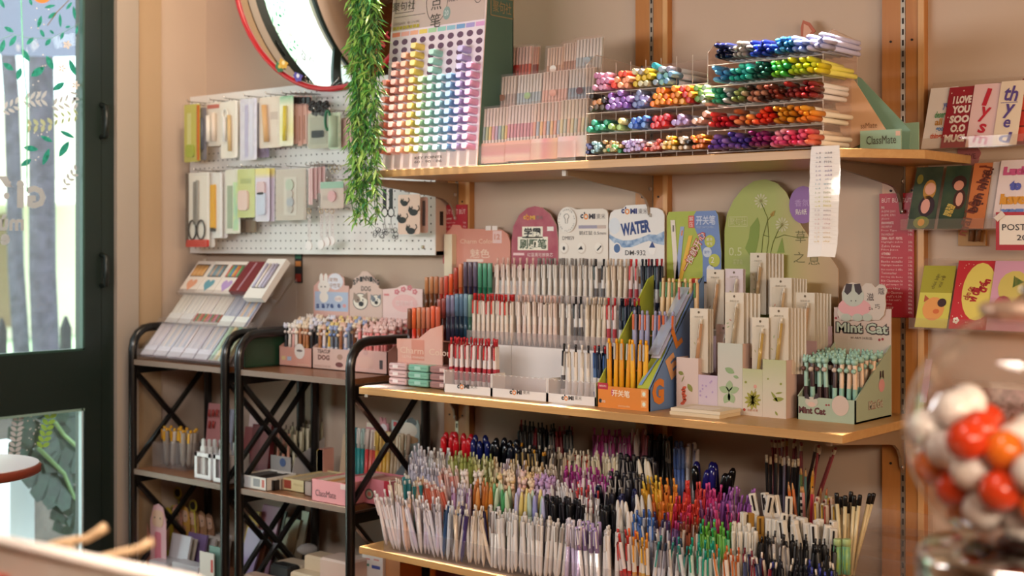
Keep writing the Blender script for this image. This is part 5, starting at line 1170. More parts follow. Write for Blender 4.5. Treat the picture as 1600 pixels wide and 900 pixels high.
px_disc(m, 1335, 480, 26, 14, Y - .0003, C('#dda0a0', .5), 20); px_disc(m, 1333, 462, 17, 17, Y - .0006, C('#b9bcae', .5), 20); brn = C('#3a2a2c', .6)
for s in (-1, 1): m.add([P(1333 + s * a, b, Y - .001) for a, b in ((1.5, 444), (11, 443), (14, 456), (9, 461), (3, 455))], [(0, 1, 2, 3, 4) if s > 0 else (4, 3, 2, 1, 0)], brn)
px_disc(m, 1330, 470, 1, 1, Y - .0012, brn, 6); px_disc(m, 1337, 470, 1, 1, Y - .0012, brn, 6); px_text(m, '滋', 1360, 464, Y, 11, brn, 12); px_text(m, '巧', 1371, 479, Y, 8, brn, 7); px_text(m, 'Da', 1361, 482, Y, 6, brn, 4); px_text(m, '蔻', 1377, 455, Y, 10, brn, 10)
for px in (1322, 1340, 1355): px_disc(m, px, 496, 8, 6, Y - .0012, C('#b4b8a8', .5), 12)
m.part('header_print', root)
m = MB(); px_text(m, 'Mint Cat', 1347, 513, yb_, 84, C('#4a3c38', .6), 19, .10); px_text(m, 'Mint Cat', 1347, 512.5, yb_, 80, C('#b9c4b0', .5), 15.5, .03, lift=.0012); px_text(m, 'W-ARM 24支/盒', 1346, 528, yb_, 34, C('#5c4c48', .6), 4.5)
for (px, py) in ((1306, 497), (1311, 495), (1374, 531), (1379, 530)): px_disc(m, px, py, 2, 2.2, yb_ - .0006, C('#9c3c40', .6), 8)
px_text(m, 'Mint Cat', 1269, 641.5, YM, 42, C('#5c2c2c', .6), 11, .05)
px_disc(m, 1313, 634, 13.5, 16, YM - .0006, C('#d2bcae', .5), 20); px_disc(m, 1268, 628, 10, 8, YM - .0006, C('#c9c0b0', .5), 14); px_disc(m, 1268, 632, 6, 4, YM - .0008, C('#d8b8a8', .5), 10)
for s in (-1, 1): m.add([P(1268 + s * a, b, YM - .0009) for a, b in ((3, 624), (11, 622), (9, 614), (5, 617))], [(0, 1, 2, 3) if s > 0 else (3, 2, 1, 0)], brn)
for (px, py) in ((1291, 633), (1295, 633)): px_disc(m, px, py, 1.6, 1.6, YM - .0006, C('#9c3c40', .6), 8)
m.part('lettering', root)
d_ = (sq(1, 0) - sq(0, 0)).normalized(); MB_ = basis(d_, (0, 0, 1)); m = MB()
c_ = (sq(.55, .035)); letter(m, 'Mint Cat', c_, .072, C('#a87c70', .6), h=.020, B=MB_, bold=.08, lift=.0006); letter(m, 'Mint Cat', c_, .069, C('#c2c4b4', .6), h=.016, B=MB_, bold=.02, lift=.0012)
q = sq(.72, .075); m.add([q + MB_ @ Vector((.016 * cos(t * pi / 8), .015 * sin(t * pi / 8), .0006)) for t in range(16)], [tuple(range(16))], C('#dda0a0', .5))
for s in (-1, 1): m.add([q + MB_ @ Vector((s * a, b, .001)) for a, b in ((.002, .02), (.011, .014), (.009, .034), (.003, .032))], [(0, 1, 2, 3) if s > 0 else (3, 2, 1, 0)], brn)
m.part('lettering', root, label='pink lettering and cat on the slanted side')
mn, dk, pe = '#9cc4b4', '#3c2428', '#e0c0a4'
for r in range(4):
    for c in range(8):
        t = c / 7; y_ = YM + .02 + r * .038; x_ = ax0 + .012 + (ax1 - ax0 - .022) * t + sx * r * .24 * t
        if c >= 5: cols = (R.choice([pe, '#d8b89c', pe]), mn, '#8fbcac', mn)
        else: cols = R.choice([(mn, mn, dk, '#c8b8ac'), (dk, mn, mn, '#c8b8ac'), (mn, '#a8d0c0', dk, '#6a4a44')])
        pen('charm', (x_, y_, ZM + .0045 + .0), (R.uniform(-.05, .05), R.uniform(-.02, .05), 1), cols, '%s cat topped pen in the mint cat box, %s row' % ('mint and peach' if c >= 5 else 'mint and chocolate', ('front', 'second', 'third', 'back')[r]) + ', %s from left' % ORD[c], 'cat topped pens in the mint box, %s row' % ('front', 'second', 'third', 'back')[r], roll=R.uniform(-.4, .4), scale=(1.0, 1.0, .93 + r * .02))
# ---- red price lists on the uprights
def pricelist(x0, x1, y0, y1, label, lines_, Y=-.006):
    X0, X1 = PX(x0, Y), PX(x1, Y); xm = (x0 + x1) / 2
    root = thing('price_list', label, 'sign', ((X0 + X1) / 2, Y, PZ(xm, y1, Y)))
    MB().box(X0, X1, Y, Y + .002, PZ(xm, y1, Y), PZ(xm, y0, Y), C('#b02430', .5)).part('panel', root)
    m = MB(); pw_ = C('#ecc9c0', .6)
    px_text(m, 'BÚT BÚT BÚT', xm, y0 + 10, Y, (x1 - x0) * .86, pw_, 9)
    for i, (s, p, b) in enumerate(lines_):
        yy_ = y0 + 22 + i * 6.05
        if yy_ > y1 - 3: break
        k = PZ(xm, yy_, Y); h = .0062 if b else .0056
        letter(m, s, (X0 + (X1 - X0) * .06, Y, k), (X1 - X0) * min(.62, .045 * len(s)), pw_, h=h, align='L', res=1, bold=.03 if b else 0)
        if p: letter(m, p, (X0 + (X1 - X0) * .84, Y, k), (X1 - X0) * .12, pw_, h=h, align='L', res=1)
    m.part('lettering', root)
LN = [('MG', '', 1), ('AGPH 2001', '13k', 0), ('AGPK 3701', '15k', 0), ('J5601', '11k', 0), ('SNOWHITE', '', 1), ('SNOWPOP', '15k', 0), ('Press Type', '18k', 0), ('SNOWDROP', '14k', 0), ('ZEBRA - PILOT - PENTEL', '', 1), ('Highlight zebra', '33k', 0), ('Zebra Sarasa', '39k', 0), ('Pilot Juice', '35k', 0), ('OTHERS', '', 1), ('Monami plus pen', '15k', 0), ('Baoke metallic', '22k', 0), ('Highlight beadson', '13k', 0), ('Bút marker 2 đầu', '20k', 0), ('Twinmarker', '14k', 0), ('Bút lông dầu Baoke', '15k', 0), ('Bút Classmate bi', '9k', 0), ('Bút gel tempo 10', '8k', 0), ('Bút xóa băng', '7k', 0), ('Bút chì Classmate', '6k', 0), ('Bút nước 0.38', '9k', 0), ('Ruột bút nước', '5k', 0), ('Bút máy', '8k', 0), ('Bút HSOP', '8k', 0), ('Bút bi', '6k', 0)]
pricelist(1374, 1428, 302, 496, 'tall red price list fixed to the upright beside the postcards', LN, WP - .008)
pricelist(692, 730, 320, 412, 'small red price list fixed to the upright beside the pegboard', [('GRAPHIT', '', 1), ('Graphitech', '16k', 0), ('2B chì', '9k', 0), ('Chì màu 12', '30k', 0)], WP - .008)
# ================================================================ lowest shelf: loose pens in a stepped clear organiser
ROWS = [(-.28, .545), (-.215, .580), (-.15, .608), (-.085, .638), (-.01, .669), (.06, .717)]
root = thing('pen_organiser', 'long stepped clear organiser full of loose pens on the lowest shelf', 'organiser', (PX(950, -.1), -.1, ZL))
oX0, oX1 = PX(600, -.297), PX(1385, -.2)
ocl = CLEAR('#fcfbfb', .97, .05, '#efe8e8', .1)
for k, (Y, z) in enumerate(ROWS):
    MB().box(oX0, oX1, Y - .018, Y + .044, z - .004, z - .001, ocl).part('step', root)
    MB().box(oX0, oX1, Y - .019, Y - .0175, max(ZL, z - .04), z + (.062 if k == 0 else .05), ocl).part('window', root)
    for i in range(18 if k == 0 else 0):
        X = oX0 + (oX1 - oX0) * i / 17
        MB().box(X, X + .0012, Y - .0175, Y + .043, z - .001, z + (.062 if k == 0 else .05), ocl).part('divider', root)
MB().box(oX0, oX0 + .002, -.297, .1, ZL, ZL + .06, ocl).part('side_panel', root)
sp = [P(a, b, -.03) for a, b in ((1330, 905), (1330, 880), (1348, 836), (1376, 797), (1400, 787), (1400, 905))]
MB().prism([(p.x, p.z) for p in sp], -.03, -.027, CLEAR('#fdfbf9', .985, .05, '#ffffff', .1)).part('side_panel', root, label='clear curved end panel')
LEFTISH, RIGHTISH = -.22, .2
def seg(k, x0, x1, kind, cols, label, name=None, cat=None, lean=0.0, spread=.09, gap=.0115, ranks=2, dy=0.0, dz=0.0, scale=None, back=.05):
    Y, z = ROWS[k]; Y += dy
    for r in range(ranks):
        Yr = Y + r * .024; X0, X1 = PX(x0, Yr), PX(x1, Yr)
        n = max(1, int((X1 - X0) / (gap * (1 if r == 0 else 1.15))))
        for i in range(n):
            x = X0 + (X1 - X0) * (i + .5 + R.uniform(-.22, .22)) / n
            c = R.choice(cols)
            ln = lean + R.uniform(-spread, spread) * 1.3
            x -= ln * .04
            c = tuple(jit(h, 7) for h in c)
            pen(kind, (x, Yr + R.uniform(-.004, .004), z + dz + R.uniform(0, .008) + r * .010), (ln, R.uniform(-.04, back), 1), c, fit(label, ', %s%s from left' % ('rear ' if r else '', ORD[i])), label, name=name, cat=cat, scale=scale)
def G(body, tip=None, clip=None, grip=None): return (body, tip or body, clip or body, grip or body)
whi, wh2, crm = '#ece2de', '#e6dcd8', '#eadccb'
# --- front row
seg(0, 599, 624, 'click', [G('#eadedc', '#f0e6e2', '#f0d6d0', '#ecd8d4'), G('#eeded8', '#f4eae6', '#efd8d2')], 'white and blush gel pen leaning in the first clear bin', lean=-.30, spread=.06)
seg(0, 622, 642, 'click', [G('#eebfa4', '#f0dcd0', '#f0c8b0'), G('#e9dce0', '#efe4e4')], 'peach and white gel pen in the second clear bin of the front row', lean=-.1)
seg(0, 642, 692, 'click', [G('#dcd2dc', '#efe6e6', '#e6dce0', '#d8cade'), G('#e6dce0', '#f4ecec', '#ece2e6'), G('#eadfda', '#f2e8e4', '#dccfd8')], 'pale lilac and clear gel pen near the left of the front row', lean=-.12, spread=.16)
seg(0, 692, 712, 'ball', [('#e4e2e6', '#f0ece8', '#3c6c9c'), ('#2c4a74', '#dcd8dc', '#24344c'), ('#dfe2ea', '#f2efec', '#dce0e6')], 'clear ballpoint pen with dark blue label in the front row', lean=.08, spread=.12)
seg(0, 712, 764, 'ball', [('#ead7c2', '#eddcc8', '#e6d2bc'), ('#e8d2ba', '#e0c8ae', '#e8d4bc'), ('#eadfd6', '#efe4da', '#dcd0c8'), ('#4c3c74', '#eadcd0', '#5c4c84')], 'cream ballpoint pen crossing others in the front row', lean=0, spread=.24)
seg(0, 764, 778, 'cap', [('#ece2da', '#e4dad4', '#6a6462')], 'white capped pen with grey window in the front row', 'capped_pen', spread=.04)
seg(0, 778, 850, 'soft', [('#ece4de', '#d6d0cc', '#cfc9c6'), ('#eee6e0', '#dcd6d2', '#d2ccc8')], 'white pen with pale grey cap clip in the middle of the front row', 'rollerball_pen', spread=.04, gap=.0125)
seg(0, 850, 884, 'soft', [('#f0e6de', '#ece2da', '#8c8580'), ('#eee4dc', '#e8ded6', '#a09890')], 'ivory pen with grey clip in the front row', 'rollerball_pen', spread=.12, gap=.0125)
seg(0, 884, 908, 'cap', [('#cfbcd8', '#e9e0e6', '#e2d6e2'), ('#c4aed2', '#e6dce4', '#dcd0de')], 'lilac barrel capped pen in the front row', 'capped_pen', spread=.05)
seg(0, 908, 940, 'cap', [('#efe6e2', '#b49ccc', '#efe8e4'), ('#ece2e0', '#a890c4', '#eee6e2')], 'white capped pen with violet band in the front row', 'capped_pen', lean=-.06, spread=.05)
seg(0, 940, 968, 'soft', [('#f0e8e2', '#ece4de', '#e2dad4')], 'large white pen right of the violet banded ones', 'rollerball_pen', spread=.05, gap=.0135, scale=(1.15, 1.15, 1))
seg(0, 968, 988, 'click', [G('#ecdcd6', '#d0302c', '#d8403a', '#cc3834')], 'clear gel pen with scarlet button in the front row', lean=-.06)
seg(0, 988, 1018, 'click', [G('#efe0d0', '#f0962c', '#f2a63c', '#e8a85c'), G('#efe2d0', '#f2b432', '#f4be48', '#e6b45c'), G('#eeded0', '#ee6c34', '#f07c44', '#c8301c')], 'clear gel pen with orange or amber button in the front row', lean=-.06)
seg(0, 1018, 1076, 'click', [G('#dcd8d8', '#2c8c84', '#4c9c94', '#b9b2b4'), G('#e2dad6', '#d8d0cc', '#a09aa0', '#c8c0c0'), G('#d8d2d6', '#2c3c54', '#8c8894', '#b4acb4')], 'clear gel pen with teal or grey button in the front row', lean=-.05, spread=.14)
seg(0, 1076, 1122, 'click', [G('#cfe0d8', '#1c9c84', '#2cac90', '#bcd8cc'), G('#d6e4dc', '#24a88c', '#38b498', '#a8d0c0')], 'clear gel pen with sea green cap in the front row', name='gel_pen', spread=.08)
seg(0, 1122, 1160, 'ball', [('#ecdccc', '#d8742c', '#e08440'), ('#eaddd0', '#c8602c', '#d8783c')], 'white ballpoint pen with orange button in the front row', lean=-.08)
seg(0, 1160, 1202, 'ball', [('#8c2430', '#ecdcd0', '#7c1c2c'), ('#3c4468', '#ecdcd0', '#4c547c'), ('#ece0d4', '#7c2434', '#8c3444')], 'dark red or slate ballpoint pen in the front row', spread=.12)
seg(0, 1202, 1312, 'ball', [('#1c1c24', '#24242c', '#2c2c34'), ('#24284c', '#3c44a0', '#2c3480'), ('#1c1c22', '#e0d4c4', '#24242c')], 'black or ink blue ballpoint pen at the right of the front row', spread=.1)
# --- second row
seg(1, 614, 634, 'ball', [('#ead6be', '#eddcc6', '#e6d0b6')], 'wood toned ballpoint pen behind the leaning white ones', lean=-.14, spread=.06, ranks=1)
seg(1, 632, 664, 'soft', [('#c8a888', '#e0ccb4', '#c09c78'), ('#a87c54', '#d8bc98', '#9c7048'), ('#2c7478', '#d8d0c4', '#2c7478')], 'tan and brown pen at the left of the second row', 'rollerball_pen', lean=-.1)
seg(1, 664, 708, 'soft', [('#d08c78', '#ead4c8', '#c87c68'), ('#dcb0a4', '#eeded4', '#d4a294'), ('#c4543c', '#e8d0c4', '#c05c44'), ('#d8c4d0', '#ecdfe0', '#ceb8c6')], 'terracotta pink pen leaning in the second row', 'rollerball_pen', lean=-.3, spread=.08)
seg(1, 708, 738, 'ball', [('#cfbcd0', '#e4d8de', '#c4aec6'), ('#b98cb4', '#dcc8d8', '#b884b4'), ('#d8d0d4', '#ece4e4', '#ccc0c8')], 'lilac ballpoint pen in the second row', spread=.06)
seg(1, 738, 768, 'point', [('#d08a3c', '#c8782c'), ('#c87830', '#b8682c'), ('#e0a85c', '#d8904c')], 'amber brush pen in the second row', spread=.06, gap=.013)
seg(1, 768, 802, 'point', [('#7cb47c', '#6cac74'), ('#a8c89c', '#cfdcb8'), ('#8cbc88', '#4c9c5c'), ('#d0d8b4', '#c0d4a4')], 'leaf green brush pen with pointed cap in the second row', spread=.1, gap=.014)
seg(1, 802, 856, 'point', [('#a8a4d4', '#9c9ad0'), ('#c4c0dc', '#bcb8dc'), ('#c8d8c4', '#bcd0bc'), ('#e8d48c', '#e6cc7c'), ('#cdbcd8', '#c4b0d4')], 'pastel brush pen with pointed cap in the second row', spread=.05, gap=.0145)
seg(1, 856, 908, 'cap', [('#24242a', '#1c1c20', '#2c2c34'), ('#2c2a30', '#242228', '#3c3a42')], 'black capped pen in the second row', 'capped_pen', spread=.08)
seg(1, 908, 934, 'ball', [('#e6deda', '#efe8e4', '#d8d0cc')], 'clear white ballpoint pen among black ones in the second row', spread=.06)
seg(1, 934, 962, 'cap', [('#1c1c20', '#242428', '#141418')], 'black capped pen right of the clear ones in the second row', 'capped_pen', spread=.1)
seg(1, 962, 992, 'point', [('#e6dcd2', '#eae2d8'), ('#d8ccc4', '#e2d8d0')], 'ivory brush pen in the second row', spread=.08)
seg(1, 992, 1026, 'click', [G('#d4d8e6', '#4c7cc8', '#3c6cb8', '#c4cce0'), G('#ccd4e6', '#3c64b0', '#5c84cc', '#b8c4e0')], 'clear gel pen with blue cap in the second row', lean=-.08)
seg(1, 1026, 1062, 'click', [G('#4c4c74', '#2c2c5c', '#3c3c6c'), G('#7c5c8c', '#b83c7c', '#6c4c84'), G('#dcd4d8', '#2c2c54', '#8c84a0')], 'navy and plum gel pen in the second row', lean=-.06, spread=.12)
seg(1, 1062, 1094, 'click', [G('#a85c44', '#7c3424', '#8c4430'), G('#d8c8bc', '#8c4c34', '#a8745c')], 'rust brown gel pen in the second row', spread=.1)
seg(1, 1092, 1144, 'click', [G('#7cc488', '#3cac5c', '#4cb468', '#a0d4a4'), G('#8cc864', '#6cbc44', '#7cc450', '#b4dc94'), G('#6cbcac', '#2c9c84', '#48ac98')], 'bright green gel pen in the second row', spread=.1)
seg(1, 1144, 1184, 'cap', [('#ece2d2', '#f0e8da', '#e6dccc')], 'ivory capped pen right of the green ones', 'capped_pen', spread=.03)
seg(1, 1184, 1238, 'ball', [('#dcd2ca', '#2c2a2c', '#8c8684'), ('#2c2a2c', '#1c1c1e', '#242224'), ('#c8beb8', '#3c3a3c', '#4c4848')], 'grey ballpoint pen with black button in the second row', spread=.12)
seg(1, 1238, 1304, 'ball', [('#2a2a2c', '#1c1c1e', '#242426'), ('#4c4a4a', '#242426', '#1c1c1e')], 'smoky black ballpoint pen at the right of the second row', spread=.08)
# --- third row
seg(2, 640, 692, 'click', [G('#cdc6d0', '#dcd4da', '#bcb4c4'), G('#d4ccd6', '#e2dadf', '#c4bcca'), G('#c8c2d4', '#d8d2de', '#b8b0c4')], 'smoky lilac gel pen at the left of the third row', lean=-.08)
seg(2, 690, 724, 'soft', [('#dca89c', '#ecd4ca', '#d49c90'), ('#c87c70', '#e4c4ba', '#c07468'), ('#e4c0b4', '#f0dcd2', '#dcb4a8')], 'dusty rose pen leaning in the third row', 'rollerball_pen', lean=-.26, spread=.08)
seg(2, 722, 752, 'charm', [('#e8d8c4', '#efe0cc', '#3c3634', '#e8d8c8'), ('#ecd8cc', '#f2e0d4', '#e8b8a8', '#f0dcd0')], 'cream novelty pen with small head in the third row', spread=.06, gap=.014, ranks=1)
seg(2, 750, 784, 'ball', [('#c8c07c', '#d8d094', '#b8b06c'), ('#e0c88c', '#ecdcac', '#d0b878'), ('#c8703c', '#d88850', '#c0682c'), ('#a8b474', '#c4cc98', '#98a464')], 'olive and straw ballpoint pen in the third row', spread=.12)
seg(2, 784, 838, 'charm', [('#ecc8a4', '#f0d4b4', '#e89c74', '#f0c8a8'), ('#e8b4a8', '#f0c8bc', '#dc8c84', '#f0d4c8'), ('#e8d4b0', '#ecc890', '#c8a878', '#e0b080')], 'peach novelty pen with animal head in the third row', spread=.1, gap=.013)
seg(2, 836, 868, 'charm', [('#cdb0cc', '#c49cc8', '#b88cc0', '#d8c0d8'), ('#d4a4b8', '#dcb0c0', '#c890a8', '#e0c0cc')], 'orchid novelty pen in the third row', spread=.1, gap=.013)
seg(2, 866, 900, 'soft', [('#e6dedc', '#efe8e6', '#dcd4d2')], 'frosted white pen with wide clip in the third row', 'rollerball_pen', lean=-.12, gap=.014)
seg(2, 898, 938, 'click', [G('#e9dedc', '#d04c4c', '#efe6e4', '#d86c68'), G('#ece2e0', '#efe6e4', '#c83c3c', '#e49c94')], 'frosted gel pen with red parts in the third row', lean=-.1)
seg(2, 936, 1000, 'cap', [('#1c1c24', '#242430', '#2c2c3c'), ('#24284c', '#2c305c', '#1c2044'), ('#2a2a30', '#a8a09c', '#1c1c22')], 'black or navy capped pen in the third row', 'capped_pen', spread=.14)
seg(2, 1000, 1022, 'point', [('#d8d0c8', '#dfd8d0')], 'silver brush pen in the third row', lean=-.05, ranks=1)
seg(2, 1022, 1050, 'click', [G('#ee8c2c', '#f2a434', '#f4ac3c'), G('#e87430', '#f08838', '#ee8034')], 'orange gel pen in the lower rainbow cluster', spread=.16)
seg(2, 1050, 1100, 'click', [G('#d83c34', '#e8503c', '#e04438'), G('#c82c4c', '#e04468', '#d83c5c')], 'red gel pen in the lower rainbow cluster', spread=.16)
seg(2, 1100, 1156, 'click', [G('#c83c74', '#d85494', '#d04c88'), G('#8c4c7c', '#a868a0', '#9c5c90'), G('#7c4468', '#9c6490', '#8c5480')], 'magenta gel pen in the lower rainbow cluster', spread=.16)
seg(2, 1158, 1166, 'wedge', [('#ece2d0', '#efe8da', '#e6dccc')], 'ivory flat marker left of the gold ones', 'flat_marker', 'marker', spread=.02, gap=.016, ranks=1)
seg(2, 1166, 1192, 'wedge', [('#a8782c', '#b8883c', '#5c3c14'), ('#8c6420', '#a0782c', '#4c3010')], 'gold flat marker at the right of the third row', 'flat_marker', 'marker', spread=.02, gap=.017, ranks=1)
seg(2, 1192, 1216, 'wedge', [('#efe6da', '#f2eade', '#e8ded0')], 'white flat marker right of the gold ones', 'flat_marker', 'marker', spread=.02, gap=.018, ranks=1)
seg(2, 1216, 1306, 'wedge', [('#ede3d6', '#f0e8dc', '#2c2624'), ('#ece0d2', '#efe6da', '#e6dccc')], 'white flat marker with dark clip in front of the pencils', 'flat_marker', 'marker', lean=-.06, spread=.14, gap=.0165)
# --- fourth row
seg(3, 650, 670, 'click', [G('#c8c0cc', '#e0d8dc', '#b8b0c0'), G('#d4ccd2', '#e6dee0', '#c4bcc6')], 'pale lilac gel pen at the left of the fourth row', lean=-.1)
seg(3, 668, 704, 'click', [G('#e2d4c6', '#ecdfd2', '#d8c8b8'), G('#d8d0cc', '#e6deda', '#ccc4c2')], 'cream and clear gel pen in the fourth row', spread=.1)
seg(3, 704, 772, 'ball', [('#b8b468', '#c4c07c', '#a8a45c'), ('#ccc890', '#d8d4a4', '#c0bc80'), ('#d8d0a0', '#e4dcb0', '#c8c090'), ('#a0a450', '#b0b464', '#949848')], 'yellow green ballpoint pen in the fourth row', spread=.1)
seg(3, 772, 860, 'ball', [('#e0c8a4', '#ecd8b8', '#d4bc94'), ('#d8bc98', '#e6d0b0', '#ccac88'), ('#d8c4cc', '#e4d4da', '#ccb4c0'), ('#c89c5c', '#d8b078', '#b88c4c')], 'sand coloured ballpoint pen in the fourth row', spread=.1)
seg(3, 858, 884, 'ball', [('#c8b09c', '#dcc8b4', '#5c4c44')], 'taupe ballpoint pen in the fourth row', lean=-.12)
seg(3, 882, 962, 'click', [G('#dca8cc', '#b83c94', '#c04c9c', '#e4bcd4'), G('#d898c0', '#a82c84', '#b83c90'), G('#ecdcd8', '#e0c8cc', '#b84898', '#e0b4cc')], 'magenta gel pen in the fourth row', lean=-.08, spread=.12, gap=.0125)
seg(3, 960, 1014, 'cap', [('#24222a', '#2c2a34', '#8c8680'), ('#1c1c22', '#242228', '#c8beb4')], 'black capped pen with metal clip in the fourth row', 'capped_pen', lean=-.1, spread=.12)
seg(3, 1010, 1036, 'click', [G('#f0a82c', '#f4c03c', '#f2b434'), G('#f2b83c', '#f6cc4c', '#f0b02c')], 'yellow gel pen in the upper rainbow cluster', lean=-.14, spread=.12)
seg(3, 1036, 1064, 'click', [G('#ee7c2c', '#f49438', '#f08830'), G('#f08c34', '#f4a040', '#ee8434')], 'orange gel pen in the upper rainbow cluster', lean=-.04, spread=.12)
seg(3, 1064, 1100, 'click', [G('#d8343c', '#f04c44', '#e84440'), G('#e0444c', '#f05c50', '#e84c48')], 'red gel pen in the upper rainbow cluster', spread=.12)
seg(3, 1100, 1124, 'click', [G('#c8347c', '#d84c90', '#d04488')], 'raspberry gel pen in the upper rainbow cluster', spread=.12)
seg(3, 1124, 1176, 'click', [G('#8c4c94', '#b06cbc', '#a05cac'), G('#7c4480', '#a468a8', '#945898')], 'purple gel pen in the upper rainbow cluster', lean=.1, spread=.14)
seg(3, 1182, 1236, 'wedge', [('#e8dccc', '#ece2d4', '#2a2422'), ('#2c2826', '#e8dccc', '#242020')], 'cream flat marker in the fourth row before the black pencils', 'flat_marker', 'marker', lean=-.1, spread=.25, gap=.015, ranks=1, dz=.01)
seg(3, 1272, 1306, 'cap', [('#d8b49c', '#e0c0a8', '#b8584c'), ('#c8b498', '#d4c4a8', '#d8a83c')], 'clear brush pen with peach barrel beside the capped pencils', 'capped_pen', spread=.08)
# --- fifth row: fat markers
seg(4, 690, 737, 'fat', [('#c8202c', '#d4242c'), ('#b81c28', '#cc1c28')], 'fat red marker at the back of the lowest shelf', spread=.05, gap=.0205, ranks=2)
seg(4, 738, 766, 'fat', [('#1c2450', '#1c2460')], 'fat navy marker at the back of the lowest shelf', spread=.08, gap=.0205, ranks=2)
seg(4, 764, 812, 'fat', [('#14161c', '#101218'), ('#1c1c28', '#141824')], 'fat black marker at the back of the lowest shelf, left of the amber pens', spread=.1, gap=.0215, ranks=2)
seg(4, 800, 856, 'soft', [('#1c1a1a', '#d8942c', '#24201c'), ('#1c1a1a', '#e6d8c0', '#2a2622'), ('#24201e', '#1c1a1a', '#c8a468')], 'black pen with amber clip in the fifth row', 'rollerball_pen', spread=.12, dz=-.004)
seg(4, 852, 892, 'ball', [('#d8c0a4', '#e4d0b4', '#ccb494'), ('#6c5c50', '#8c7c6c', '#5c4c40')], 'beige ballpoint pen in the fifth row', lean=.08)
seg(4, 890, 926, 'ball', [('#e8d4b4', '#f0dcbc', '#c84430'), ('#ecdcc0', '#f0e0c4', '#e4d0b0')], 'cream ballpoint pen with red clip in the fifth row', spread=.08)
seg(4, 926, 968, 'soft', [('#e6d8bc', '#ece0c8', '#dccca8'), ('#ead8b8', '#efe0c4', '#e0d0ac')], 'pale straw pen in the fifth row', 'rollerball_pen', lean=-.08)
seg(4, 964, 1030, 'cap', [('#1c1a20', '#242228', '#6c6660'), ('#24222c', '#1c1a20', '#a89c94')], 'black capped pen in the fifth row', 'capped_pen', lean=-.08, spread=.14)
seg(4, 1004, 1026, 'point', [('#e4d0b4', '#ecdcc4')], 'pale pointed brush pen in the fifth row', lean=-.1, ranks=1, dy=-.02)
seg(4, 1084, 1142, 'fat', [('#14141a', '#101014'), ('#1c1a4c', '#24206c'), ('#16161c', '#121216')], 'fat black or violet marker at the right of the back row', spread=.2, gap=.021, ranks=2)
# --- last row
seg(5, 810, 896, 'ball', [('#1c1c20', '#141416', '#242428'), ('#8c2430', '#a83440', '#7c1c28'), ('#24282c', '#1c2024', '#8c8680')], 'black or dark red ballpoint pen standing behind the black fat markers', spread=.08)
seg(5, 926, 988, 'click', [G('#b83c8c', '#c44c98', '#a82c7c'), G('#d8c4cc', '#b84c94', '#c05c9c')], 'magenta gel pen in the very back row', lean=.05, spread=.12)
seg(5, 986, 1014, 'point', [('#d8c0bc', '#e0ccc6'), ('#a8586c', '#b46c7c')], 'pale pink pointed brush pen in the very back row', lean=.1, spread=.12)
seg(5, 1012, 1052, 'cap', [('#1a181a', '#141214', '#242224'), ('#2c2826', '#8c7c6c', '#242020')], 'black capped pen standing tall in the very back row', 'capped_pen', spread=.06)
seg(5, 1052, 1072, 'cap', [('#5c74b4', '#6c84c0', '#4c64a4')], 'blue capped pen in the very back row', 'capped_pen', lean=-.03, spread=.03, dz=-.012)
seg(5, 1072, 1092, 'cap', [('#d8ccc8', '#e2d8d4', '#a8a4c0')], 'white capped pen right of the blue ones in the very back row', 'capped_pen', spread=.02, dz=-.012)
# --- pencils at the right
pk2 = [('#8c3c44', '#dcd0b8', '#9c4c50'), ('#9c4c50', '#c8a05c', '#a45c5c'), ('#7c343c', '#e0d4c0', '#8c4448')]
seg(5, 1206, 1256, 'pencil', pk2, 'dark rose pencil with pale ferrule standing at the very back', spread=.1, gap=.0085, ranks=1, dy=.02, dz=.0)
seg(5, 1252, 1282, 'pencil', [('#8c3c44', '#dcd0b8', '#9c4c50'), ('#241c1e', '#e0d8c8', '#dcd0c0'), ('#94444a', '#e0d4c0', '#e4d8c4')], 'rose or black pencil leaning right at the very back', lean=.26, spread=.08, gap=.0085, ranks=1, dy=.012, dz=-.0)
seg(5, 1198, 1248, 'pencil', [('#1c1a1e', '#dcd4c4', '#e4d8c8'), ('#1c1a1e', '#d8c0a0', '#dcc8ac')], 'black pencil with white ferrule in a tight upright row', spread=.015, gap=.0078, ranks=1, dz=-.038, dy=-.015)
seg(5, 1222, 1226, 'pencil', [('#7c7488', '#c8c0c0', '#d8d0cc')], 'single grey lavender pencil among the black ones', spread=.01, gap=.01, ranks=1, dz=-.04, dy=-.02)
seg(5, 1246, 1272, 'sharp', [('#5c7448', '#c8945c', '#2c2624'), ('#a87c54', '#d8ac78', '#2c2624'), ('#5c7c7c', '#d0a06c', '#2c2624'), ('#d8942c', '#e0ac5c', '#2c2624')], 'plain coloured pencil with point up behind the patterned ones', spread=.05, gap=.0085, ranks=1, dz=-.055, dy=-.03)
seg(4, 1232, 1250, 'sharp', [('#d86c24', '#d89c64', '#2c2624'), ('#c85c20', '#d89c64', '#2c2624')], 'orange pencil with point up before the black pencils', lean=-.12, spread=.03, gap=.0085, ranks=1, dz=-.038)
seg(4, 1250, 1256, 'sharp', [('#e6dccc', '#d89c64', '#2c2624')], 'white pencil with black bands between orange and green ones', 'banded_pencil', lean=-.06, spread=.02, gap=.012, ranks=1, dz=-.04)
seg(4, 1256, 1276, 'sharp', [('#c8384c', '#d89c64', '#2c2624'), ('#8ca87c', '#d89c64', '#2c2624'), ('#dc9088', '#d89c64', '#2c2624')], 'red, green or pink pencil with point up right of the banded one', spread=.03, gap=.0085, ranks=1, dz=-.038)
seg(5, 1272, 1286, 'sharp', [('#98b48c', '#c8784c', '#a8583c'), ('#a8744c', '#c8905c', '#a8684c')], 'green and brown pencil leaning away on the right of the pencils', lean=.12, spread=.04, gap=.01, ranks=1, dz=-.1)
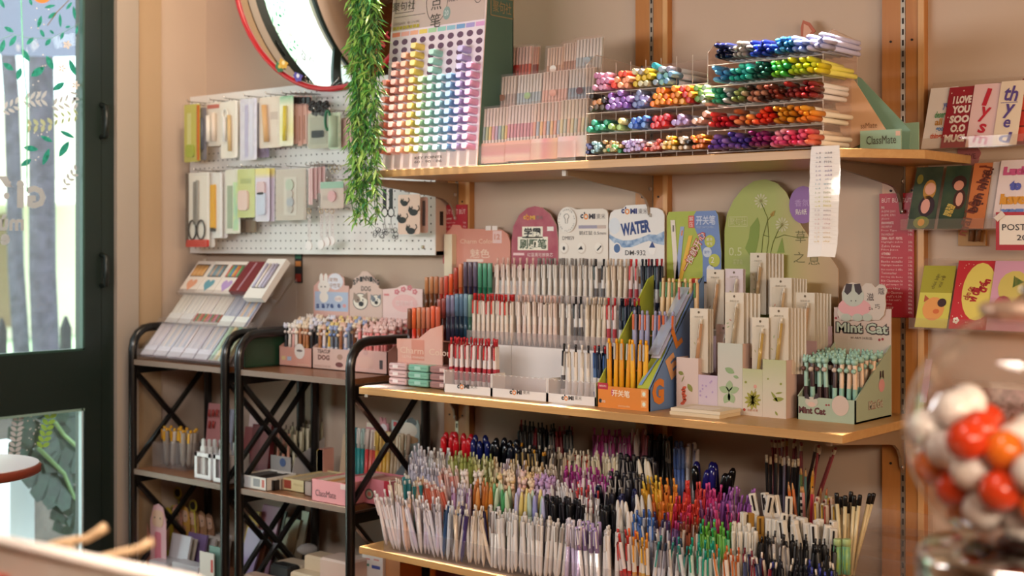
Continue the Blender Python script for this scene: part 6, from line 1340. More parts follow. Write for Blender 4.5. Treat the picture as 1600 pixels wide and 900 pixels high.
for i, (px, py, ln) in enumerate(sorted([(1313, 770, -.10), (1320, 776, -.04), (1327, 774, .0), (1331, 785, -.02), (1336, 768, .05), (1341, 774, .04), (1344, 781, .02), (1347, 787, .05), (1350, 773, .10), (1366, 771, .2), (1372, 771, .26), (1316, 787, -.05)])):
    t = P(px - 6, py, -.10 + .02 * (i % 3)); ax = Vector((ln, .05, 1)).normalized()
    pen('stick', t - ax * .179, ax, ('#e2cfa4', '#141214'), 'cream pencil with black cap at right end of the lowest shelf, %s from left' % ORD[i], 'cream capped pencils')
b = [o for o in bpy.data.objects if o.name.split('.')[0] == 'banded_pencil']
for o in b:
    for j in range(9): MB().ring([(.0038, .02 + j * .015), (.0038, .0275 + j * .015)], C('#1c1a1c', .5), 6, smooth=False, caps=False).part('black_band', o, local=True)
for i, px in enumerate((1309, 1323)):
    a = P(px, 897, -.20); t = P(px, 842, -.20); h = t.z - a.z
    rt = MB().ring([(.0088, 0), (.0088, h * .82)], MOTTLE('#a8c45c', '#7cb08c', 60, .4), 14); o = bpy.data.objects.new('glue_stick', rt.mesh('glue_stick')); COL.objects.link(o); o.location = a; tag(o, 'green striped glue stick, %s of the pair before the capped pencils' % ('left one', 'right one')[i], 'glue stick', 'green glue sticks')
    MB().ring([(.0094, h * .8), (.0094, h * .98), (.0084, h)], C('#b4cc8c', .35), 14).part('cap', o, local=True)
    for k in range(4):
        an = pi * (.9 + k * .3); MB().box(-.001, .001, -.0002, .0002, .002, h * .78, C('#5c9c7c', .4)).part('stripe', o, local=True).location = (.0089 * cos(an), .0089 * sin(an), 0)
# ================================================================ pegboard and what hangs on it
YP = .06
px0, px1 = PX(297, YP), PX(680, YP); pz1, pz0 = PZ(312, 150, YP), PZ(480, 397, YP)
root = thing('pegboard', 'white perforated board on the wall between the door and the shelves', 'pegboard', ((px0 + px1) / 2, YP, pz0))
pb = C('#ece7e2', .45)
MB().box(px0, px1, YP, YP + .004, pz0, pz1, pb).part('panel', root)
MB().box(px1 - .012, px1, YP + .004, WY, pz0, pz1, C('#d9bda8', .5)).box(px0, px0 + .012, YP + .004, WY, pz0, pz1, C('#d9bda8', .5)).part('side_frame', root, label='beige side frame')
MB().box(px0, px1, YP + .004, WY, pz0, pz0 + .012, C('#d9bda8', .5)).part('bottom_frame', root)
MB().box(px1 + .0, px1 + .0006, YP + .02, YP + .035, PZ(685, 352, YP), PZ(685, 330, YP), C('#2a211c', .7)).part('slot', root)
m = MB(); hol = C('#4a3f3a', .8)
nx = int((px1 - px0 - .03) / .0254); nz = int((pz1 - pz0 - .03) / .0254)
for i in range(nx + 1):
    for j in range(nz + 1): m.disc((px1 - .017 - i * .0254, YP - .0004, pz0 + .018 + j * .0254), .003, .003, hol, 6)
m.part('peg_hole', root)['kind'] = 'stuff'
chrome = C('#c9c4be', .2, .9)
for (px, py) in ((661, 386),): MB().ring([(.006, 0), (.006, .003), (.003, .005)], C('#b9a88c', .3, .8), 8, c=P(px, py, YP), ax=(0, -1, 0)).part('screw', root)
pk_film = CLEAR('#fdfdfb', .97, .1, '#f2ece6', .07)
GH = 'packs hanging on the pegboard'
def hang(x0, x1, y0, y1, Y, card, label, items=(), film=True, name='hanging_pack', cat='pack', rnd=.006, n_behind=0, dz=.0, group=GH):
    """a pack on a rod hook: backing card, what is in it (boxes or tubes in the pack's own 0..1 frame), the film in front"""
    X0, X1 = PX(x0, Y), PX(x1, Y); xm = (x0 + x1) / 2; Z0, Z1 = PZ(xm, y1, Y), PZ(xm, y0, Y)
    rt = thing(name, label, cat, ((X0 + X1) / 2, Y, Z0), group)
    cm = C(card, .5) if isinstance(card, str) else card
    MB().prism(rrect(X0, X1, Z0, Z1, min(rnd, (X1 - X0) / 3)), Y, Y + .002, cm).part('backing_card', rt)
    xc = (X0 + X1) / 2
    MB().tube([(xc, YP, Z1 + .008), (xc, Y - .015, Z1 + .008), (xc, Y - .022, Z1 + .014)], .0018, chrome, 6).tube([(xc, Y + .001, Z1 + .008), (xc - .004, Y + .001, Z1 - .002), (xc + .004, Y + .001, Z1 - .002), (xc, Y + .001, Z1 + .008)], .0008, chrome, 4).part('hook', rt)
    for it in items:
        nm, a0, a1, b0, b1, col = it[:6]; kind = it[6] if len(it) > 6 else 'box'
        ax, bx, az, bz = X0 + (X1 - X0) * a0, X0 + (X1 - X0) * a1, Z0 + (Z1 - Z0) * b0, Z0 + (Z1 - Z0) * b1
        m = MB(); cc = C(col, .4) if isinstance(col, str) else col
        if kind == 'box': m.prism(rrect(ax, bx, az, bz, min(bx - ax, bz - az) * .25), Y - .008, Y - .0005, cc)
        elif kind == 'flat': m.box(ax, bx, Y - .0012, Y - .0004, az, bz, cc)
        elif kind == 'rod': m.tube([((ax + bx) / 2 + (it[7] if len(it) > 7 else 0), Y - .006, az), ((ax + bx) / 2, Y - .006, bz)], (bx - ax) / 2, cc, 8)
        elif kind == 'disc': m.ring([((bx - ax) / 2, 0), ((bx - ax) / 2, .005)], cc, 14, c=((ax + bx) / 2, Y - .001, (az + bz) / 2), ax=(0, -1, 0))
        elif kind == 'ring':
            r = (bx - ax) / 2; m.tube([((ax + bx) / 2 + r * cos(t * .524), Y - .006, (az + bz) / 2 + (bz - az) / 2 * sin(t * .524)) for t in range(12)], min(r * .25, .003), cc, 6, closed=True)
        m.part(nm, rt)
    if film: MB().prism(rrect(X0, X1, Z0, Z1, min(rnd, (X1 - X0) / 3)), Y - .0098, Y - .0092, pk_film).part('film', rt)
    for k in range(n_behind):
        r2 = thing(name, label + ', %s one behind it' % ('first', 'second', 'third')[k], cat, ((X0 + X1) / 2 + .012 * (k + 1), Y + .013 * (k + 1), Z0), group)
        d = .010 * (k + 1)
        MB().prism(rrect(X0 + d, X1 + d, Z0 - .001 * k, Z1 - .001 * k, min(rnd, (X1 - X0) / 3)), Y + .012 * (k + 1), Y + .012 * (k + 1) + .004, cm).part('backing_card', r2)
hang(288, 312, 163, 253, -.03, '#c9c45c', 'yellow green pack with wavy orange edge at the far left of the upper row', [('blade', .2, .45, .1, .85, '#d8d894', 'flat'), ('charm', .2, .7, .08, .3, '#a8b43c', 'box'), ('side_edge', .92, 1.0, .02, .97, '#c8702c', 'box')])
hang(313, 322, 168, 250, -.01, '#8c8890', 'narrow grey blue pack next to the yellow green one', [('refill', .3, .7, .2, .8, '#5c6474', 'rod')])
hang(322, 345, 160, 228, .0, '#ece0d6', 'white pack with red header and tools, upper row', [('tube', .15, .4, .1, .7, '#f0e6da', 'rod'), ('tube', .5, .75, .1, .75, '#e6d4c2', 'rod'), ('header', .1, .9, .86, .95, '#c8685c', 'flat')], n_behind=1)
hang(345, 371, 158, 247, -.02, '#efe6de', 'white blister pack with a gold pen in the upper row', [('pen', .5, .66, .12, .75, '#d8b884', 'rod', .004), ('clip', .25, .4, .3, .72, '#e6e2e0', 'rod'), ('ring', .18, .5, .7, .86, '#f6f2ee', 'ring')])
hang(375, 401, 154, 250, -.02, MOTTLE('#cfc8dc', '#e2dcea', 50, .3), 'pale lilac sparkling sticker pack in the upper row', [('strip', .3, .5, .05, .9, '#b9b0d4', 'flat'), ('strip', .6, .8, .05, .9, '#d8d4ea', 'flat')])
hang(402, 420, 160, 246, .01, '#9c8cac', 'purple sticker pack tucked behind the lilac one', [('strip', .3, .6, .1, .8, '#b4a4c4', 'flat')])
hang(405, 440, 151, 231, -.01, '#e2cfc2', 'beige card with a tan pen clipped on it in the upper row', [('pen', .2, .38, .12, .84, '#dcb07c', 'rod', .012), ('print', .5, .85, .55, .7, '#c8b0a4', 'flat')])
hang(437, 458, 150, 228, -.02, GRAD([(0, '#f2ecd8'), (.3, '#eee6a4'), (.8, '#f0ead4'), (1, '#7cb890')]), 'slim pack with yellow pen and green header in the upper row', [('pen', .4, .62, .1, .8, '#dcc840', 'rod', -.003)])
for i in range(4): hang(458 + i * 7.3, 464.5 + i * 7.3, 150, 225 + i % 2 * 3, .0 + i * .004, '#d8aea0', '%s of the four dusty pink straps with black tops' % ('first', 'second', 'third', 'fourth')[i], [('black_top', .0, 1, .84, .98, '#211c1c', 'box'), ('stripe', .35, .6, .1, .6, '#b4846c', 'flat')], False, 'strap', 'strap', .002, group='pink straps on the pegboard')
hang(481, 515, 176, 232, -.02, '#b4ae98', 'grey photo card holder with scalloped edge in the upper row', [('black_bow', .25, .75, .3, .5, '#2c2826', 'box'), ('frame', .12, .88, .12, .88, '#a09a84', 'flat'), ('black_bow', .25, .75, .3, .5, '#2c2826', 'box')], rnd=.01, name='card_holder', cat='card holder')
rt = thing('flower_clip_bunch', 'bunch of black flower clips on a hook above the grey card holder', 'hair clip', P(495, 172, -.01))
for i in range(5):
    c = P(488 + i * 5.2, 166 + (i % 2) * 7, -.02); m = MB()
    for k in range(5): m.ball(c + Vector((.011 * cos(k * 1.257), 0, .011 * sin(k * 1.257))), .0085, C('#1a1718', .3), 6, 4)
    m.ball(c, .006, C('#3a3436', .3), 6, 4); m.part('flower', rt)
MB().tube([P(495, 152, YP), P(495, 152, -.03), P(495, 150, -.036)], .0018, chrome, 6).part('hook', rt)
m = MB(); c = P(512, 188, -.03); m.tube([c + Vector((.012 * cos(t * .449), 0, .030 * sin(t * .449))) for t in range(14)], .0042, C('#1f6b44', .3), 8, closed=True); m.tube([P(512, 170, YP), P(512, 170, -.035)], .0018, chrome, 6); m.top('hair_band', 'loop shaped dark green hair band in the upper row', 'hair band')
hang(514, 532, 176, 233, -.02, MOTTLE('#b4c8a4', '#d8dcc0', 60, .4), 'pale green patterned tube pack in the upper row', [('tube', .2, .8, .05, .9, '#b8ccac', 'rod')])
hang(533, 552, 184, 230, .0, '#e0b0ac', 'pink card half hidden by the hanging plant', [])
# lower row
hang(293, 327, 270, 386, -.03, '#e9e4de', 'scissors pack at far left of the lower row', [('red_base', .0, 1, .0, .1, '#c83428', 'box'), ('paper', .1, .95, .1, .96, '#efe9e2', 'flat'), ('blade', .34, .48, .3, .88, '#8c8884', 'box'), ('blade', .46, .56, .3, .9, '#a09c98', 'box'), ('handle', .12, .46, .1, .36, '#211d1c', 'ring'), ('handle', .5, .86, .1, .36, '#211d1c', 'ring'), ('edge', .0, .06, .05, 1, '#5c4c40', 'box')], n_behind=1)
hang(329, 347, 270, 372, -.02, '#e6e2e2', 'bright yellow cutter pack in the lower row', [('cutter', .12, .5, .14, .82, '#e8ac20', 'box'), ('blade_cap', .14, .48, .1, .16, '#3c3834', 'box')], n_behind=1)
hang(352, 375, 265, 365, -.01, '#e6e2d8', 'white strip pack with green ruled sheet in the lower row', [('sheet', .15, .5, .08, .75, '#a4b49c', 'flat'), ('sheet', .55, .9, .05, .8, MOTTLE('#d4e8a8', '#a8d8c0', 30, .4), 'flat')])
hang(371, 398, 264, 340, -.02, '#c8cc84', 'yellow green card with pink eraser, lower row', [('eraser', .12, .68, .15, .56, '#e6c4bc', 'box'), ('print', .2, .8, .7, .8, '#aab06c', 'flat')], n_behind=1)
hang(399, 421, 263, 346, -.02, GRAD([(0, '#dcd4e4'), (.8, '#d8cce0'), (.9, '#e4d488'), (1, '#e8d880')]), 'lavender pack with pale yellow header, lower row', [('tape', .2, .8, .12, .55, '#c4c8e0', 'box'), ('tape', .2, .75, .5, .75, '#d8b4bc', 'box')], n_behind=1)
hang(431, 478, 264, 344, -.02, '#c4b4a8', 'wide clear pack with a column of four round tapes in the lower row', [('round_tape', .36, .62, .6, .78, '#b4bca8', 'disc'), ('round_tape', .40, .6, .44, .57, '#c0b4ac', 'disc'), ('round_tape', .40, .62, .29, .42, '#a8a8b4', 'disc'), ('round_tape', .42, .6, .16, .27, '#bcb0a8', 'disc'), ('panel', .28, .7, .1, .84, '#d4c8be', 'flat')])
hang(374, 400, 343, 363, .02, '#8c745c', 'brown striped pack low on the board behind the eraser card', [('stripe', .1 + i * .2, .2 + i * .2, 0, 1, '#6c543c', 'flat') if False else ('stripe', .3, .4, 0, 1, '#6c543c', 'flat') for i in range(1)])
for i in range(4): hang(482 + i * 6.5, 488 + i * 6.5, 263 - i, 320 - i * 9, -.02 + i * .008, '#e4c0bc', '%s pale pink wrist strap hanging in the lower row' % ('first', 'second', 'third', 'fourth')[i], [('seam', .4, .6, 0, 1, '#d0a8a8', 'flat')], False, 'wrist_strap', 'strap', .002, group='pale pink wrist straps')
clr_ = CLEAR('#f8f4f4', .5, .05, '#f0e8e6')
for i, (px, pt, pb_) in enumerate(((483, 330, 392), (502, 330, 390), (511, 328, 386), (519, 330, 384))):
    rt = thing('key_chain', '%s of the white bead key chains ending in a round tag' % ('first', 'second', 'third', 'fourth')[i], 'key chain', P(px, pb_, -.02), 'white bead key chains'); Y = -.02 + i * .004
    c = P(px, pt, Y); MB().tube([c + Vector((.008 * cos(t * .628), 0, .008 * sin(t * .628))) for t in range(10)], .0016, C('#c8a884', .25, .7), 5, closed=True).part('split_ring', rt)
    MB().tube([(c.x, YP, c.z + .012), (c.x, Y - .01, c.z + .011), (c.x, Y - .014, c.z + .016)], .0016, chrome, 5).part('hook', rt)
    n_ = 6
    for k in range(n_):
        q = P(px, pt + 8 + (pb_ - pt - 24) * k / (n_ - 1), Y); MB().tube([q + Vector((.0055 * cos(t * .785), .001 * (k % 2), .0065 * sin(t * .785))) for t in range(8)], .0014, C('#ece0de', .25), 5, closed=True).part('link', rt)
    q = P(px, pb_ - 8, Y); MB().ring([(.015, 0), (.015, .003)], C('#ece2de', .35), 14, c=q, ax=(0, -1, 0)).part('tag', rt)
hang(501, 537, 284, 326, -.035, '#cdb4a8', 'small bag with green header and a pink pig print', [('header', .0, 1, .76, 1, '#8cb498', 'flat'), ('pig_print', .36, .7, .3, .62, '#dc9ca0', 'disc'), ('print', .1, .4, .3, .5, '#b89c90', 'flat')])
rt = thing('ring_bunch', 'bunch of silver key rings on a hook above the green headed bag', 'key ring', P(522, 270, -.02))
for i in range(5):
    c = P(516 + i * 3.4, 262 + (i % 2) * 5, -.02 - .003 * i); MB().tube([c + Vector((.009 * cos(t * .628), 0, .009 * sin(t * .628))) for t in range(10)], .0014, C('#b4a48c', .25, .8), 5, closed=True).part('ring', rt)
MB().tube([P(522, 258, YP), P(522, 258, -.04), P(522, 255, -.045)], .0018, chrome, 6).part('hook', rt)
hang(622, 656, 304, 366, -.01, '#e4c4b0', 'beige card printed with black cats at the right of the pegboard', [], False)
m = MB()
rt = [o for o in bpy.data.objects if o.get('label', '').startswith('beige card printed with black cats')][0]
def cat_(mb, px, py, s, Y):
    c = P(px, py, Y); k = C('#1c1818', .6)
    mb.disc(c, .016 * s, .009 * s, k, 10); mb.disc(c + Vector((-.012 * s, -.0002, .006 * s)), .008 * s, .008 * s, k, 8)
    for d in (-.017, -.008): mb.add([c + Vector((d * s, -.0003, .011 * s)), c + Vector(((d + .006) * s, -.0003, .011 * s)), c + Vector(((d + .002) * s, -.0003, .019 * s))], [(0, 1, 2)], k)
    mb.tube([c + Vector((.014 * s, 0, .002)), c + Vector((.022 * s, 0, .010 * s)), c + Vector((.018 * s, 0, .018 * s))], .0016 * s, k, 4)
for a in ((632, 318, .9), (646, 332, 1.1), (628, 344, 1.1), (642, 361, 1.1)): cat_(m, a[0], a[1], a[2], -.0108)
m.part('cat_print', rt)
hang(657, 668, 308, 364, .015, '#d8a898', 'narrow pink pack with a black cat strip behind the cat card', [('strip', .3, .7, .2, .9, '#4c2c2c', 'flat')])
for i, px in enumerate((601, 611)):
    rt = thing('lanyard', 'black %s lanyard with split ring beside the cat card' % ('left', 'right')[i], 'lanyard', P(px, 365, -.01), 'black lanyards'); Y = -.012
    a, b = P(px, 295, Y), P(px, 326, Y); MB().box(a.x - .007, a.x + .007, Y - .001, Y + .001, b.z, a.z, C('#1c1a1b', .6)).part('strap', rt)
    c = P(px, 332, Y); MB().tube([c + Vector((.013 * cos(t * .524), 0, .013 * sin(t * .524))) for t in range(12)], .0018, C('#2c2826', .25, .6), 5, closed=True).part('split_ring', rt)
    MB().tube([P(px, 338, Y), P(px, 350, Y)], .0012, C('#5c5450', .3, .7), 5).part('chain', rt); c = P(px, 354, Y); MB().tube([c + Vector((.005 * cos(t * .785), 0, .008 * sin(t * .785))) for t in range(8)], .0012, C('#9c9490', .3, .7), 5, closed=True).part('clasp', rt)
    MB().tube([(a.x, YP, a.z + .003), (a.x, Y - .012, a.z + .003), (a.x, Y - .016, a.z + .008)], .0016, chrome, 5).part('hook', rt)
rt = thing('charm_bunch', 'tangle of small black wire charms low on the board beside the plant', 'charm', P(605, 372, -.01)); rr_2 = random.Random(4)
for i in range(16):
    c = P(rr_2.uniform(584, 622), rr_2.uniform(358, 373), -.006 - .004 * rr_2.random()); r = rr_2.uniform(.005, .011); MB().tube([c + Vector((r * cos(t * .785), 0, r * .8 * sin(t * .785))) for t in range(8)], .0011, C('#3a3438', .4), 4, closed=True).part('wire_charm', rt)
MB().tube([P(604, 357, YP), P(604, 357, -.015)], .0016, chrome, 5).part('hook', rt)
# socket cover, thermometer-like tag under the board
rt = thing('wall_switch', 'cream wall switch plate under the left end of the pegboard', 'switch', P(312, 470, WY)); q0, q1 = P(297, 470, WY), P(325, 404, WY)
MB().bbox(q0.x, q1.x, WY - .012, WY, q0.z, q1.z, C('#d8c4b0', .5), .003).part('plate', rt); MB().box((q0.x + q1.x) / 2 - .006, (q0.x + q1.x) / 2 + .002, WY - .016, WY - .012, PZ(307, 430, WY), PZ(307, 413, WY), C('#e6d8c8', .4)).part('rocker', rt)
rt = thing('wall_tag', 'small black tag with orange and green print on the wall above the clear stand', 'tag', P(467, 442, WY)); q0, q1 = P(462, 442, WY), P(473, 397, WY)
MB().box(q0.x, q1.x, WY - .004, WY, q0.z, q1.z, C('#1c1a18', .5)).part('plate', rt)
for (a, b, c_) in ((398, 404, '#3c7c5c'), (408, 416, '#e08a3c'), (428, 440, '#a83424')): MB().box(q0.x + .004, q1.x - .004, WY - .005, WY - .004, PZ(467, b, WY), PZ(467, a, WY), C(c_, .5)).part('print', rt)

# ================================================================ round mirror with red frame
YM_ = -.02
mc = P(505, -57, YM_); mr = abs(PZ(505, 138, YM_) - mc.z)
mrt = thing('round_mirror', 'large round mirror with thin red frame above the pegboard', 'mirror', mc); mrt.rotation_euler = (radians(7), 0, radians(6))
mir = C('#f2f4f4', .01, 1.0)
N_ = 48
SAG, RC = .095, None
RC = (mr * mr + SAG * SAG) / (2 * SAG)
def dome(r): return -(sqrt(RC * RC - r * r) - (RC - SAG))
MB().ring([(max(mr * k / 14, 1e-5), -dome(mr * k / 14)) for k in range(14, -1, -1)], mir, N_, True, (0, 0, 0), ax=(0, -1, 0), caps=False).part('glass', mrt, local=True)
MB().tube([(mr * cos(2 * pi * i / N_), 0, mr * sin(2 * pi * i / N_)) for i in range(N_)], .0095, C('#c01c26', .3), 8, closed=True).part('frame', mrt, local=True)
MB().add([(mr * cos(2 * pi * i / N_), .006, mr * sin(2 * pi * i / N_)) for i in range(N_)], [tuple(range(N_ - 1, -1, -1))], C('#7a5a40', .7)).part('backing', mrt, local=True)
m = MB()
def onm(px, py):
    """point of the glass shown at (px, py), in the mirror's own frame (small turn ignored)"""
    q = P(px, py, YM_) - mc; return Vector((q.x, dome(min(mr * .999, sqrt(q.x ** 2 + q.z ** 2))) - .002, q.z))
for (px, py, c_, c2) in ((437, 104, '#2f6b3c', '#e8c040'), (446, 98, '#e0a830', '#f4e0a0'), (462, 118, '#5c48a4', '#f0e8f4')):
    c = onm(px, py)
    for k in range(6): a = k * pi / 3; m.disc((c.x + .012 * cos(a), c.y - .0012 - .0002 * (k % 2), c.z + .012 * sin(a)), .0085, .0085, C(c_, .5), 8)
    m.disc((c.x, c.y - .002, c.z), .007, .007, C(c2, .5), 8)
m.part('flower_sticker', mrt, local=True)
m = MB(); s = "you're like"
for i, ch in enumerate(s):
    if ch == ' ': continue
    a = radians(-66 + i * 5.6); letter(m, ch, (mr * .90 * cos(a), dome(mr * .9) - .003, mr * .90 * sin(a)), None, C('#c01c26', .5), h=.03 if ch in "yk'l" else .022, rot=a + pi / 2, bold=.04)
m.part('lettering', mrt, local=True)
# dried pampas bunch by the door, seen in the mirror
rt = thing('dried_flowers', 'bunch of dried pampas flowers hanging by the door, seen in the mirror', 'dried flowers', (LX + .12, -1.02, 2.2)); rr2 = random.Random(9); m = MB(); m2 = MB(); cs = [C(h, .9) for h in ('#b89c90', '#cbb4a8', '#a4887c', '#d8c8bc')]
for i in range(26):
    d = Vector((rr2.gauss(0, .16), rr2.gauss(0, .16), -1)).normalized(); a = Vector((LX + .12, -1.02, 2.45)); e = a + d * rr2.uniform(.35, .6); m2.tube([a, e], .002, C('#a08458', .8), 4)
    for k in range(60):
        q = a + (e - a) * rr2.uniform(.45, 1.05) + Vector((rr2.gauss(0, .018), rr2.gauss(0, .018), rr2.gauss(0, .018))); u = Vector((rr2.gauss(0, 1), rr2.gauss(0, 1), rr2.gauss(0, 1))).normalized() * .016; v = u.orthogonal().normalized() * .005
        m.add([q - u, q + v, q + u, q - v], [(0, 1, 2, 3)], rr2.choice(cs))
m.part('plume', rt)['kind'] = 'stuff'; m2.part('stem', rt)

# ================================================================ hanging artificial plant
YI = -.345
rt = thing('hanging_plant', 'bright green artificial plant trailing down past the end of the top shelf', 'plant', P(570, 360, YI)); rr3 = random.Random(21)
lc = [C(h, .45) for h in ('#6cb04c', '#8cc85c', '#5a9c54', '#b4dc70', '#4a9058', '#98cc68', '#c8e488')]
m = MB(); ms = MB()
topz = 2.75
strands = []
for i in range(30):
    bx = rr3.uniform(556, 590); tx = 572 + (bx - 572) * .9 + rr3.uniform(-4, 4)
    end = rr3.choice([rr3.uniform(120, 345), rr3.uniform(260, 350)]); strands.append((tx, bx, end, rr3.uniform(-.02, .02)))
strands += [(556, 552, 300, -.01), (559, 557, 330, .0), (588, 592, 340, -.005), (585, 588, 352, .0)]
for (tx, bx, end, dy) in strands:
    pts = []
    a = P(tx, 0, YI); b = P(bx, end, YI)
    L = topz - b.z; n_ = max(4, int(L / .05))
    for k in range(n_ + 1):
        t = k / n_; pts.append(Vector((a.x + (b.x - a.x) * max(0, (t * L - (topz - a.z)) / max(.01, a.z - b.z)) + .006 * sin(k * 1.3 + tx), YI + dy + .006 * cos(k * 1.7 + bx), topz - L * t)))
    ms.tube(pts, .0012, C('#4a6a34', .6), 4)
    for k in range(n_):
        for q in range(7):
            p = pts[k].lerp(pts[k + 1], rr3.random()); an = rr3.uniform(0, 2 * pi)
            if p.z > a.z + .12: continue
            d = Vector((cos(an), sin(an) * .8, rr3.uniform(-1.3, -.1))).normalized(); ln = rr3.uniform(.02, .042); sd = d.cross(Vector((0, 0, 1))).normalized() * ln * .12
            mid = p + d * ln * .5 + Vector((0, 0, .002)); m.add([p, mid + sd, p + d * ln + Vector((0, 0, -.004)), mid - sd], [(0, 1, 2, 3)], rr3.choice(lc))
m.part('foliage', rt)['kind'] = 'stuff'; ms.part('stem', rt)['kind'] = 'stuff'
MB().tube([P(572, -40, YI).xy.to_3d() + Vector((0, 0, topz)), P(572, -40, YI).xy.to_3d() + Vector((0, 0, 2.95))], .004, C('#3c3a38', .5), 6).part('hanging_cord', rt)
# ================================================================ goods on the black racks
# ---- slanted clear stand on the corner rack
EX0, EX1 = -3.90, PX(466, .06)
ez0, ey0, ez1, ey1 = .992, -.205, 1.300, .055
def E(s, t, d=0.0):
    nrm = Vector((0, -(ez1 - ez0), (ey1 - ey0))).normalized(); return Vector((EX0 + (EX1 - EX0) * s, ey0 + (ey1 - ey0) * t, ez0 + (ez1 - ez0) * t)) + nrm * d
EB = basis((1, 0, 0), (0, ey1 - ey0, ez1 - ez0))
root = thing('slanted_stand', 'slanted clear stand of pen packs on the corner rack by the door', 'stand', ((EX0 + EX1) / 2, -.07, .986))
ec = CLEAR('#fbfafa', .95, .05, '#efe8e8')
for t0, t1 in ((0, .36), (.33, .66), (.64, .9)): MB().slab(E(0, t0, -.002 - t0 * .01), E(1, t0, -.002 - t0 * .01), E(1, t1, -.002 - t0 * .01), E(0, t1, -.002 - t0 * .01), .002, ec).part('tier_panel', root)
for t in (0.0, .33, .64): MB().slab(E(0, t, .022), E(1, t, .022), E(1, t + .05, .022), E(0, t + .05, .022), .002, ec).part('front_lip', root); MB().slab(E(0, t, .022), E(0, t, -.002), E(1, t, -.002), E(1, t, .022), .002, ec).part('ledge', root)
MB().prism([(ey0, .986), (ey1, .986), (ey1, ez1 - .04), (ey0, ez0 + .02)], EX1 - .003, EX1, ec, 'YZ').part('side_panel', root); MB().prism([(ey0, .986), (ey1, .986), (ey1, ez1 - .04), (ey0, ez0 + .02)], EX0, EX0 + .003, ec, 'YZ').part('side_panel', root)
def spack(s0, s1, t0, t1, cols, label, lab=None, tips=None, d=.004, n=6):
    rt = thing('pen_pack', label, 'pen pack', E((s0 + s1) / 2, t0), 'pen packs on the slanted stand')
    MB().slab(E(s0, t0, d), E(s1, t0, d), E(s1, t1, d), E(s0, t1, d), .002, C('#ded6de', .6)).part('backing_card', rt)
    for i in range(n):
        s = s0 + (s1 - s0) * (i + .5) / n; MB().tube([E(s, t0 + .01, d + .004), E(s, t1 - .01, d + .004)], (EX1 - EX0) * (s1 - s0) / n * .42, C(cols[i % len(cols)], .35), 6).part('pen', rt)
        if tips: MB().tube([E(s, t0 + .03, d + .0045), E(s, t0 + .11, d + .0045)], (EX1 - EX0) * (s1 - s0) / n * .44, C(tips[i % len(tips)], .4), 6, caps=False).part('pen_grip', rt)
    if lab: MB().slab(E(s0 + .004, t0, d + .009), E(s1 - .004, t0, d + .009), E(s1 - .004, t0 + .1, d + .009), E(s0 + .004, t0 + .1, d + .009), .0008, C(lab, .5)).part('label_card', rt)
    MB().slab(E(s0, t0, d + .011), E(s1, t0, d + .011), E(s1, t1, d + .011), E(s0, t1, d + .011), .0004, pk_film).part('film', rt)
ord_ = ('leftmost', 'second', 'third', 'fourth', 'fifth', 'sixth', 'seventh')
for i in range(5): spack(.03 + i * .145, .165 + i * .145, .01, .35, [['#dcd6e6', '#e4dcea', '#d2ccde'], ['#d8d4e4', '#ece0e4', '#c8cce0'], ['#dcd8e8', '#c4c8e0', '#e8dce4']][i % 3], '%s pack of lavender white pens in the front tier of the slanted stand' % ord_[i], '#e4def0')
spack(.76, .95, .01, .35, ['#b8d4c0', '#ecdcae', '#9cd0bc', '#e6e0b4'], 'pack of mint and yellow highlighters at the right of the front tier', '#e6e4e0', None, .004, 4)
for i, (c_, tp, lb, nm) in enumerate(((['#d8d4d4', '#e6e0de'], None, '#e8e4e8', 'clear white'), (['#dcd8dc', '#eae4e4'], None, '#e4dfe6', 'frosted white'), (['#ece4e4', '#e0d8dc'], ['#b84c4c', '#5c8c5c', '#c87c5c'], None, 'red and green tipped'), (['#ece6e6', '#e2dada'], ['#c86c8c', '#5c7c5c', '#a85c4c'], None, 'pink and green tipped'), (['#b8bcd4', '#c4c6da', '#aab0cc'], None, '#eef0f4', 'slate lilac'), (['#c8c4d8', '#e8c8b0', '#b0bcd8'], None, '#f0f0f2', 'peach and lilac'))):
    spack(.06 + i * .142, .194 + i * .142, .345, .655, c_, 'pack of %s pens in the middle tier of the slanted stand' % nm, lb, tp, .006)
def hbox(s0, s1, heart, pens, label):
    rt = thing('pen_box', label, 'box', E((s0 + s1) / 2, .66), 'window boxes on the slanted stand'); d = .02
    MB().slab(E(s0, .66, d), E(s1, .66, d), E(s1, 1.0, d), E(s0, 1.0, d), .016, C('#efe4da', .5)).part('box', rt)
    MB().slab(E(s0 + .02, .83, d + .0006), E(s1 - .02, .83, d + .0006), E(s1 - .02, .965, d + .0006), E(s0 + .02, .965, d + .0006), .0006, C('#6c5c54', .5)).part('window', rt)
    for i in range(6): s = s0 + .026 + (s1 - s0 - .052) * (i + .5) / 6; MB().tube([E(s, .835, d + .002), E(s, .945, d + .002)], .0045, C(pens[i % len(pens)], .4), 6).part('pen', rt)
    c = E((s0 + s1) / 2, .745, d + .0008); pts = []
    for k in range(20):
        t = 2 * pi * k / 20; pts.append(c + EB @ Vector((.0016 * 16 * sin(t) ** 3, .0018 * (13 * cos(t) - 5 * cos(2 * t) - 2 * cos(3 * t) - cos(4 * t)), 0)))
    MB().add(pts, [tuple(range(19, -1, -1))], C(heart, .5)).part('heart_print', rt)
hbox(.0, .185, '#e8a888', ['#d8a060', '#dcae74'], 'white pen box with an orange heart on the slanted stand'); hbox(.19, .375, '#6ca4b4', ['#8ca0a8', '#c8a890', '#7c98a4'], 'white pen box with a blue heart on the slanted stand'); hbox(.38, .565, '#bc9cd0', ['#d86c5c', '#7cb47c', '#5c8cc0', '#e0b050'], 'white pen box with a lilac heart on the slanted stand')
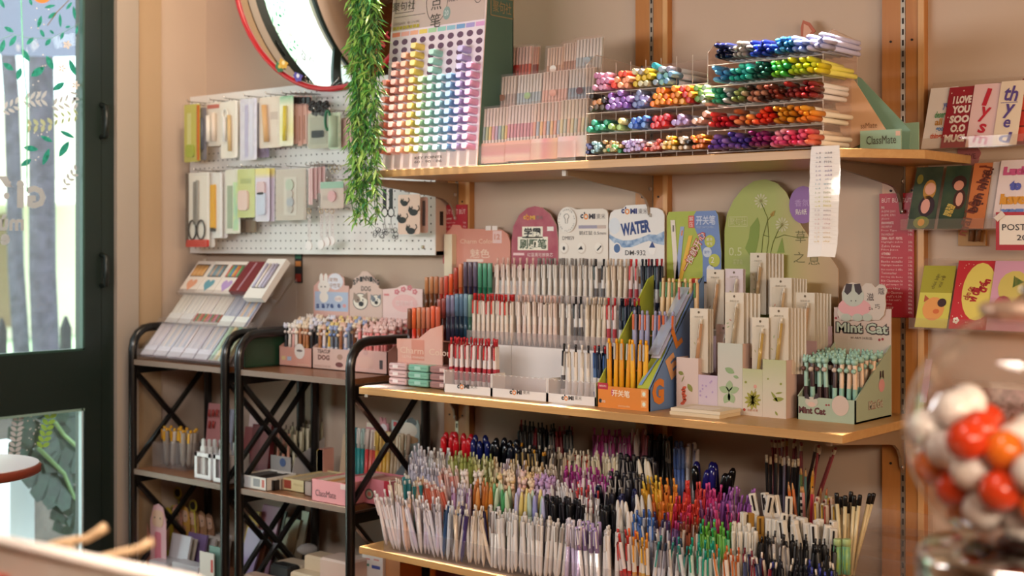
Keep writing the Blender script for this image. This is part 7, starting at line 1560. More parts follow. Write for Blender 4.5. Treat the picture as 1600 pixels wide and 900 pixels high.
rt = thing('pencil_case', 'glossy maroon case beside the heart boxes', 'case', E(.66, .66)); MB().slab(E(.58, .66, .035), E(.76, .66, .035), E(.76, .985, .03), E(.58, .985, .03), .03, C('#7c3038', .2)).part('body', rt); MB().slab(E(.66, .67, .0362), E(.675, .67, .0362), E(.675, .97, .0312), E(.66, .97, .0312), .001, C('#b88c98', .2)).part('band', rt)
rt = thing('pen_box', 'white box with a tall window of pens at the right of the slanted stand', 'box', E(.88, .6)); d = .045
MB().slab(E(.80, .58, d), E(.985, .58, d), E(.985, .985, d), E(.80, .985, d), .022, C('#efe8e0', .5)).part('box', rt); MB().slab(E(.825, .68, d + .0006), E(.955, .68, d + .0006), E(.955, .93, d + .0006), E(.825, .93, d + .0006), .0006, C('#8c8480', .4)).part('window', rt)
for i in range(4): s = .84 + i * .033; MB().tube([E(s, .685, d + .003), E(s, .925, d + .003)], .0055, C(['#c8c4dc', '#e6dcd4', '#d8d0e0', '#b8b4cc'][i], .3), 6).part('pen', rt)
# ---- top of the second rack: dark green box and three pink pen displays
z0 = .986
q0, q1 = PX(378, -.17), PX(437, -.17); MB().bbox(PX(381, -.19), PX(436, -.06) - .01, -.19, .05, z0, PZ(405, 524, -.17), MOTTLE('#22402c', '#2c4c36', 8, .35), .004).top('storage_box', 'dark green box at the left of the second rack top', 'box')
YB_, YK = -.06, .07
pinkb = C('#e0a494', .5)
def petdisplay(x0, x1, yt, yb, bx0, bx1, hdr, label, boardcol, printer, rows, side=True, rail='#e0a494'):
    X0, X1 = PX(x0, YB_), PX(x1, YB_); zt = PZ((x0 + x1) / 2, yt, YB_)
    rt = thing('counter_display', label, 'display', ((X0 + X1) / 2, 0, z0), 'pink pen displays on the second rack'); pm = C(rail, .5)
    MB().box(X0, X1, YB_, YB_ + .003, z0, zt, pm).part('front_panel', rt); MB().box(X0, X1, YB_, YK, z0, z0 + .003, pm).part('floor_panel', rt)
    for X in (X0, X1 - .003): MB().prism([(YB_, z0), (YK, z0), (YK, z0 + .13), (YB_, zt)], X, X + .003, pm, 'YZ').part('side_panel', rt)
    MB().prism(poly(hdr, YK), YK, YK + .003, C(boardcol, .5)).part('header_panel', rt)
    m = MB(); printer(m); m.part('lettering', rt)
    return X0, X1, zt, rt
def pr1(m):
    dkb = C('#4c5c8c', .6)
    px_rect(m, 492, 544, 456, 486, YK, C('#b4c0d8', .5)); px_disc(m, 506, 448, 9.5, 10, YK - .001, C('#f0e4da', .5)); px_disc(m, 506, 464, 7, 9, YK - .0008, C('#f0e4da', .5))
    for dx in (-4, 3): px_disc(m, 506 + dx, 435, 3, 8, YK - .0006, C('#f0e4da', .5), 10)
    px_disc(m, 524, 440, 12, 13, YK - .0008, C('#e4e0e8', .5)); px_text(m, '宠物', 521, 437, YK, 14, C('#c8a08c', .6), 6, lift=.0016); px_text(m, '中性笔', 524, 446, YK, 17, C('#b89484', .6), 7, lift=.0016); px_disc(m, 529, 467, 6.5, 5, YK - .001, C('#ece0dc', .5)); px_text(m, 'CUTE', 529, 467, YK, 9, C('#c88c84', .6), 4, lift=.0016)
    for px in (502, 508): px_disc(m, px, 448, 1.4, 1, YK - .0014, inkd, 6)
    for ch, px in zip('Sayee', (497, 505.5, 513, 519, 530)): px_text(m, ch, px, 478, YK, 5, dkb, 7, .04, lift=.0016)
    px_disc(m, 538, 478, 3, 3, YK - .001, C('#e09c9c', .5), 10)
    px_rect(m, 440, 446, 556, 562, YB_, C('#e8c890', .5)); px_rect(m, 449, 455, 557, 563, YB_, C('#b8c4d8', .5)); px_disc(m, 468, 549, 8, 12, YB_ - .0006, C('#efe4dc', .5), 16); px_disc(m, 468, 548, 5, 2, YB_ - .001, C('#7c6c68', .5), 8); px_text(m, 'SAYEE PEN', 474, 570, YB_, 18, C('#e8ccb0', .6), 2.6)
def dog(m, px, py, r, Y, c1):
    px_disc(m, px, py, r * 1.08, r * 1.2, Y - .0006, inkd, 20); px_disc(m, px, py, r, r * 1.1, Y - .001, C('#efe4d4', .5), 20)
    for s in (-1, 1): m.add([P(px + s * a * r, py - b * r, Y - .0014) for a, b in ((.2, .7), (1.0, .2), (.95, 1.3))], [(0, 1, 2) if s > 0 else (2, 1, 0)], C(c1, .5))
    px_disc(m, px - .45 * r, py - .3 * r, r * .42, r * .5, Y - .0018, C(c1, .5), 12); px_disc(m, px + .1 * r, py + .35 * r, r * .36, r * .36, Y - .0022, inkd, 12)
    for s in (-.35, .35): px_disc(m, px + s * r, py - .2 * r, r * .1, r * .13, Y - .0022, inkd, 8)
def pr2(m):
    for i, ch in enumerate('SPINNING'): px_text(m, ch, 554 + i * 5.2, 441 - 6 * sin(pi * i / 7.), YK, 4.4, inkd, 8, .03)
    px_text(m, 'DOG', 572, 451, YK, 15, C('#5c5450', .6), 8, .02); dog(m, 563, 471, 11, YK, '#9c8474'); dog(m, 587, 470, 8, YK, '#7c8088'); px_text(m, 'TEACUP', 506, 549, YB_, 20, C('#6c4c44', .6), 6, .03); px_text(m, 'DOG', 506, 558.5, YB_, 18, C('#7c4c40', .6), 8, .05); px_disc(m, 531, 558, 4.5, 4.5, YB_ - .0006, C('#b8907c', .5), 12); px_disc(m, 530, 570, 6, 4, YB_ - .0006, C('#7c4440', .5), 12); px_text(m, 'FRIENDS FOREVER', 504, 572, YB_, 26, C('#b48474', .6), 3)
def pr3(m):
    px_disc(m, 632, 474, 20, 14, YK - .0006, C('#ecb8b4', .5), 18)
    for (a, b) in ((630, 452), (640, 450), (620, 456), (648, 456)):
        for k in range(5): px_disc(m, a + 2.6 * cos(k * 1.257), b + 2.8 * sin(k * 1.257), 1.8, 1.9, YK - .001, C('#d87c84', .5), 6)
    px_rect(m, 600, 608, 459, 462, YK, C('#d87c7c', .5)); px_text(m, '樱花物语', 632, 474, YK, 28, C('#f4dcd8', .5), 9, lift=.0014); px_disc(m, 570, 566, 14, 9, YB_ - .0006, C('#e8b8a8', .5), 16); px_rect(m, 593, 598, 563, 577, YB_, C('#4c3c3c', .5)); px_disc(m, 571, 551, 4, 4, YB_ - .001, C('#d8a8a0', .5), 10); px_text(m, 'SAKURA', 574, 577, YB_, 24, C('#efd0c4', .6), 2.6)
h1 = [(545, 500), (545, 447), (538, 446), (537, 434), (530, 428), (519, 427), (512, 431), (508, 428), (503, 430), (499, 438), (490, 447), (490, 500)]
h2 = [(597, 500), (597, 452), (592, 450), (590, 440), (580, 430), (574, 424), (566, 424), (562, 430), (553, 436), (550, 450), (546, 452), (546, 500)]
h3 = [(660, 505), (660, 452), (640, 450), (634, 445), (627, 446), (620, 450), (598, 452), (598, 505)]
ds = [petdisplay(436, 487.5, 543, 575, 0, 0, h1, 'salmon pen display with white rabbit and blue lettering on the second rack', '#e0b0a4', pr1, 4),
      petdisplay(488, 549, 545, 580, 0, 0, h2, 'pale pink pen display with two cartoon dogs on its header', '#dcbcae', pr2, 4, rail='#e2bcae'),
      petdisplay(549.6, 605, 548, 582, 0, 0, h3, 'pale pink pen display with cherry blossom header beside the salmon markers', '#eccac4', pr3, 4, rail='#e6b4a8')]
sets = [[('#e8b0a8', '#f4e8e0', '#e8b0a8', '#f0d8d0'), ('#efe6dc', '#f2e6da', '#d8c8bc', '#f0e0d4'), ('#2c2a2e', '#e4e0ec', '#3c3a40', '#eee4e0'), ('#b8703c', '#f0d8bc', '#c88850', '#f0d0b4')],
        [('#a86438', '#f0dcc0', '#c88c5c', '#efd0ac'), ('#e8b438', '#f2d890', '#e6e0da', '#f0c878'), ('#6c7480', '#a8b4d8', '#e4e0e2', '#7c94c8'), ('#ecdcdc', '#f2c8b4', '#b8bce0', '#f0d8d0')],
        [('#ea8c84', '#f4d0c8', '#f0a8a0', '#f6dcd4'), ('#e87c78', '#f2c4bc', '#ee9c94', '#f4d4cc')]]
for k, (X0, X1, zt, rt) in enumerate(ds):
    for r in range(4):
        for i in range(8):
            t = (i + .5 + .25 * (r % 2)) / 8.4; y_ = YB_ + .016 + r * .031
            pen('charm', (X0 + .006 + (X1 - X0 - .012) * t, y_, z0 + .004 + r * .008), (R.uniform(-.05, .05), R.uniform(-.02, .05), 1), R.choice(sets[k][:4] if k != 1 else sets[1]), 'small headed pen in the %s display, %s row' % (('salmon rabbit', 'cartoon dog', 'cherry blossom')[k], ('front', 'second', 'third', 'back')[r]) + ', %s from left' % ORD[i], 'pens in the %s display, %s row' % (('salmon rabbit', 'cartoon dog', 'cherry blossom')[k], ('front', 'second', 'third', 'back')[r]), name='character_pen', scale=(1, 1, .88))
# ---- middle shelf of the corner rack
z0 = .62
def cup(px, wpx, yb, yt, label, cols, n, h=.15, Y=None):
    c = PH(px, yb, z0); Y = c.y; r = (PX(px + wpx / 2, Y) - PX(px - wpx / 2, Y)) / 2; hc = PZ(px, yt, Y) - z0
    rt = thing('clear_cup', label + ' plastic cup of yellow cutters on the corner rack', 'cup', (c.x, Y, z0)); MB().box(c.x - r, c.x + r, Y - r, Y + r, z0, z0 + .003, ec).part('base', rt)
    for (a, b, c2, d) in ((-r, r, -r, -r + .0015), (-r, r, r - .0015, r), (-r, -r + .0015, -r, r), (r - .0015, r, -r, r)): MB().box(c.x + a, c.x + b, Y + c2, Y + d, z0, z0 + hc, ec).part('wall', rt)
    for i in range(n):
        an = i * 2.4; pen('soft', (c.x + r * .5 * cos(an), Y + r * .5 * sin(an), z0 + .004), (.14 * cos(an + .6), .06 * sin(an), 1), R.choice(cols), fit('yellow topped cutter standing in the %s' % label + ' cup', ', %s one' % ORD[i]), 'cutters in the %s cup' % label, name='paper_cutter', cat='cutter', scale=(1.7, 1.5, h / .14))
cup(269, 26, 728, 690, 'first clear', [('#8c8078', '#e8a820', '#ecb02c'), ('#c8bcb0', '#e8b02c', '#e09c1c')], 6, .13)
cup(294, 25, 732, 690, 'second clear', [('#a89c90', '#e8a820', '#ecb02c'), ('#e8b02c', '#e09c1c', '#d8941c')], 6, .13)
def trayA(x0, x1, yb, yt, label, tops, inside):
    a = PH((x0 + x1) / 2, yb, z0); Y = a.y; X0, X1 = PX(x0, Y), PX(x1, Y); zt = PZ((x0 + x1) / 2, yt, Y); rt = thing('white_tray', label, 'tray', ((X0 + X1) / 2, Y + .04, z0), 'white trays on the corner rack'); wp_ = C('#ece8ea', .35)
    MB().box(X0, X1, Y, Y + .002, z0, z0 + .015, wp_).box(X0, X0 + .012, Y, Y + .002, z0 + .015, zt, wp_).box(X1 - .012, X1, Y, Y + .002, z0 + .015, zt, wp_).box(X0, X1, Y, Y + .002, zt - .012, zt, wp_).part('front_frame', rt)
    MB().box(X0, X0 + .002, Y + .002, Y + .09, z0, zt, wp_).box(X1 - .002, X1, Y + .002, Y + .09, z0, zt, wp_).part('side_wall', rt); MB().box(X0, X1, Y + .088, Y + .09, z0, zt, wp_).part('back_wall', rt); MB().box(X0, X1, Y, Y + .09, z0, z0 + .002, wp_).part('base', rt)
    n = len(inside)
    for i, c_ in enumerate(inside):
        y_ = Y + .012 + i * .07 / n; h = .105 - .002 * i; x = X0 + .014 + (X1 - X0 - .03) * ((i * .37) % 1) * .6
        r2 = thing('utility_knife', 'grey ended white utility knife in the %s, %s from the front' % ('nearer tray' if x0 < 320 else 'farther tray', ('first', 'second', 'third', 'fourth', 'fifth', 'sixth')[i]), 'knife', (x + .01, y_, z0 + .003), 'knives in the white trays')
        MB().prism(rrect(x, x + .022, z0 + .003, z0 + h, .008), y_, y_ + .008, C(c_, .4)).part('body', r2); MB().prism(rrect(x + .005, x + .017, z0 + h - .005, z0 + h + .022, .005), y_ + .001, y_ + .007, C('#d8d4d0', .4)).part('end_cap', r2)
trayA(304, 329, 749, 708, 'white open fronted tray of knives on the corner rack', 0, ['#ddd8d4', '#e4e0dc', '#d0c8c4', '#e2dcd8', '#d8c8bc'])
trayA(333, 355, 755, 712, 'second white open fronted tray, hidden partly by the black post', 0, ['#e6d8dc', '#e0dcdc', '#d8ccd0', '#dcd4d0'])
def board_(x0, x1, y0, y1, Y, col, label, name='card_pack', cat='pack', th=.006, items=(), lean=.02):
    X0, X1 = PX(x0, Y), PX(x1, Y); Z0, Z1 = PZ((x0 + x1) / 2, y1, Y), PZ((x0 + x1) / 2, y0, Y); Z0 = items[0] if items else Z0
    m = MB().slab((X0, Y, Z0), (X1, Y, Z0), (X1, Y + lean, Z1), (X0, Y + lean, Z1), th, C(col, .4) if isinstance(col, str) else col); return m.top(name, label, cat)
o = board_(319, 350, 632, 680, .04, '#d89494', 'pink pack with red lipstick shapes standing at the back of the corner rack', items=(z0,))
m = MB()
for i in range(5): c = P(328 + (i % 3) * 6, 645 + (i // 3) * 18, .045); m.tube([c + Vector((0, -.004, -.012)), c + Vector((.004, -.004, .012))], .004, C('#b8443c', .4), 6)
m.part('print', o)
board_(347, 358, 640, 690, .05, '#a8b0c4', 'pale blue pack at the back right corner of the corner rack', items=(z0,))
# ---- middle shelf of the second rack
def carton(x0, x1, yb, yt, depth, col, label, name='carton', cat='box', Z=None, top=None, inside=None, letters=None):
    zz = Z or z0; a = PH((x0 + x1) / 2, yb, zz); Y = a.y; X0, X1 = PX(x0, Y), PX(x1, Y); zt = PZ((x0 + x1) / 2, yt, Y); rt = thing(name, label, cat, ((X0 + X1) / 2, Y + depth / 2, zz)); cm = C(col, .5)
    for (b0, b1, c0, c1) in ((X0, X1, Y, Y + .002), (X0, X1, Y + depth - .002, Y + depth), (X0, X0 + .002, Y, Y + depth), (X1 - .002, X1, Y, Y + depth)): MB().box(b0, b1, c0, c1, zz, zt, cm).part('wall', rt)
    MB().box(X0, X1, Y, Y + depth, zz, zz + .002, cm).part('base', rt)
    if inside:
        for i, c_ in enumerate(inside): MB().box(X0 + .004 + (X1 - X0 - .008) * i / len(inside), X0 + .002 + (X1 - X0 - .008) * (i + 1) / len(inside), Y + .004, Y + depth - .004, zz + .002, zt - .004 - .003 * (i % 2), C(c_, .45)).part('content', rt)
    if letters: m = MB(); letters(m, Y); m.part('lettering', rt)
    return rt
def lt1(m, Y): px_rect(m, 378, 392, 744, 760, Y, C('#c8c8ca', .5)); px_rect(m, 396, 406, 748, 760, Y, C('#9a9c9e', .5), .0008); px_rect(m, 409, 413, 750, 762, Y, C('#c86c60', .5))
carton(374, 416, 764, 744, .12, '#e9e4dc', 'white small carton with grey picture at the left of the second rack', inside=['#5c5a58', '#24211f', '#2c2826'], letters=lt1)
carton(417, 428, 766, 750, .12, '#2a2523', 'black narrow carton next to the white one', inside=['#1c1a19'])
carton(429, 440, 765, 748, .1, '#b8a088', 'kraft narrow carton right of the black one', inside=['#a08868'])
def lt2(m, Y):
    px_rect(m, 444, 455, 750, 763, Y, C('#9c4434', .5)); px_text(m, 'PENCIL', 466, 758, Y, 14, C('#b89c6c', .6), 3)
carton(442, 475, 768, 749, .18, '#e2cf9c', 'cream flat carton with red stripes in the middle of the second rack', inside=['#d8c4a0', '#cfb898'], letters=lt2)
carton(476, 487, 775, 753, .18, '#b09a90', 'taupe flat carton behind the pink one', inside=['#c8b098'])
def lt3(m, Y): px_text(m, 'ClassMate', 509, 772, Y, 32, C('#4c3c40', .6), 10); px_rect(m, 532, 540, 757, 765, Y, C('#f0d4cc', .5))
carton(487, 540, 787, 752, .13, '#eba0a4', 'pink open carton with dark lettering at the front edge of the second rack', inside=['#e8d4b8', '#e0944c', '#e8b090', '#d8744c'], letters=lt3)
a = PH(444, 745, z0); Y0 = a.y
rt = thing('pen_tray', 'pale grey tray of cream pens with a blue round seal', 'tray', (PX(445, Y0), Y0 + .08, z0)); Xa, Xb = PX(423, Y0), PX(454, Y0); lg = C('#cdc8c6', .5)
MB().box(Xa, Xb, Y0, Y0 + .002, z0, z0 + .065, lg).part('front_panel', rt); MB().prism([(Y0, z0), (Y0 + .2, z0), (Y0 + .2, z0 + .14), (Y0 + .02, z0 + .06)], Xb, Xb + .002, lg, 'YZ').part('side_panel', rt); MB().prism([(Y0, z0), (Y0 + .2, z0), (Y0 + .2, z0 + .14), (Y0 + .02, z0 + .06)], Xa - .002, Xa, lg, 'YZ').part('side_panel', rt)
MB().ring([(.014, 0), (.014, .002)], C('#6c84b8', .5), 16, c=(Xa + (Xb - Xa) * .62, Y0, z0 + .046), ax=(0, -1, 0)).part('seal', rt)
for r in range(6):
    for i in range(4): pen('ball', (Xa + .01 + (Xb - Xa - .02) * i / 3, Y0 + .02 + r * .03, z0 + .012 + r * .007), (R.uniform(-.03, .03), .04, 1), R.choice([('#dcd4b4', '#6c5c50', '#c8c0a0'), ('#e0d8bc', '#7c6c5c', '#ccc4a4')]) if r or i > 2 else ('#e8a890', '#6c5c50', '#dc9880'), 'cream pen in the pale grey tray, %s row' % ('front', 'second', 'third', 'fourth', 'fifth', 'back')[r] + ', %s from left' % ORD[i], 'pens in the pale grey tray, %s row' % ('front', 'second', 'third', 'fourth', 'fifth', 'back')[r], name='tray_pen')
for i, (x0_, x1_, y0_, y1_, c_, lb) in enumerate([(376, 388, 668, 740, '#8a4a4a', 'dark pink tall pack at the back left of the second rack'), (388, 402, 664, 745, '#6c2a2c', 'maroon tall pack beside it'), (402, 417, 664, 748, '#7c2e30', 'second maroon tall pack left of the grey tray')]): board_(x0_, x1_, y0_, y1_, .03 - i * .012, c_, lb, items=(z0,), th=.02)
board_(383, 398, 648, 672, .06, '#e2c8c4', 'small pale pink card with a bow peeking over the maroon packs', items=(z0,))
for i in range(5):
    c = PH(505 + i * 7, 752 - i, z0); MB().box(c.x - .011, c.x + .011, .0, .045, z0, PZ(505 + i * 7, 706, .0), C(['#cdbf9c', '#d8b428', '#dcb830', '#c8a84c', '#d89c8c'][i], .3)).top('marker_box', '%s small box of a row, at the back of the second rack' % ('clear', 'bright yellow', 'second yellow', 'straw', 'rosy')[i], 'box')
board_(529, 543, 680, 706, .06, '#d8bc9c', 'tan card behind the yellow boxes', items=(z0,))
def lt4(m, Y):
    px_disc(m, 577, 772, 7, 8.5, Y - .0006, C('#5c5a50', .5), 16); px_disc(m, 577, 772, 5.2, 6.4, Y - .001, C('#b8b49c', .5), 16); px_disc(m, 577, 772, 3, 3.8, Y - .0014, C('#d8786c', .5), 12); px_rect(m, 600, 611, 752, 776, Y, C('#b82a3c', .5))
c_ = PH(580, 786, z0)
carton(549, 611, 788, 748, .1, '#d8808a', 'big pink carton with a round emblem behind the black brace', inside=['#e8c4b8', '#c87c74', '#e0a898', '#e8d0c0'], letters=lt4)
for i in range(16):
    px = 549 + i * 5.6; c_ = [('#d83c50', '#d83c50'), ('#2c8c8c', '#2c7c84'), ('#3c9494', '#e4dcd4'), ('#2c8484', '#b8d0c8'), ('#d84848', '#e8d4c8'), ('#e06c58', '#efe0d4'), ('#c84040', '#e8c8b8'), ('#e0a83c', '#ecc868'), ('#d89c44', '#e8c078'), ('#dcaa3c', '#e8bc60'), ('#d8a858', '#ecd0a0'), ('#b89c7c', '#dcc8a8'), ('#c8a884', '#d8c4a8'), ('#bfa890', '#dccab4'), ('#c0a488', '#d4c0a4'), ('#b8a08c', '#d0bca8')][i]
    pen('cap', (PX(px, .03), .03, z0 + .02), (R.uniform(-.05, .05), .06, 1), c_, 'capped pen in the upright row behind the pink carton, %s from the left' % ('first', 'second', 'third', 'fourth', 'fifth', 'sixth', 'seventh', 'eighth', 'ninth', 'tenth', 'eleventh', 'twelfth', 'thirteenth', 'fourteenth', 'fifteenth', 'sixteenth')[i], 'pens behind the pink carton', name='boxed_pen', scale=(1.25, 1.25, 1.12))
rt = thing('counter_display', 'pink display with a rabbit topped header on the second rack', 'display', (PX(592, .075), .075, z0)); MB().prism(poly([(607, 790), (607, 662), (603, 662), (602, 653), (599, 653), (598, 660), (596, 652), (593, 652), (594, 662), (572, 660), (572, 790)], .08), .08, .084, C('#cf8a90', .5)).part('header_panel', rt); m = MB(); px_disc(m, 599, 670, 6, 8, .0796, C('#ece0e4', .5), 14); px_rect(m, 573, 592, 661, 668, .08, C('#e8dcc8', .5)); m.part('header_print', rt)
rt = thing('counter_display', 'pale blue display with a grey cat header at the right end of the second rack', 'display', (PX(632, .072), .072, z0)); MB().prism(poly([(655, 745), (655, 664), (652, 656), (649, 660), (643, 652), (636, 656), (630, 660), (612, 656), (612, 745)], .076), .076, .079, C('#bccbc8', .5)).part('header_panel', rt)
m = MB(); px_disc(m, 643, 660, 8, 7, .0754, C('#5c6468', .5), 14); px_disc(m, 638, 672, 14, 12, .0752, C('#e6dccc', .5), 16); px_rect(m, 615, 620, 659, 666, .076, C('#c8444c', .5)); px_disc(m, 634, 686, 20, 7, .075, C('#c8a078', .5), 14); m.part('header_print', rt)
MB().slab(P(614, 752, .0), P(655, 752, .06), P(655, 690, .06), P(614, 745, .0), .004, C('#8c9aa0', .5)).part('side_panel', rt)
# ---- bottom shelves: rulers, folders, cases (most of it below the frame)
z0 = .254
def ruler(px0, px1, py, Y, col, col2, label, lean=0.0):
    X0, X1 = PX(px0, Y), PX(px1, Y); Z1 = PZ((px0 + px1) / 2, py, Y); rt = thing('ruler', label, 'ruler', ((X0 + X1) / 2, Y, z0 + .004)); w_ = X1 - X0
    MB().prism([(X0 + lean, z0 + .004), (X1 + lean, z0 + .004), (X1, Z1 - w_ * .7), (X1 - w_ * .2, Z1 - .01), (X1 - w_ * .5, Z1), (X0 + w_ * .2, Z1 - .01), (X0, Z1 - w_ * .7)][::-1], Y, Y + .003, C(col, .4)).part('blade', rt)
    MB().prism(rrect(X0 + w_ * .15, X1 - w_ * .15, Z1 - w_ * .9, Z1 - w_ * .25, w_ * .2), Y - .002, Y - .0003, C('#e8c0a4', .4)).part('face', rt)
    m = MB(); 
    for s in (-.18, .18): m.disc(((X0 + X1) / 2 + s * w_, Y - .0026, Z1 - w_ * .55), .003, .003, inkd, 8)
    m.part('eye', rt); MB().prism(rrect(X0 + w_ * .3 + lean, X1 - w_ * .3 + lean, z0 + .05, Z1 - w_ * 1.1, w_ * .1), Y - .0012, Y - .0003, C(col2, .4)).part('slot', rt)
ruler(206, 231, 792, -.12, '#dd9c88', '#d88c7c', 'salmon animal ruler leaning at the left of the lower rack', .05)
ruler(235, 259, 787, -.16, '#e8b8bc', '#d87888', 'pink bear ruler with a long slot in the lower rack', .0)
for i, (px, py, c_) in enumerate(((243, 790, '#d0c44c'), (262, 792, '#d8c040'), (276, 788, '#c88c78'), (288, 790, '#dca850'), (302, 795, '#c89858'), (314, 798, '#b88c68'), (326, 802, '#a87c60'))): ruler(px - 9, px + 8, py, -.05 + i * .012, c_, '#c89070', '%s ruler standing in the row behind the pink one' % ('mustard', 'yellow', 'rosy', 'amber', 'ochre', 'tan', 'brown')[i])
for i, (px, py) in enumerate(((278, 770), (253, 788), (272, 798), (302, 790), (252, 806))): c = P(px, py, .0 - .02 * (i > 0)); MB().ring([(.014, 0), (.014, .004)], C('#1c1818', .4), 14, c=c, ax=(0, -1, 0)).tube([c + Vector((.018 * cos(t * .524), 0, .018 * sin(t * .524))) for t in range(12)], .003, C('#d0c044', .4), 5, closed=True).tube([c + Vector((0, .004, -.016)), Vector((c.x, .0, z0))], .003, C('#d0c044', .4), 5).top('loupe_ruler', '%s round black magnifier on a yellow stem in the lower rack' % ('high', 'first low', 'second low', 'third low', 'small low')[i], 'magnifier')
fol = [('#d8d6dc', 258, 287, 838, 'clear white'), ('#e6e0d4', 268, 295, 842, 'cream patterned'), ('#8c74a4', 284, 312, 836, 'violet'), ('#cfc8c4', 304, 326, 842, 'frosted'), ('#d8cfc8', 312, 334, 840, 'second frosted'), ('#cfc4bc', 320, 344, 838, 'third frosted'), ('#d4ccc6', 326, 350, 836, 'fourth frosted')]
for i, (c_, a, b, y_, nm) in enumerate(fol): board_(a, b, y_, 920, -.14 + i * .03, c_, '%s note folder in the row on the lower corner rack' % nm, 'folder', 'folder', .008, (z0,), .03)
rt = thing('sticker_pack', 'small card with green and red print at the front of the lower corner rack', 'pack', PH(325, 905, z0)); a, b = P(312, 905, -.2), P(334, 866, -.2); MB().box(a.x, b.x, -.2, -.196, z0, b.z, C('#e2d8cc', .5)).part('card', rt); MB().box(a.x + .03, b.x + .03, -.185, -.182, z0, b.z + .02, C('#6c8c80', .4)).part('rear_card', rt); MB().box(b.x - .015, b.x - .004, -.2006, -.2, b.z - .06, b.z - .02, C('#c84c44', .5)).part('print', rt)
MB().bbox(PX(232, -.2), PX(262, -.2), -.2, -.12, z0, PZ(247, 878, -.2), CLEAR('#f6f4f6', .5, .06, '#e8e4e8')).top('clear_tray', 'clear tray at the foot of the pink ruler', 'tray'); MB().bbox(PX(268, -.2), PX(310, -.2), -.2, -.15, z0, PZ(290, 882, -.2), CLEAR('#f6f4f6', .5, .06, '#e8e4e8')).top('clear_tray', 'clear tray at the foot of the note folders', 'tray')
for i, (a, b, y_, c_, Y, nm) in enumerate([(384, 399, 800, '#cfae5c', .02, 'mustard'), (404, 432, 792, '#c890a8', .04, 'pink'), (380, 404, 828, '#a484b0', -.06, 'violet'), (396, 412, 832, '#a8705c', -.03, 'russet'), (408, 420, 836, '#8c6450', -.01, 'brown'), (424, 440, 800, '#4c443c', .05, 'dark'), (440, 462, 812, '#8c7454', .05, 'ochre brown'), (458, 476, 800, '#a4947c', .06, 'sand')]):
    X0, X1 = PX(a, Y), PX(b, Y); Z1 = PZ((a + b) / 2, y_, Y); MB().slab((X0 - .05, Y, z0), (X1 - .05, Y, z0), (X1, Y + .02, Z1), (X0, Y + .02, Z1), .008, C(c_, .2)).top('sticker_sleeve', '%s glossy sleeve leaning in the lower second rack' % nm, 'sleeve', 'sleeves on the lower second rack')
zc = z0
for i, (px, py, w_, d_, c_, nm) in enumerate([(405, 896, 52, .05, '#d8b8a4', 'pink cream'), (436, 880, 30, .05, '#2c2c2c', 'black white'), (450, 876, 40, .07, '#e0c8ac', 'cream'), (478, 892, 52, .06, '#d8c0a0', 'beige'), (492, 866, 36, .07, '#d8bc9c', 'sandy'), (515, 896, 50, .08, '#dcc8b4', 'pale'), (520, 870, 44, .09, '#dcc0b0', 'rosy')]):
    Y = -.2 + .05 * (i % 3); a = P(px - w_ / 2, py, Y); b = P(px + w_ / 2, py, Y)
    MB().bbox(a.x, b.x, Y, Y + d_, zc, max(zc + .02, a.z), C(c_, .4), .006).top('glasses_case', '%s small case in the heap at the foot of the second rack' % nm, 'case', 'cases on the lower second rack')
MB().ball(P(480, 858, -.05), .035, CLEAR('#f0eeee', .6, .08, '#c8c0bc'), 8, 5, .5).top('plastic_bag', 'crumpled clear plastic bag on the heap of cases', 'bag')
a, b = P(566, 905, -.12), P(598, 866, -.12)
rt = thing('carton', 'white carton with blue and red print under the left end of the lowest shelf', 'box', ((a.x + b.x) / 2, -.08, 0)); MB().box(a.x, b.x, -.12, -.02, 0, b.z, C('#e9e2da', .5)).part('box', rt); m = MB(); px_rect(m, 568, 577, 880, 884, -.12, C('#5c8c7c', .5)); px_rect(m, 581, 594, 884, 889, -.12, C('#4c5ca8', .5)); px_rect(m, 571, 578, 872, 874, -.12, C('#d88c84', .5)); px_rect(m, 584, 592, 874, 876, -.12, C('#d88c84', .5)); m.part('print', rt); MB().box(b.x + .001, b.x + .06, -.11, -.02, 0, b.z - .01, C('#c88c5c', .6)).part('kraft_side', rt)
a, b = P(553, 905, -.02), P(566, 872, -.02); rt = thing('carton', 'small red and white pack beside the white carton', 'box', ((a.x + b.x) / 2, 0, 0)); MB().box(a.x, b.x - .003, -.02, .03, 0, b.z, C('#e0d4cc', .5)).part('box', rt); MB().box(a.x, b.x - .003, -.0208, -.02, b.z - .03, b.z - .005, C('#b82838', .5)).part('band', rt)
a = P(672, 905, -.02); b = P(800, 880, -.02)
rt = thing('storage_crate', 'dark red crate with wooden frame on the floor under the lowest shelf', 'crate', ((a.x + b.x) / 2, .03, 0)); zt_ = ZL - TH - .055
MB().box(a.x + .02, b.x + .3, -.015, .09, 0, zt_ - .02, C('#4c1418', .5)).part('body', rt); MB().box(a.x, a.x + .02, -.02, .09, 0, zt_, wv).part('frame_post', rt); MB().box(b.x + .3, b.x + .32, -.02, .09, 0, zt_, wv).part('frame_post', rt); MB().box(a.x, b.x + .32, -.02, .09, zt_ - .018, zt_, wh).part('frame_rail', rt)
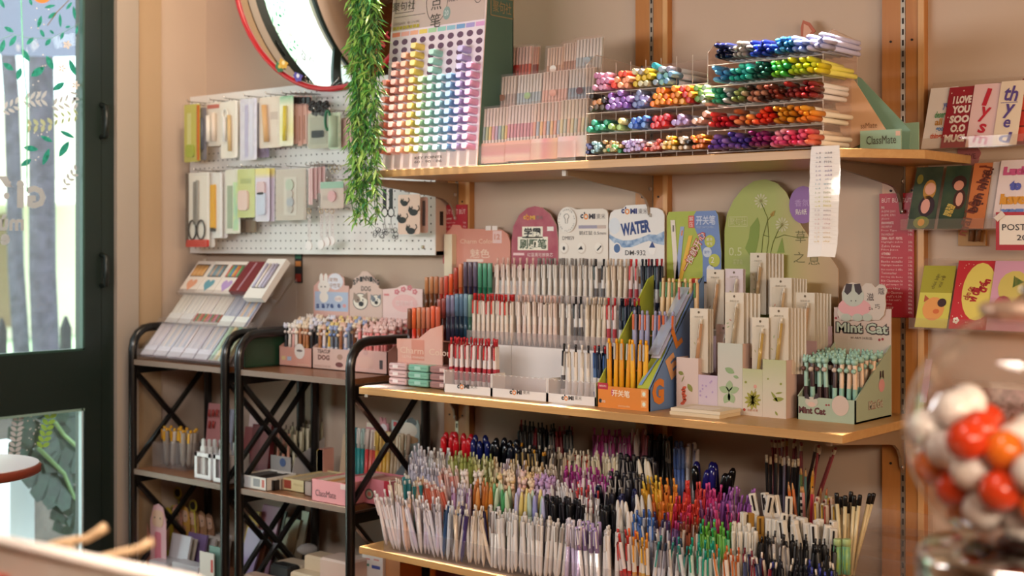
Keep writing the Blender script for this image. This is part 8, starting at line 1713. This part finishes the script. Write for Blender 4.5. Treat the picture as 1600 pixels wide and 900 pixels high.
# ================================================================ postcard racks at the right
CYb, CYt = .03, .092
def card_rack(ybot, x0, label):
    root = thing('card_rack', label, 'rack', (PX(1520, .05), .06, PZ(1500, ybot, CYb)))
    X0 = PX(x0, CYb) - .004; X1 = -.72; z = PZ(1500, ybot, CYb) - .003; cr_ = CLEAR('#fcf9f6', .95, .05, '#efe6de', .15)
    MB().box(X0, X1, CYb - .014, CYb + .012, z - .003, z, cr_).part('ledge', root); MB().box(X0, X1, CYb - .016, CYb - .014, z - .003, z + .022, cr_).part('front_lip', root)
    MB().slab((X0, CYb + .012, z), (X1, CYb + .012, z), (X1, CYt + .012, z + .155), (X0, CYt + .012, z + .155), .003, cr_).part('back_panel', root)
    MB().box(X0 + .02, X0 + .035, CYt + .005, WY, z + .05, z + .09, cr_).box(X1 - .035, X1 - .02, CYt + .005, WY, z + .05, z + .09, cr_).part('wall_mount', root)
    return z
def card(x0, x1, z, h, d, col, label, printer=None, extra=0):
    """postcard leaning on its ledge; d = how far in front of the one before"""
    Y0, Y1 = CYb + .008 - d, CYb + .008 - d + (CYt - CYb) * h / .155; X0, X1 = PX(x0, Y0), PX(x1, Y0)
    rt = thing('postcard', label, 'postcard', ((X0 + X1) / 2, Y0, z), 'postcards in the wall racks')
    q = lambda s, t, k=.0: Vector((X0 + (X1 - X0) * s, Y0 + (Y1 - Y0) * t - .0005 - k, z + h * t + k * .3))
    MB().slab(q(0, 0), q(1, 0), q(1, 1), q(0, 1), .0012, C(col, .35) if isinstance(col, str) else col).part('card', rt)
    if printer:
        m = MB(); B = basis((1, 0, 0), q(0, 1) - q(0, 0)); W_ = X1 - X0
        def T(s, x, y, w_, col_, hh=None, bold=.03, rot=0.0): letter(m, s, q(x, y, .0008), w_ * W_ if w_ else None, C(col_, .5), h=hh * h if hh else None, B=B, bold=bold, rot=rot)
        def D(x, y, rx, ry, col_, n=14, k=.0006): m.add([q(x + rx * cos(2 * pi * i / n), y + ry * sin(2 * pi * i / n), k) for i in range(n)], [tuple(range(n))], C(col_, .5))
        def Q(a0, a1, b0, b1, col_, k=.0004): m.add([q(a0, b0, k), q(a1, b0, k), q(a1, b1, k), q(a0, b1, k)], [(0, 1, 2, 3)], C(col_, .5))
        printer(T, D, Q); m.part('print', rt)
z1 = card_rack(228, 1440, 'upper clear wall rack of lettered postcards'); z2 = card_rack(355, 1414, 'middle clear wall rack of illustrated postcards'); z3 = card_rack(512, 1427, 'lower clear wall rack of bright postcards'); z4 = card_rack(705, 1470, 'lowest clear wall rack, stand-in for bagged goods behind the gumball globe')
def c1(T, D, Q):
    for s, y, c_, x, w_ in (('you', .68, '#6c84c8', .72, .3), ('deserve', .55, '#5c9c6c', .58, .52), ('all', .43, '#c88c3c', .5, .26), ('good', .31, '#5c8cc8', .62, .36), ('things', .19, '#d8684c', .5, .46)): T(s, x, y, w_, c_, .12)
card(1439, 1482, z1, .142, .0, '#f0e6e2', 'white postcard with small multicoloured lettering at the left of the upper rack', c1)
def c2(T, D, Q):
    for s, y, w_ in (('I LOVE', .78, .62), ('YOU', .62, .6), ('SOO', .46, .66), ('O.O', .31, .5), ('MUCH', .15, .8)): T(s, .5, y, w_, '#f2e2da', .14, .06)
    for x, y in ((.1, .9), (.9, .92), (.1, .5), (.92, .35), (.5, .93), (.06, .2)): D(x, y, .02, .012, '#f2e2da', 8)
card(1469, 1516, z1, .14, .005, '#a02434', 'dark red postcard with white bubble lettering in the upper rack', c2)
def c3(T, D, Q):
    for s, y, w_, h_ in (('l', .78, .16, .3), ('y', .5, .34, .26), ('s', .28, .26, .16), ('m', .1, .5, .13)): T(s, .5, y, w_, '#c8283c', h_, .02, -.2)
card(1508, 1554, z1, .142, .009, '#f0cccc', 'pale pink postcard with red script in the upper rack', c3)
def c4(T, D, Q):
    for s, y, w_, h_ in (('th', .8, .6, .26), ('y', .52, .4, .24), ('e', .33, .3, .14), ('d', .12, .5, .18)): T(s, .5, y, w_, '#5c4890', h_, .02, -.15)
    Q(.1, .8, .655, .665, '#5c4890')
card(1550, 1588, z1, .144, .013, '#f0dcc4', 'cream postcard with purple script in the upper rack', c4)
def c5(T, D, Q):
    for j in range(4):
        for i in range(3): Q(.06 + i * .31, .33 + i * .31, .05 + j * .235, .26 + j * .235, ('#d84c38', '#c83c30', '#dc5c44')[(i + j) % 3])
card(1583, 1630, z1, .148, .006, '#7c2c24', 'red tiled postcard at the right of the upper rack', c5)
dkg = MOTTLE('#39473c', '#55604c', 14, .4); dkg2 = MOTTLE('#2f4438', '#4c5c44', 14, .4)
def c6(T, D, Q):
    D(.62, .62, .24, .17, '#b8843c'); D(.6, .36, .3, .17, '#3c2c34'); D(.64, .64, .2, .1, '#e0a48c', 14, .001); D(.56, .36, .17, .12, '#e0a090', 14, .001); D(.5, .1, .3, .1, '#7c8440', 14, .0008); D(.5, .1, .13, .06, '#d89c3c', 10, .0012); D(.2, .8, .12, .08, '#8c8440', 12)
card(1417, 1459, z2, .142, .0, dkg, 'dark green postcard with two faces and a flower at left of the middle rack', c6)
def c7(T, D, Q):
    D(.62, .72, .3, .12, '#3c2420'); D(.62, .68, .2, .08, '#d8947c', 14, .001); D(.72, .46, .24, .16, '#4c2c28'); D(.72, .46, .14, .11, '#e4a894', 14, .001); T('moon to me', .3, .3, .5, '#d8c068', .1, .04, 1.3); T('to the star', .45, .28, .5, '#d8b458', .1, .04, 1.3)
card(1464, 1503, z2, .142, .006, dkg2, 'dark green postcard with yellow vertical lettering in the middle rack', c7)
def c8(T, D, Q): T('mãi bên nhau', .32, .42, None, '#7c3c2c', .16, .02, 1.35); T('bạn nhé.', .66, .58, None, '#5c3430', .2, .02, 1.35); Q(.3, .7, .93, .96, '#7c3424')
card(1507, 1536, z2, .146, .009, '#cf7c4c', 'orange postcard with vertical handwriting in the middle rack', c8)
card(1537, 1550, z2, .148, .004, '#d8ccc8', 'narrow pale sleeve between the orange and white postcards')
def c9(T, D, Q):
    T('Lucky', .5, .82, .8, '#d05c8c', .17, .1); T('to', .46, .62, .3, '#5c64b8', .16, .1); T('have', .45, .42, .66, '#e09c3c', .17, .1); T('you', .45, .2, .6, '#6c8cd0', .17, .1)
card(1549, 1612, z2, .15, .012, '#eedcdc', 'pale pink postcard with fat colourful lettering in the middle rack', c9)
def c10(T, D, Q):
    Q(.0, 1, .56, 1, '#a8a030'); D(.5, .3, .34, .19, '#e8a058'); m_ = ((.2, .47), (.3, .12))
    D(.22, .46, .1, .07, '#b85c3c', 3); D(.74, .4, .14, .07, '#3c2424', 12, .001); D(.6, .26, .1, .04, '#d8703c', 10, .001); T('chúc bạn', .45, .74, .5, '#6c6424', .08, .01, 1.3); T('vui vẻ', .62, .74, .4, '#6c6424', .08, .01, 1.3)
card(1429, 1479, z3, .138, .0, '#d8d060', 'yellow postcard with an orange dog face at the left of the lower rack', c10)
def c11(T, D, Q):
    D(.62, .55, .42, .42, '#e8d468', 20); T('cảm ơn', .36, .52, .36, '#a82428', .1, .03, 1.3); T('vì đã', .52, .5, .4, '#b0242c', .14, .06, 1.3); T('đến', .72, .64, .36, '#b0242c', .16, .06, 1.3)
    for i in range(24): D(R.uniform(.04, .96), R.uniform(.02, .98), .012, .008, '#f0d8c0', 6, .0004)
    for k in range(5): D(.16 + .05 * cos(k * 1.257), .12 + .03 * sin(k * 1.257), .035, .022, '#f4ece0', 8, .001)
card(1482, 1545, z3, .15, .005, '#c8343c', 'red postcard with a yellow blot and red lettering in the lower rack', c11)
def c12(T, D, Q):
    D(.5, .62, .36, .24, '#d8c468', 14); D(.55, .7, .16, .1, '#5c8c4c', 3); D(.3, .36, .2, .14, '#c85c6c', 12); D(.72, .4, .16, .12, '#d89c48', 12)
card(1540, 1610, z3, .15, .009, '#dca4bc', 'pink postcard with green and yellow picture at the frame edge of the lower rack', c12)
for i, (x0, x1, c_, nm) in enumerate(((1474, 1520, '#a8745c', 'brown'), (1515, 1560, '#b8907c', 'tan'), (1552, 1610, '#c08c84', 'rosy'))): card(x0, x1, z4, .14, .003 * i, MOTTLE(c_, '#7c5848', 40, .4), '%s patterned card standing in for bagged goods behind the globe' % nm)  # lowest rack and its cards are made up in place of brown bagged goods
# tags fixed on the wall between the racks
a = P(1513, 240, .13); m = MB(); m.prism([(a.x + .026 * (1 + .06 * cos(9 * t * pi / 18)) * cos(t * pi / 18), a.z + .03 * (1 + .06 * cos(9 * t * pi / 18)) * sin(t * pi / 18)) for t in range(36)], .131, WY, C('#a86468', .5)); letter(m, 'LOVE', (a.x, .131, a.z - .006), .034, C('#6c3c3c', .6), h=.012); m.top('scalloped_tag', 'dusty red scalloped tag on the wall under the upper postcard rack', 'tag')
a, b = P(1495, 384, .12), P(1538, 350, .12); rt = thing('kraft_card', 'kraft card with two brown rolls under the middle postcard rack', 'card', a); MB().box(a.x, b.x, .128, WY, a.z, b.z, C('#b88a54', .6)).part('card', rt)
for k in (.5, .75): MB().tube([(a.x + (b.x - a.x) * k, .122, a.z + .01), (a.x + (b.x - a.x) * k + .004, .122, b.z)], .006, C('#7c5434', .5), 8).part('roll', rt)
Y = -.0; a, b = P(1556, 391, Y), P(1668, 330, Y)
rt = thing('price_sign', 'red framed white sign hanging over the middle postcard rack', 'sign', ((a.x + b.x) / 2, Y, a.z)); MB().box(a.x, b.x, Y, Y + .003, a.z, b.z, C('#b01c28', .5)).part('frame', rt); q = .006; MB().box(a.x + .008, b.x - .008, Y - .0008, Y, a.z + .012, b.z - .007, C('#efe2d4', .5)).part('panel', rt)
m = MB(); kx = (PX(1566, Y)); letter(m, 'POSTCARDS', (PX(1566, Y), Y - .0008, PZ(1580, 355, Y)), (b.x - a.x) * .8, inkd, h=.0135, align='L', bold=.01); letter(m, '20.000đ', (PX(1589, Y), Y - .0008, PZ(1595, 371, Y)), (b.x - a.x) * .5, inkd, h=.0125, align='L', bold=.01); m.part('lettering', rt)
m = MB(); c = P(1562, 338, Y - .002); m.box(-.011, .011, -.0006, .0, -.006, .006, C('#dcc8b4', .3)); o = m.part('tape', rt, local=True); o.location = c - base(rt); o.rotation_euler = (0, radians(-40), 0)
m = MB(); k_ = C('#c8c0b8', .3)
for px in (1563, 1600): m.tube([P(px, 331, Y + .004), P(px + 2, 318, .025)], .0008, k_, 4)
m.part('hanging_wire', rt)
MB().box(PX(1442, .125), PX(1449, .125), .12, WY, PZ(1445, 255, .12), PZ(1445, 228, .12), C('#e4d8d0', .4)).top('rack_strip', 'pale vertical strip joining the upper and middle postcard racks', 'strip')
a, b = P(1437, 628, .1), P(1447, 562, .1); MB().slab((a.x, .1, a.z), (b.x, .1, a.z), (b.x + .006, .12, b.z), (a.x + .006, .12, b.z), .002, C('#d89c9c', .4)).top('postcard', 'narrow pink card edge beside the globe', 'postcard')

# ================================================================ gumball machine close to the camera
GD = 1.30
def near(px, py, d):
    u = (px - 800) / F; r = u * d; return Vector((r * cA - d * sA, CAMY + r * sA + d * cA, CAMZ - (py - CY) / F * d))
gc = near(1612, 676, GD); gr = 194 / F * GD
root = thing('gumball_machine', 'clear globe gumball machine full of orange and white balls close to the camera', 'gumball machine', (gc.x, gc.y, 0))
glb = CLEAR('#fdfbfa', .995, .02, '#ffffff', .8)
prof_ = [(gr * sin(t), -gr * cos(t)) for t in [.42 + (pi - .72) * i / 22 for i in range(23)]]
MB().ring(prof_, glb, 48, True, gc, caps=False).part('globe', root)
chm = C('#d8d2cc', .12, 1.0)
zt = gr * cos(.30)
MB().ring([(gr * .33, zt - .006), (gr * .40, zt), (gr * .41, zt + .007), (gr * .36, zt + .011), (gr * .12, zt + .014), (.004, zt + .016)], C('#d9b8a4', .25, .5), 32, True, gc).part('lid', root)
MB().ring([(.008, zt + .015), (.012, zt + .024), (.006, zt + .03)], chm, 16, True, gc).part('lid_knob', root)
zb = -gr * cos(.42)
MB().ring([(gr * .9, zb - .105), (gr * .9, zb - .012), (gr * .86, zb - .004), (gr * .5, zb + .004)], chm, 40, True, gc).part('collar', root)
MB().ring([(gr * .55, -.30 - gr), (gr * .62, zb - .105)], C('#a81c20', .3), 32, True, gc).part('body', root)
MB().ring([(.02, .02 - gc.z), (.02, -.30 - gr)], chm, 16, True, gc).part('pole', root); MB().ring([(.17, 0 - gc.z), (.16, .02 - gc.z), (.02, .03 - gc.z)], chm, 32, True, gc).part('foot', root)
d_ = Vector((CAMX - gc.x, CAMY - gc.y, 0)).normalized()
MB().ring([(.022, 0), (.022, .012), (.008, .014), (.008, .03)], chm, 16, True, gc + d_ * gr * .58 + Vector((0, 0, zb - .15)), ax=d_).part('coin_knob', root)
br = .019; rb = random.Random(3); balls = []
lvl = gc.z + gr * .06
ball_ms = MB().ball((0, 0, 0), br, OC(.12), 16, 10).mesh('gumball')
st = br * 2.02; qr = Quaternion((.3, .5, .8), .7)
for i in range(-9, 10):
    for j in range(-9, 10):
        for k in range(-9, 10):
            p = qr @ Vector(((2 * i + (j + k) % 2) * st / 2, sqrt(3) * (j + (k % 2) / 3) * st / 2, sqrt(6) / 3 * 2 * k * st / 2))
            p += Vector((rb.uniform(-1, 1), rb.uniform(-1, 1), rb.uniform(-1, 1))) * br * .05
            if p.length > gr - br * .35 or p.z < zb + br * .9: continue
            if p.length > gr - br - .002: p *= (gr - br - .002) / p.length
            if p.z < gr * .02 or (p.z < gr * .22 and rb.random() < .3): balls.append(p)
ok_ = []
for p in sorted(balls, key=lambda p: p.z):
    if all((p - q).length > br * 1.8 for q in ok_): ok_.append(p)
balls = ok_
for i, p in enumerate(balls):
    o = bpy.data.objects.new('gumball', ball_ms); COL.objects.link(o); o.location = gc + p
    k = rb.random(); cn = 'white' if k < .5 else ('orange' if k < .82 else 'red orange'); o.color = rgb({'white': '#efe6e0', 'orange': '#e8741c', 'red orange': '#d83c14'}[cn])
    hgt = 'at the top' if p.z > -.0 else ('in the middle' if p.z > -gr * .5 else 'at the bottom')
    tag(o, '%s gumball %s of the heap inside the globe, %s counted upward' % (cn, hgt, ORD[i]), 'gumball', '%s gumballs %s' % (cn, hgt))
# ================================================================ foreground left: white crate with twigs, the round table by the door
p1, p2 = near(-60, 838, 1.335), near(300, 915, 1.14); zr = p1.z; p2.z = zr
d = (p2 - p1).normalized(); nb = Vector((-d.y, d.x, 0))
if nb.dot(Vector((CAMX, CAMY, 0)) - p1.xy.to_3d()) > 0: nb = -nb
root = thing('wooden_crate', 'blurred white crate close to the camera at the lower left', 'crate', (p1 + p2) / 2 + Vector((0, 0, -.30 - 0)))
wc = MOTTLE('#f0dccc', '#f4e6da', 20, .5)
MB().slab(p1 + Vector((0, 0, -.3)), p2 + Vector((0, 0, -.3)), p2, p1, .012, wc).part('front_panel', root)
MB().tube([p1 + nb * .006, p2 + nb * .006], .0075, C('#f2e4da', .35), 10).part('rim', root)
lo = zr - .16
for a in (p1, p2): MB().slab(Vector((a.x, a.y, lo - .14)), Vector((a.x, a.y, lo - .14)) + nb * .2, Vector((a.x, a.y, lo)) + nb * .2, Vector((a.x, a.y, lo)), .012, wc).part('side_panel', root)
MB().slab(Vector((p1.x, p1.y, lo - .14)) + nb * .2, Vector((p2.x, p2.y, lo - .14)) + nb * .2, Vector((p2.x, p2.y, lo)) + nb * .2, Vector((p1.x, p1.y, lo)) + nb * .2, .012, wc).part('back_panel', root)
MB().slab(Vector((p1.x, p1.y, lo - .13)), Vector((p2.x, p2.y, lo - .13)), Vector((p2.x, p2.y, lo - .13)) + nb * .2, Vector((p1.x, p1.y, lo - .13)) + nb * .2, .01, wc).part('base', root)
q = near(6, 896, 1.262); MB().slab(q - d * .012 - nb * .004 + Vector((0, 0, -.02)), q + d * .012 - nb * .004 + Vector((0, 0, -.02)), q + d * .012 - nb * .004, q - d * .012 - nb * .004, .002, C('#d8543c', .5)).part('red_mark', root)
tb = p1 + (p2 - p1) * .5; hgt = zr - .30
MB().box(min(p1.x, p2.x) - .16, max(p1.x, p2.x) + .02, min(p1.y, p2.y) - .02, max(p1.y, p2.y) + .24, hgt - .03, hgt, WOOD('#b07a4c', '#c08c5c', 0, 5)).top('display_table', 'wooden table carrying the blurred crate, just below the frame', 'table')
o_ = bpy.data.objects['display_table']
for sx in (-.02, 1.02):
    pass
x0_, x1_, y0_, y1_ = min(p1.x, p2.x) - .14, max(p1.x, p2.x), min(p1.y, p2.y), max(p1.y, p2.y) + .22
for (x, y) in ((x0_, y0_), (x1_, y0_), (x0_, y1_), (x1_, y1_)): MB().box(x - .015, x + .015, y - .015, y + .015, 0, hgt - .03, WOOD('#b07a4c', '#c08c5c', 2, 5)).part('leg', o_)
tw = C('#d6b48c', .6)
def twig(pts, rad, side, label):
    w3 = [near(a, b, dd) for a, b, dd in pts]; rt = thing('twig', label, 'twig', w3[0], 'pale wooden twigs in the crate'); MB().tube(w3, rad, tw, 8).part('stem', rt)
    if side: MB().tube([near(a, b, dd) for a, b, dd in side], [rad[0] * .8, rad[0] * .6] if isinstance(rad, list) else rad * .7, tw, 8).part('side_shoot', rt)
twig([(40, 960, 1.36), (55, 860, 1.38), (92, 849, 1.38), (135, 842, 1.38), (152, 832, 1.38), (165, 823, 1.38)], [.004, .0045, .0045, .0045, .005, .0055], [(105, 846, 1.38), (113, 860, 1.375)], 'pale twig pointing up right in front of the door pane')
twig([(110, 960, 1.30), (146, 874, 1.32), (180, 866, 1.32), (215, 858, 1.32), (238, 846, 1.32)], [.0035, .004, .004, .004, .0045], [(150, 880, 1.32), (157, 868, 1.32)], 'second pale twig pointing toward the black rack')
# round table near the door
e = near(58, 735, 3.85); tcx = e - Vector((cA, sA, 0)) * .21
tz = .745
root = thing('round_table', 'small round table with white top and red brown edge by the door', 'table', (tcx.x, tcx.y, 0))
MB().ring([(.20, tz - .028), (.21, tz - .022), (.21, tz - .004), (.205, tz)], C('#8a3c28', .4), 40, True, (tcx.x, tcx.y, 0)).part('edge_band', root); MB().ring([(.205, tz), (.204, tz + .003)], C('#efe9ec', .3), 40, True, (tcx.x, tcx.y, 0)).part('table_top', root)
MB().ring([(.12, 0), (.12, .015), (.022, .03), (.022, tz - .028)], C('#d8d8dc', .3), 20, True, (tcx.x, tcx.y, 0)).part('pedestal', root)
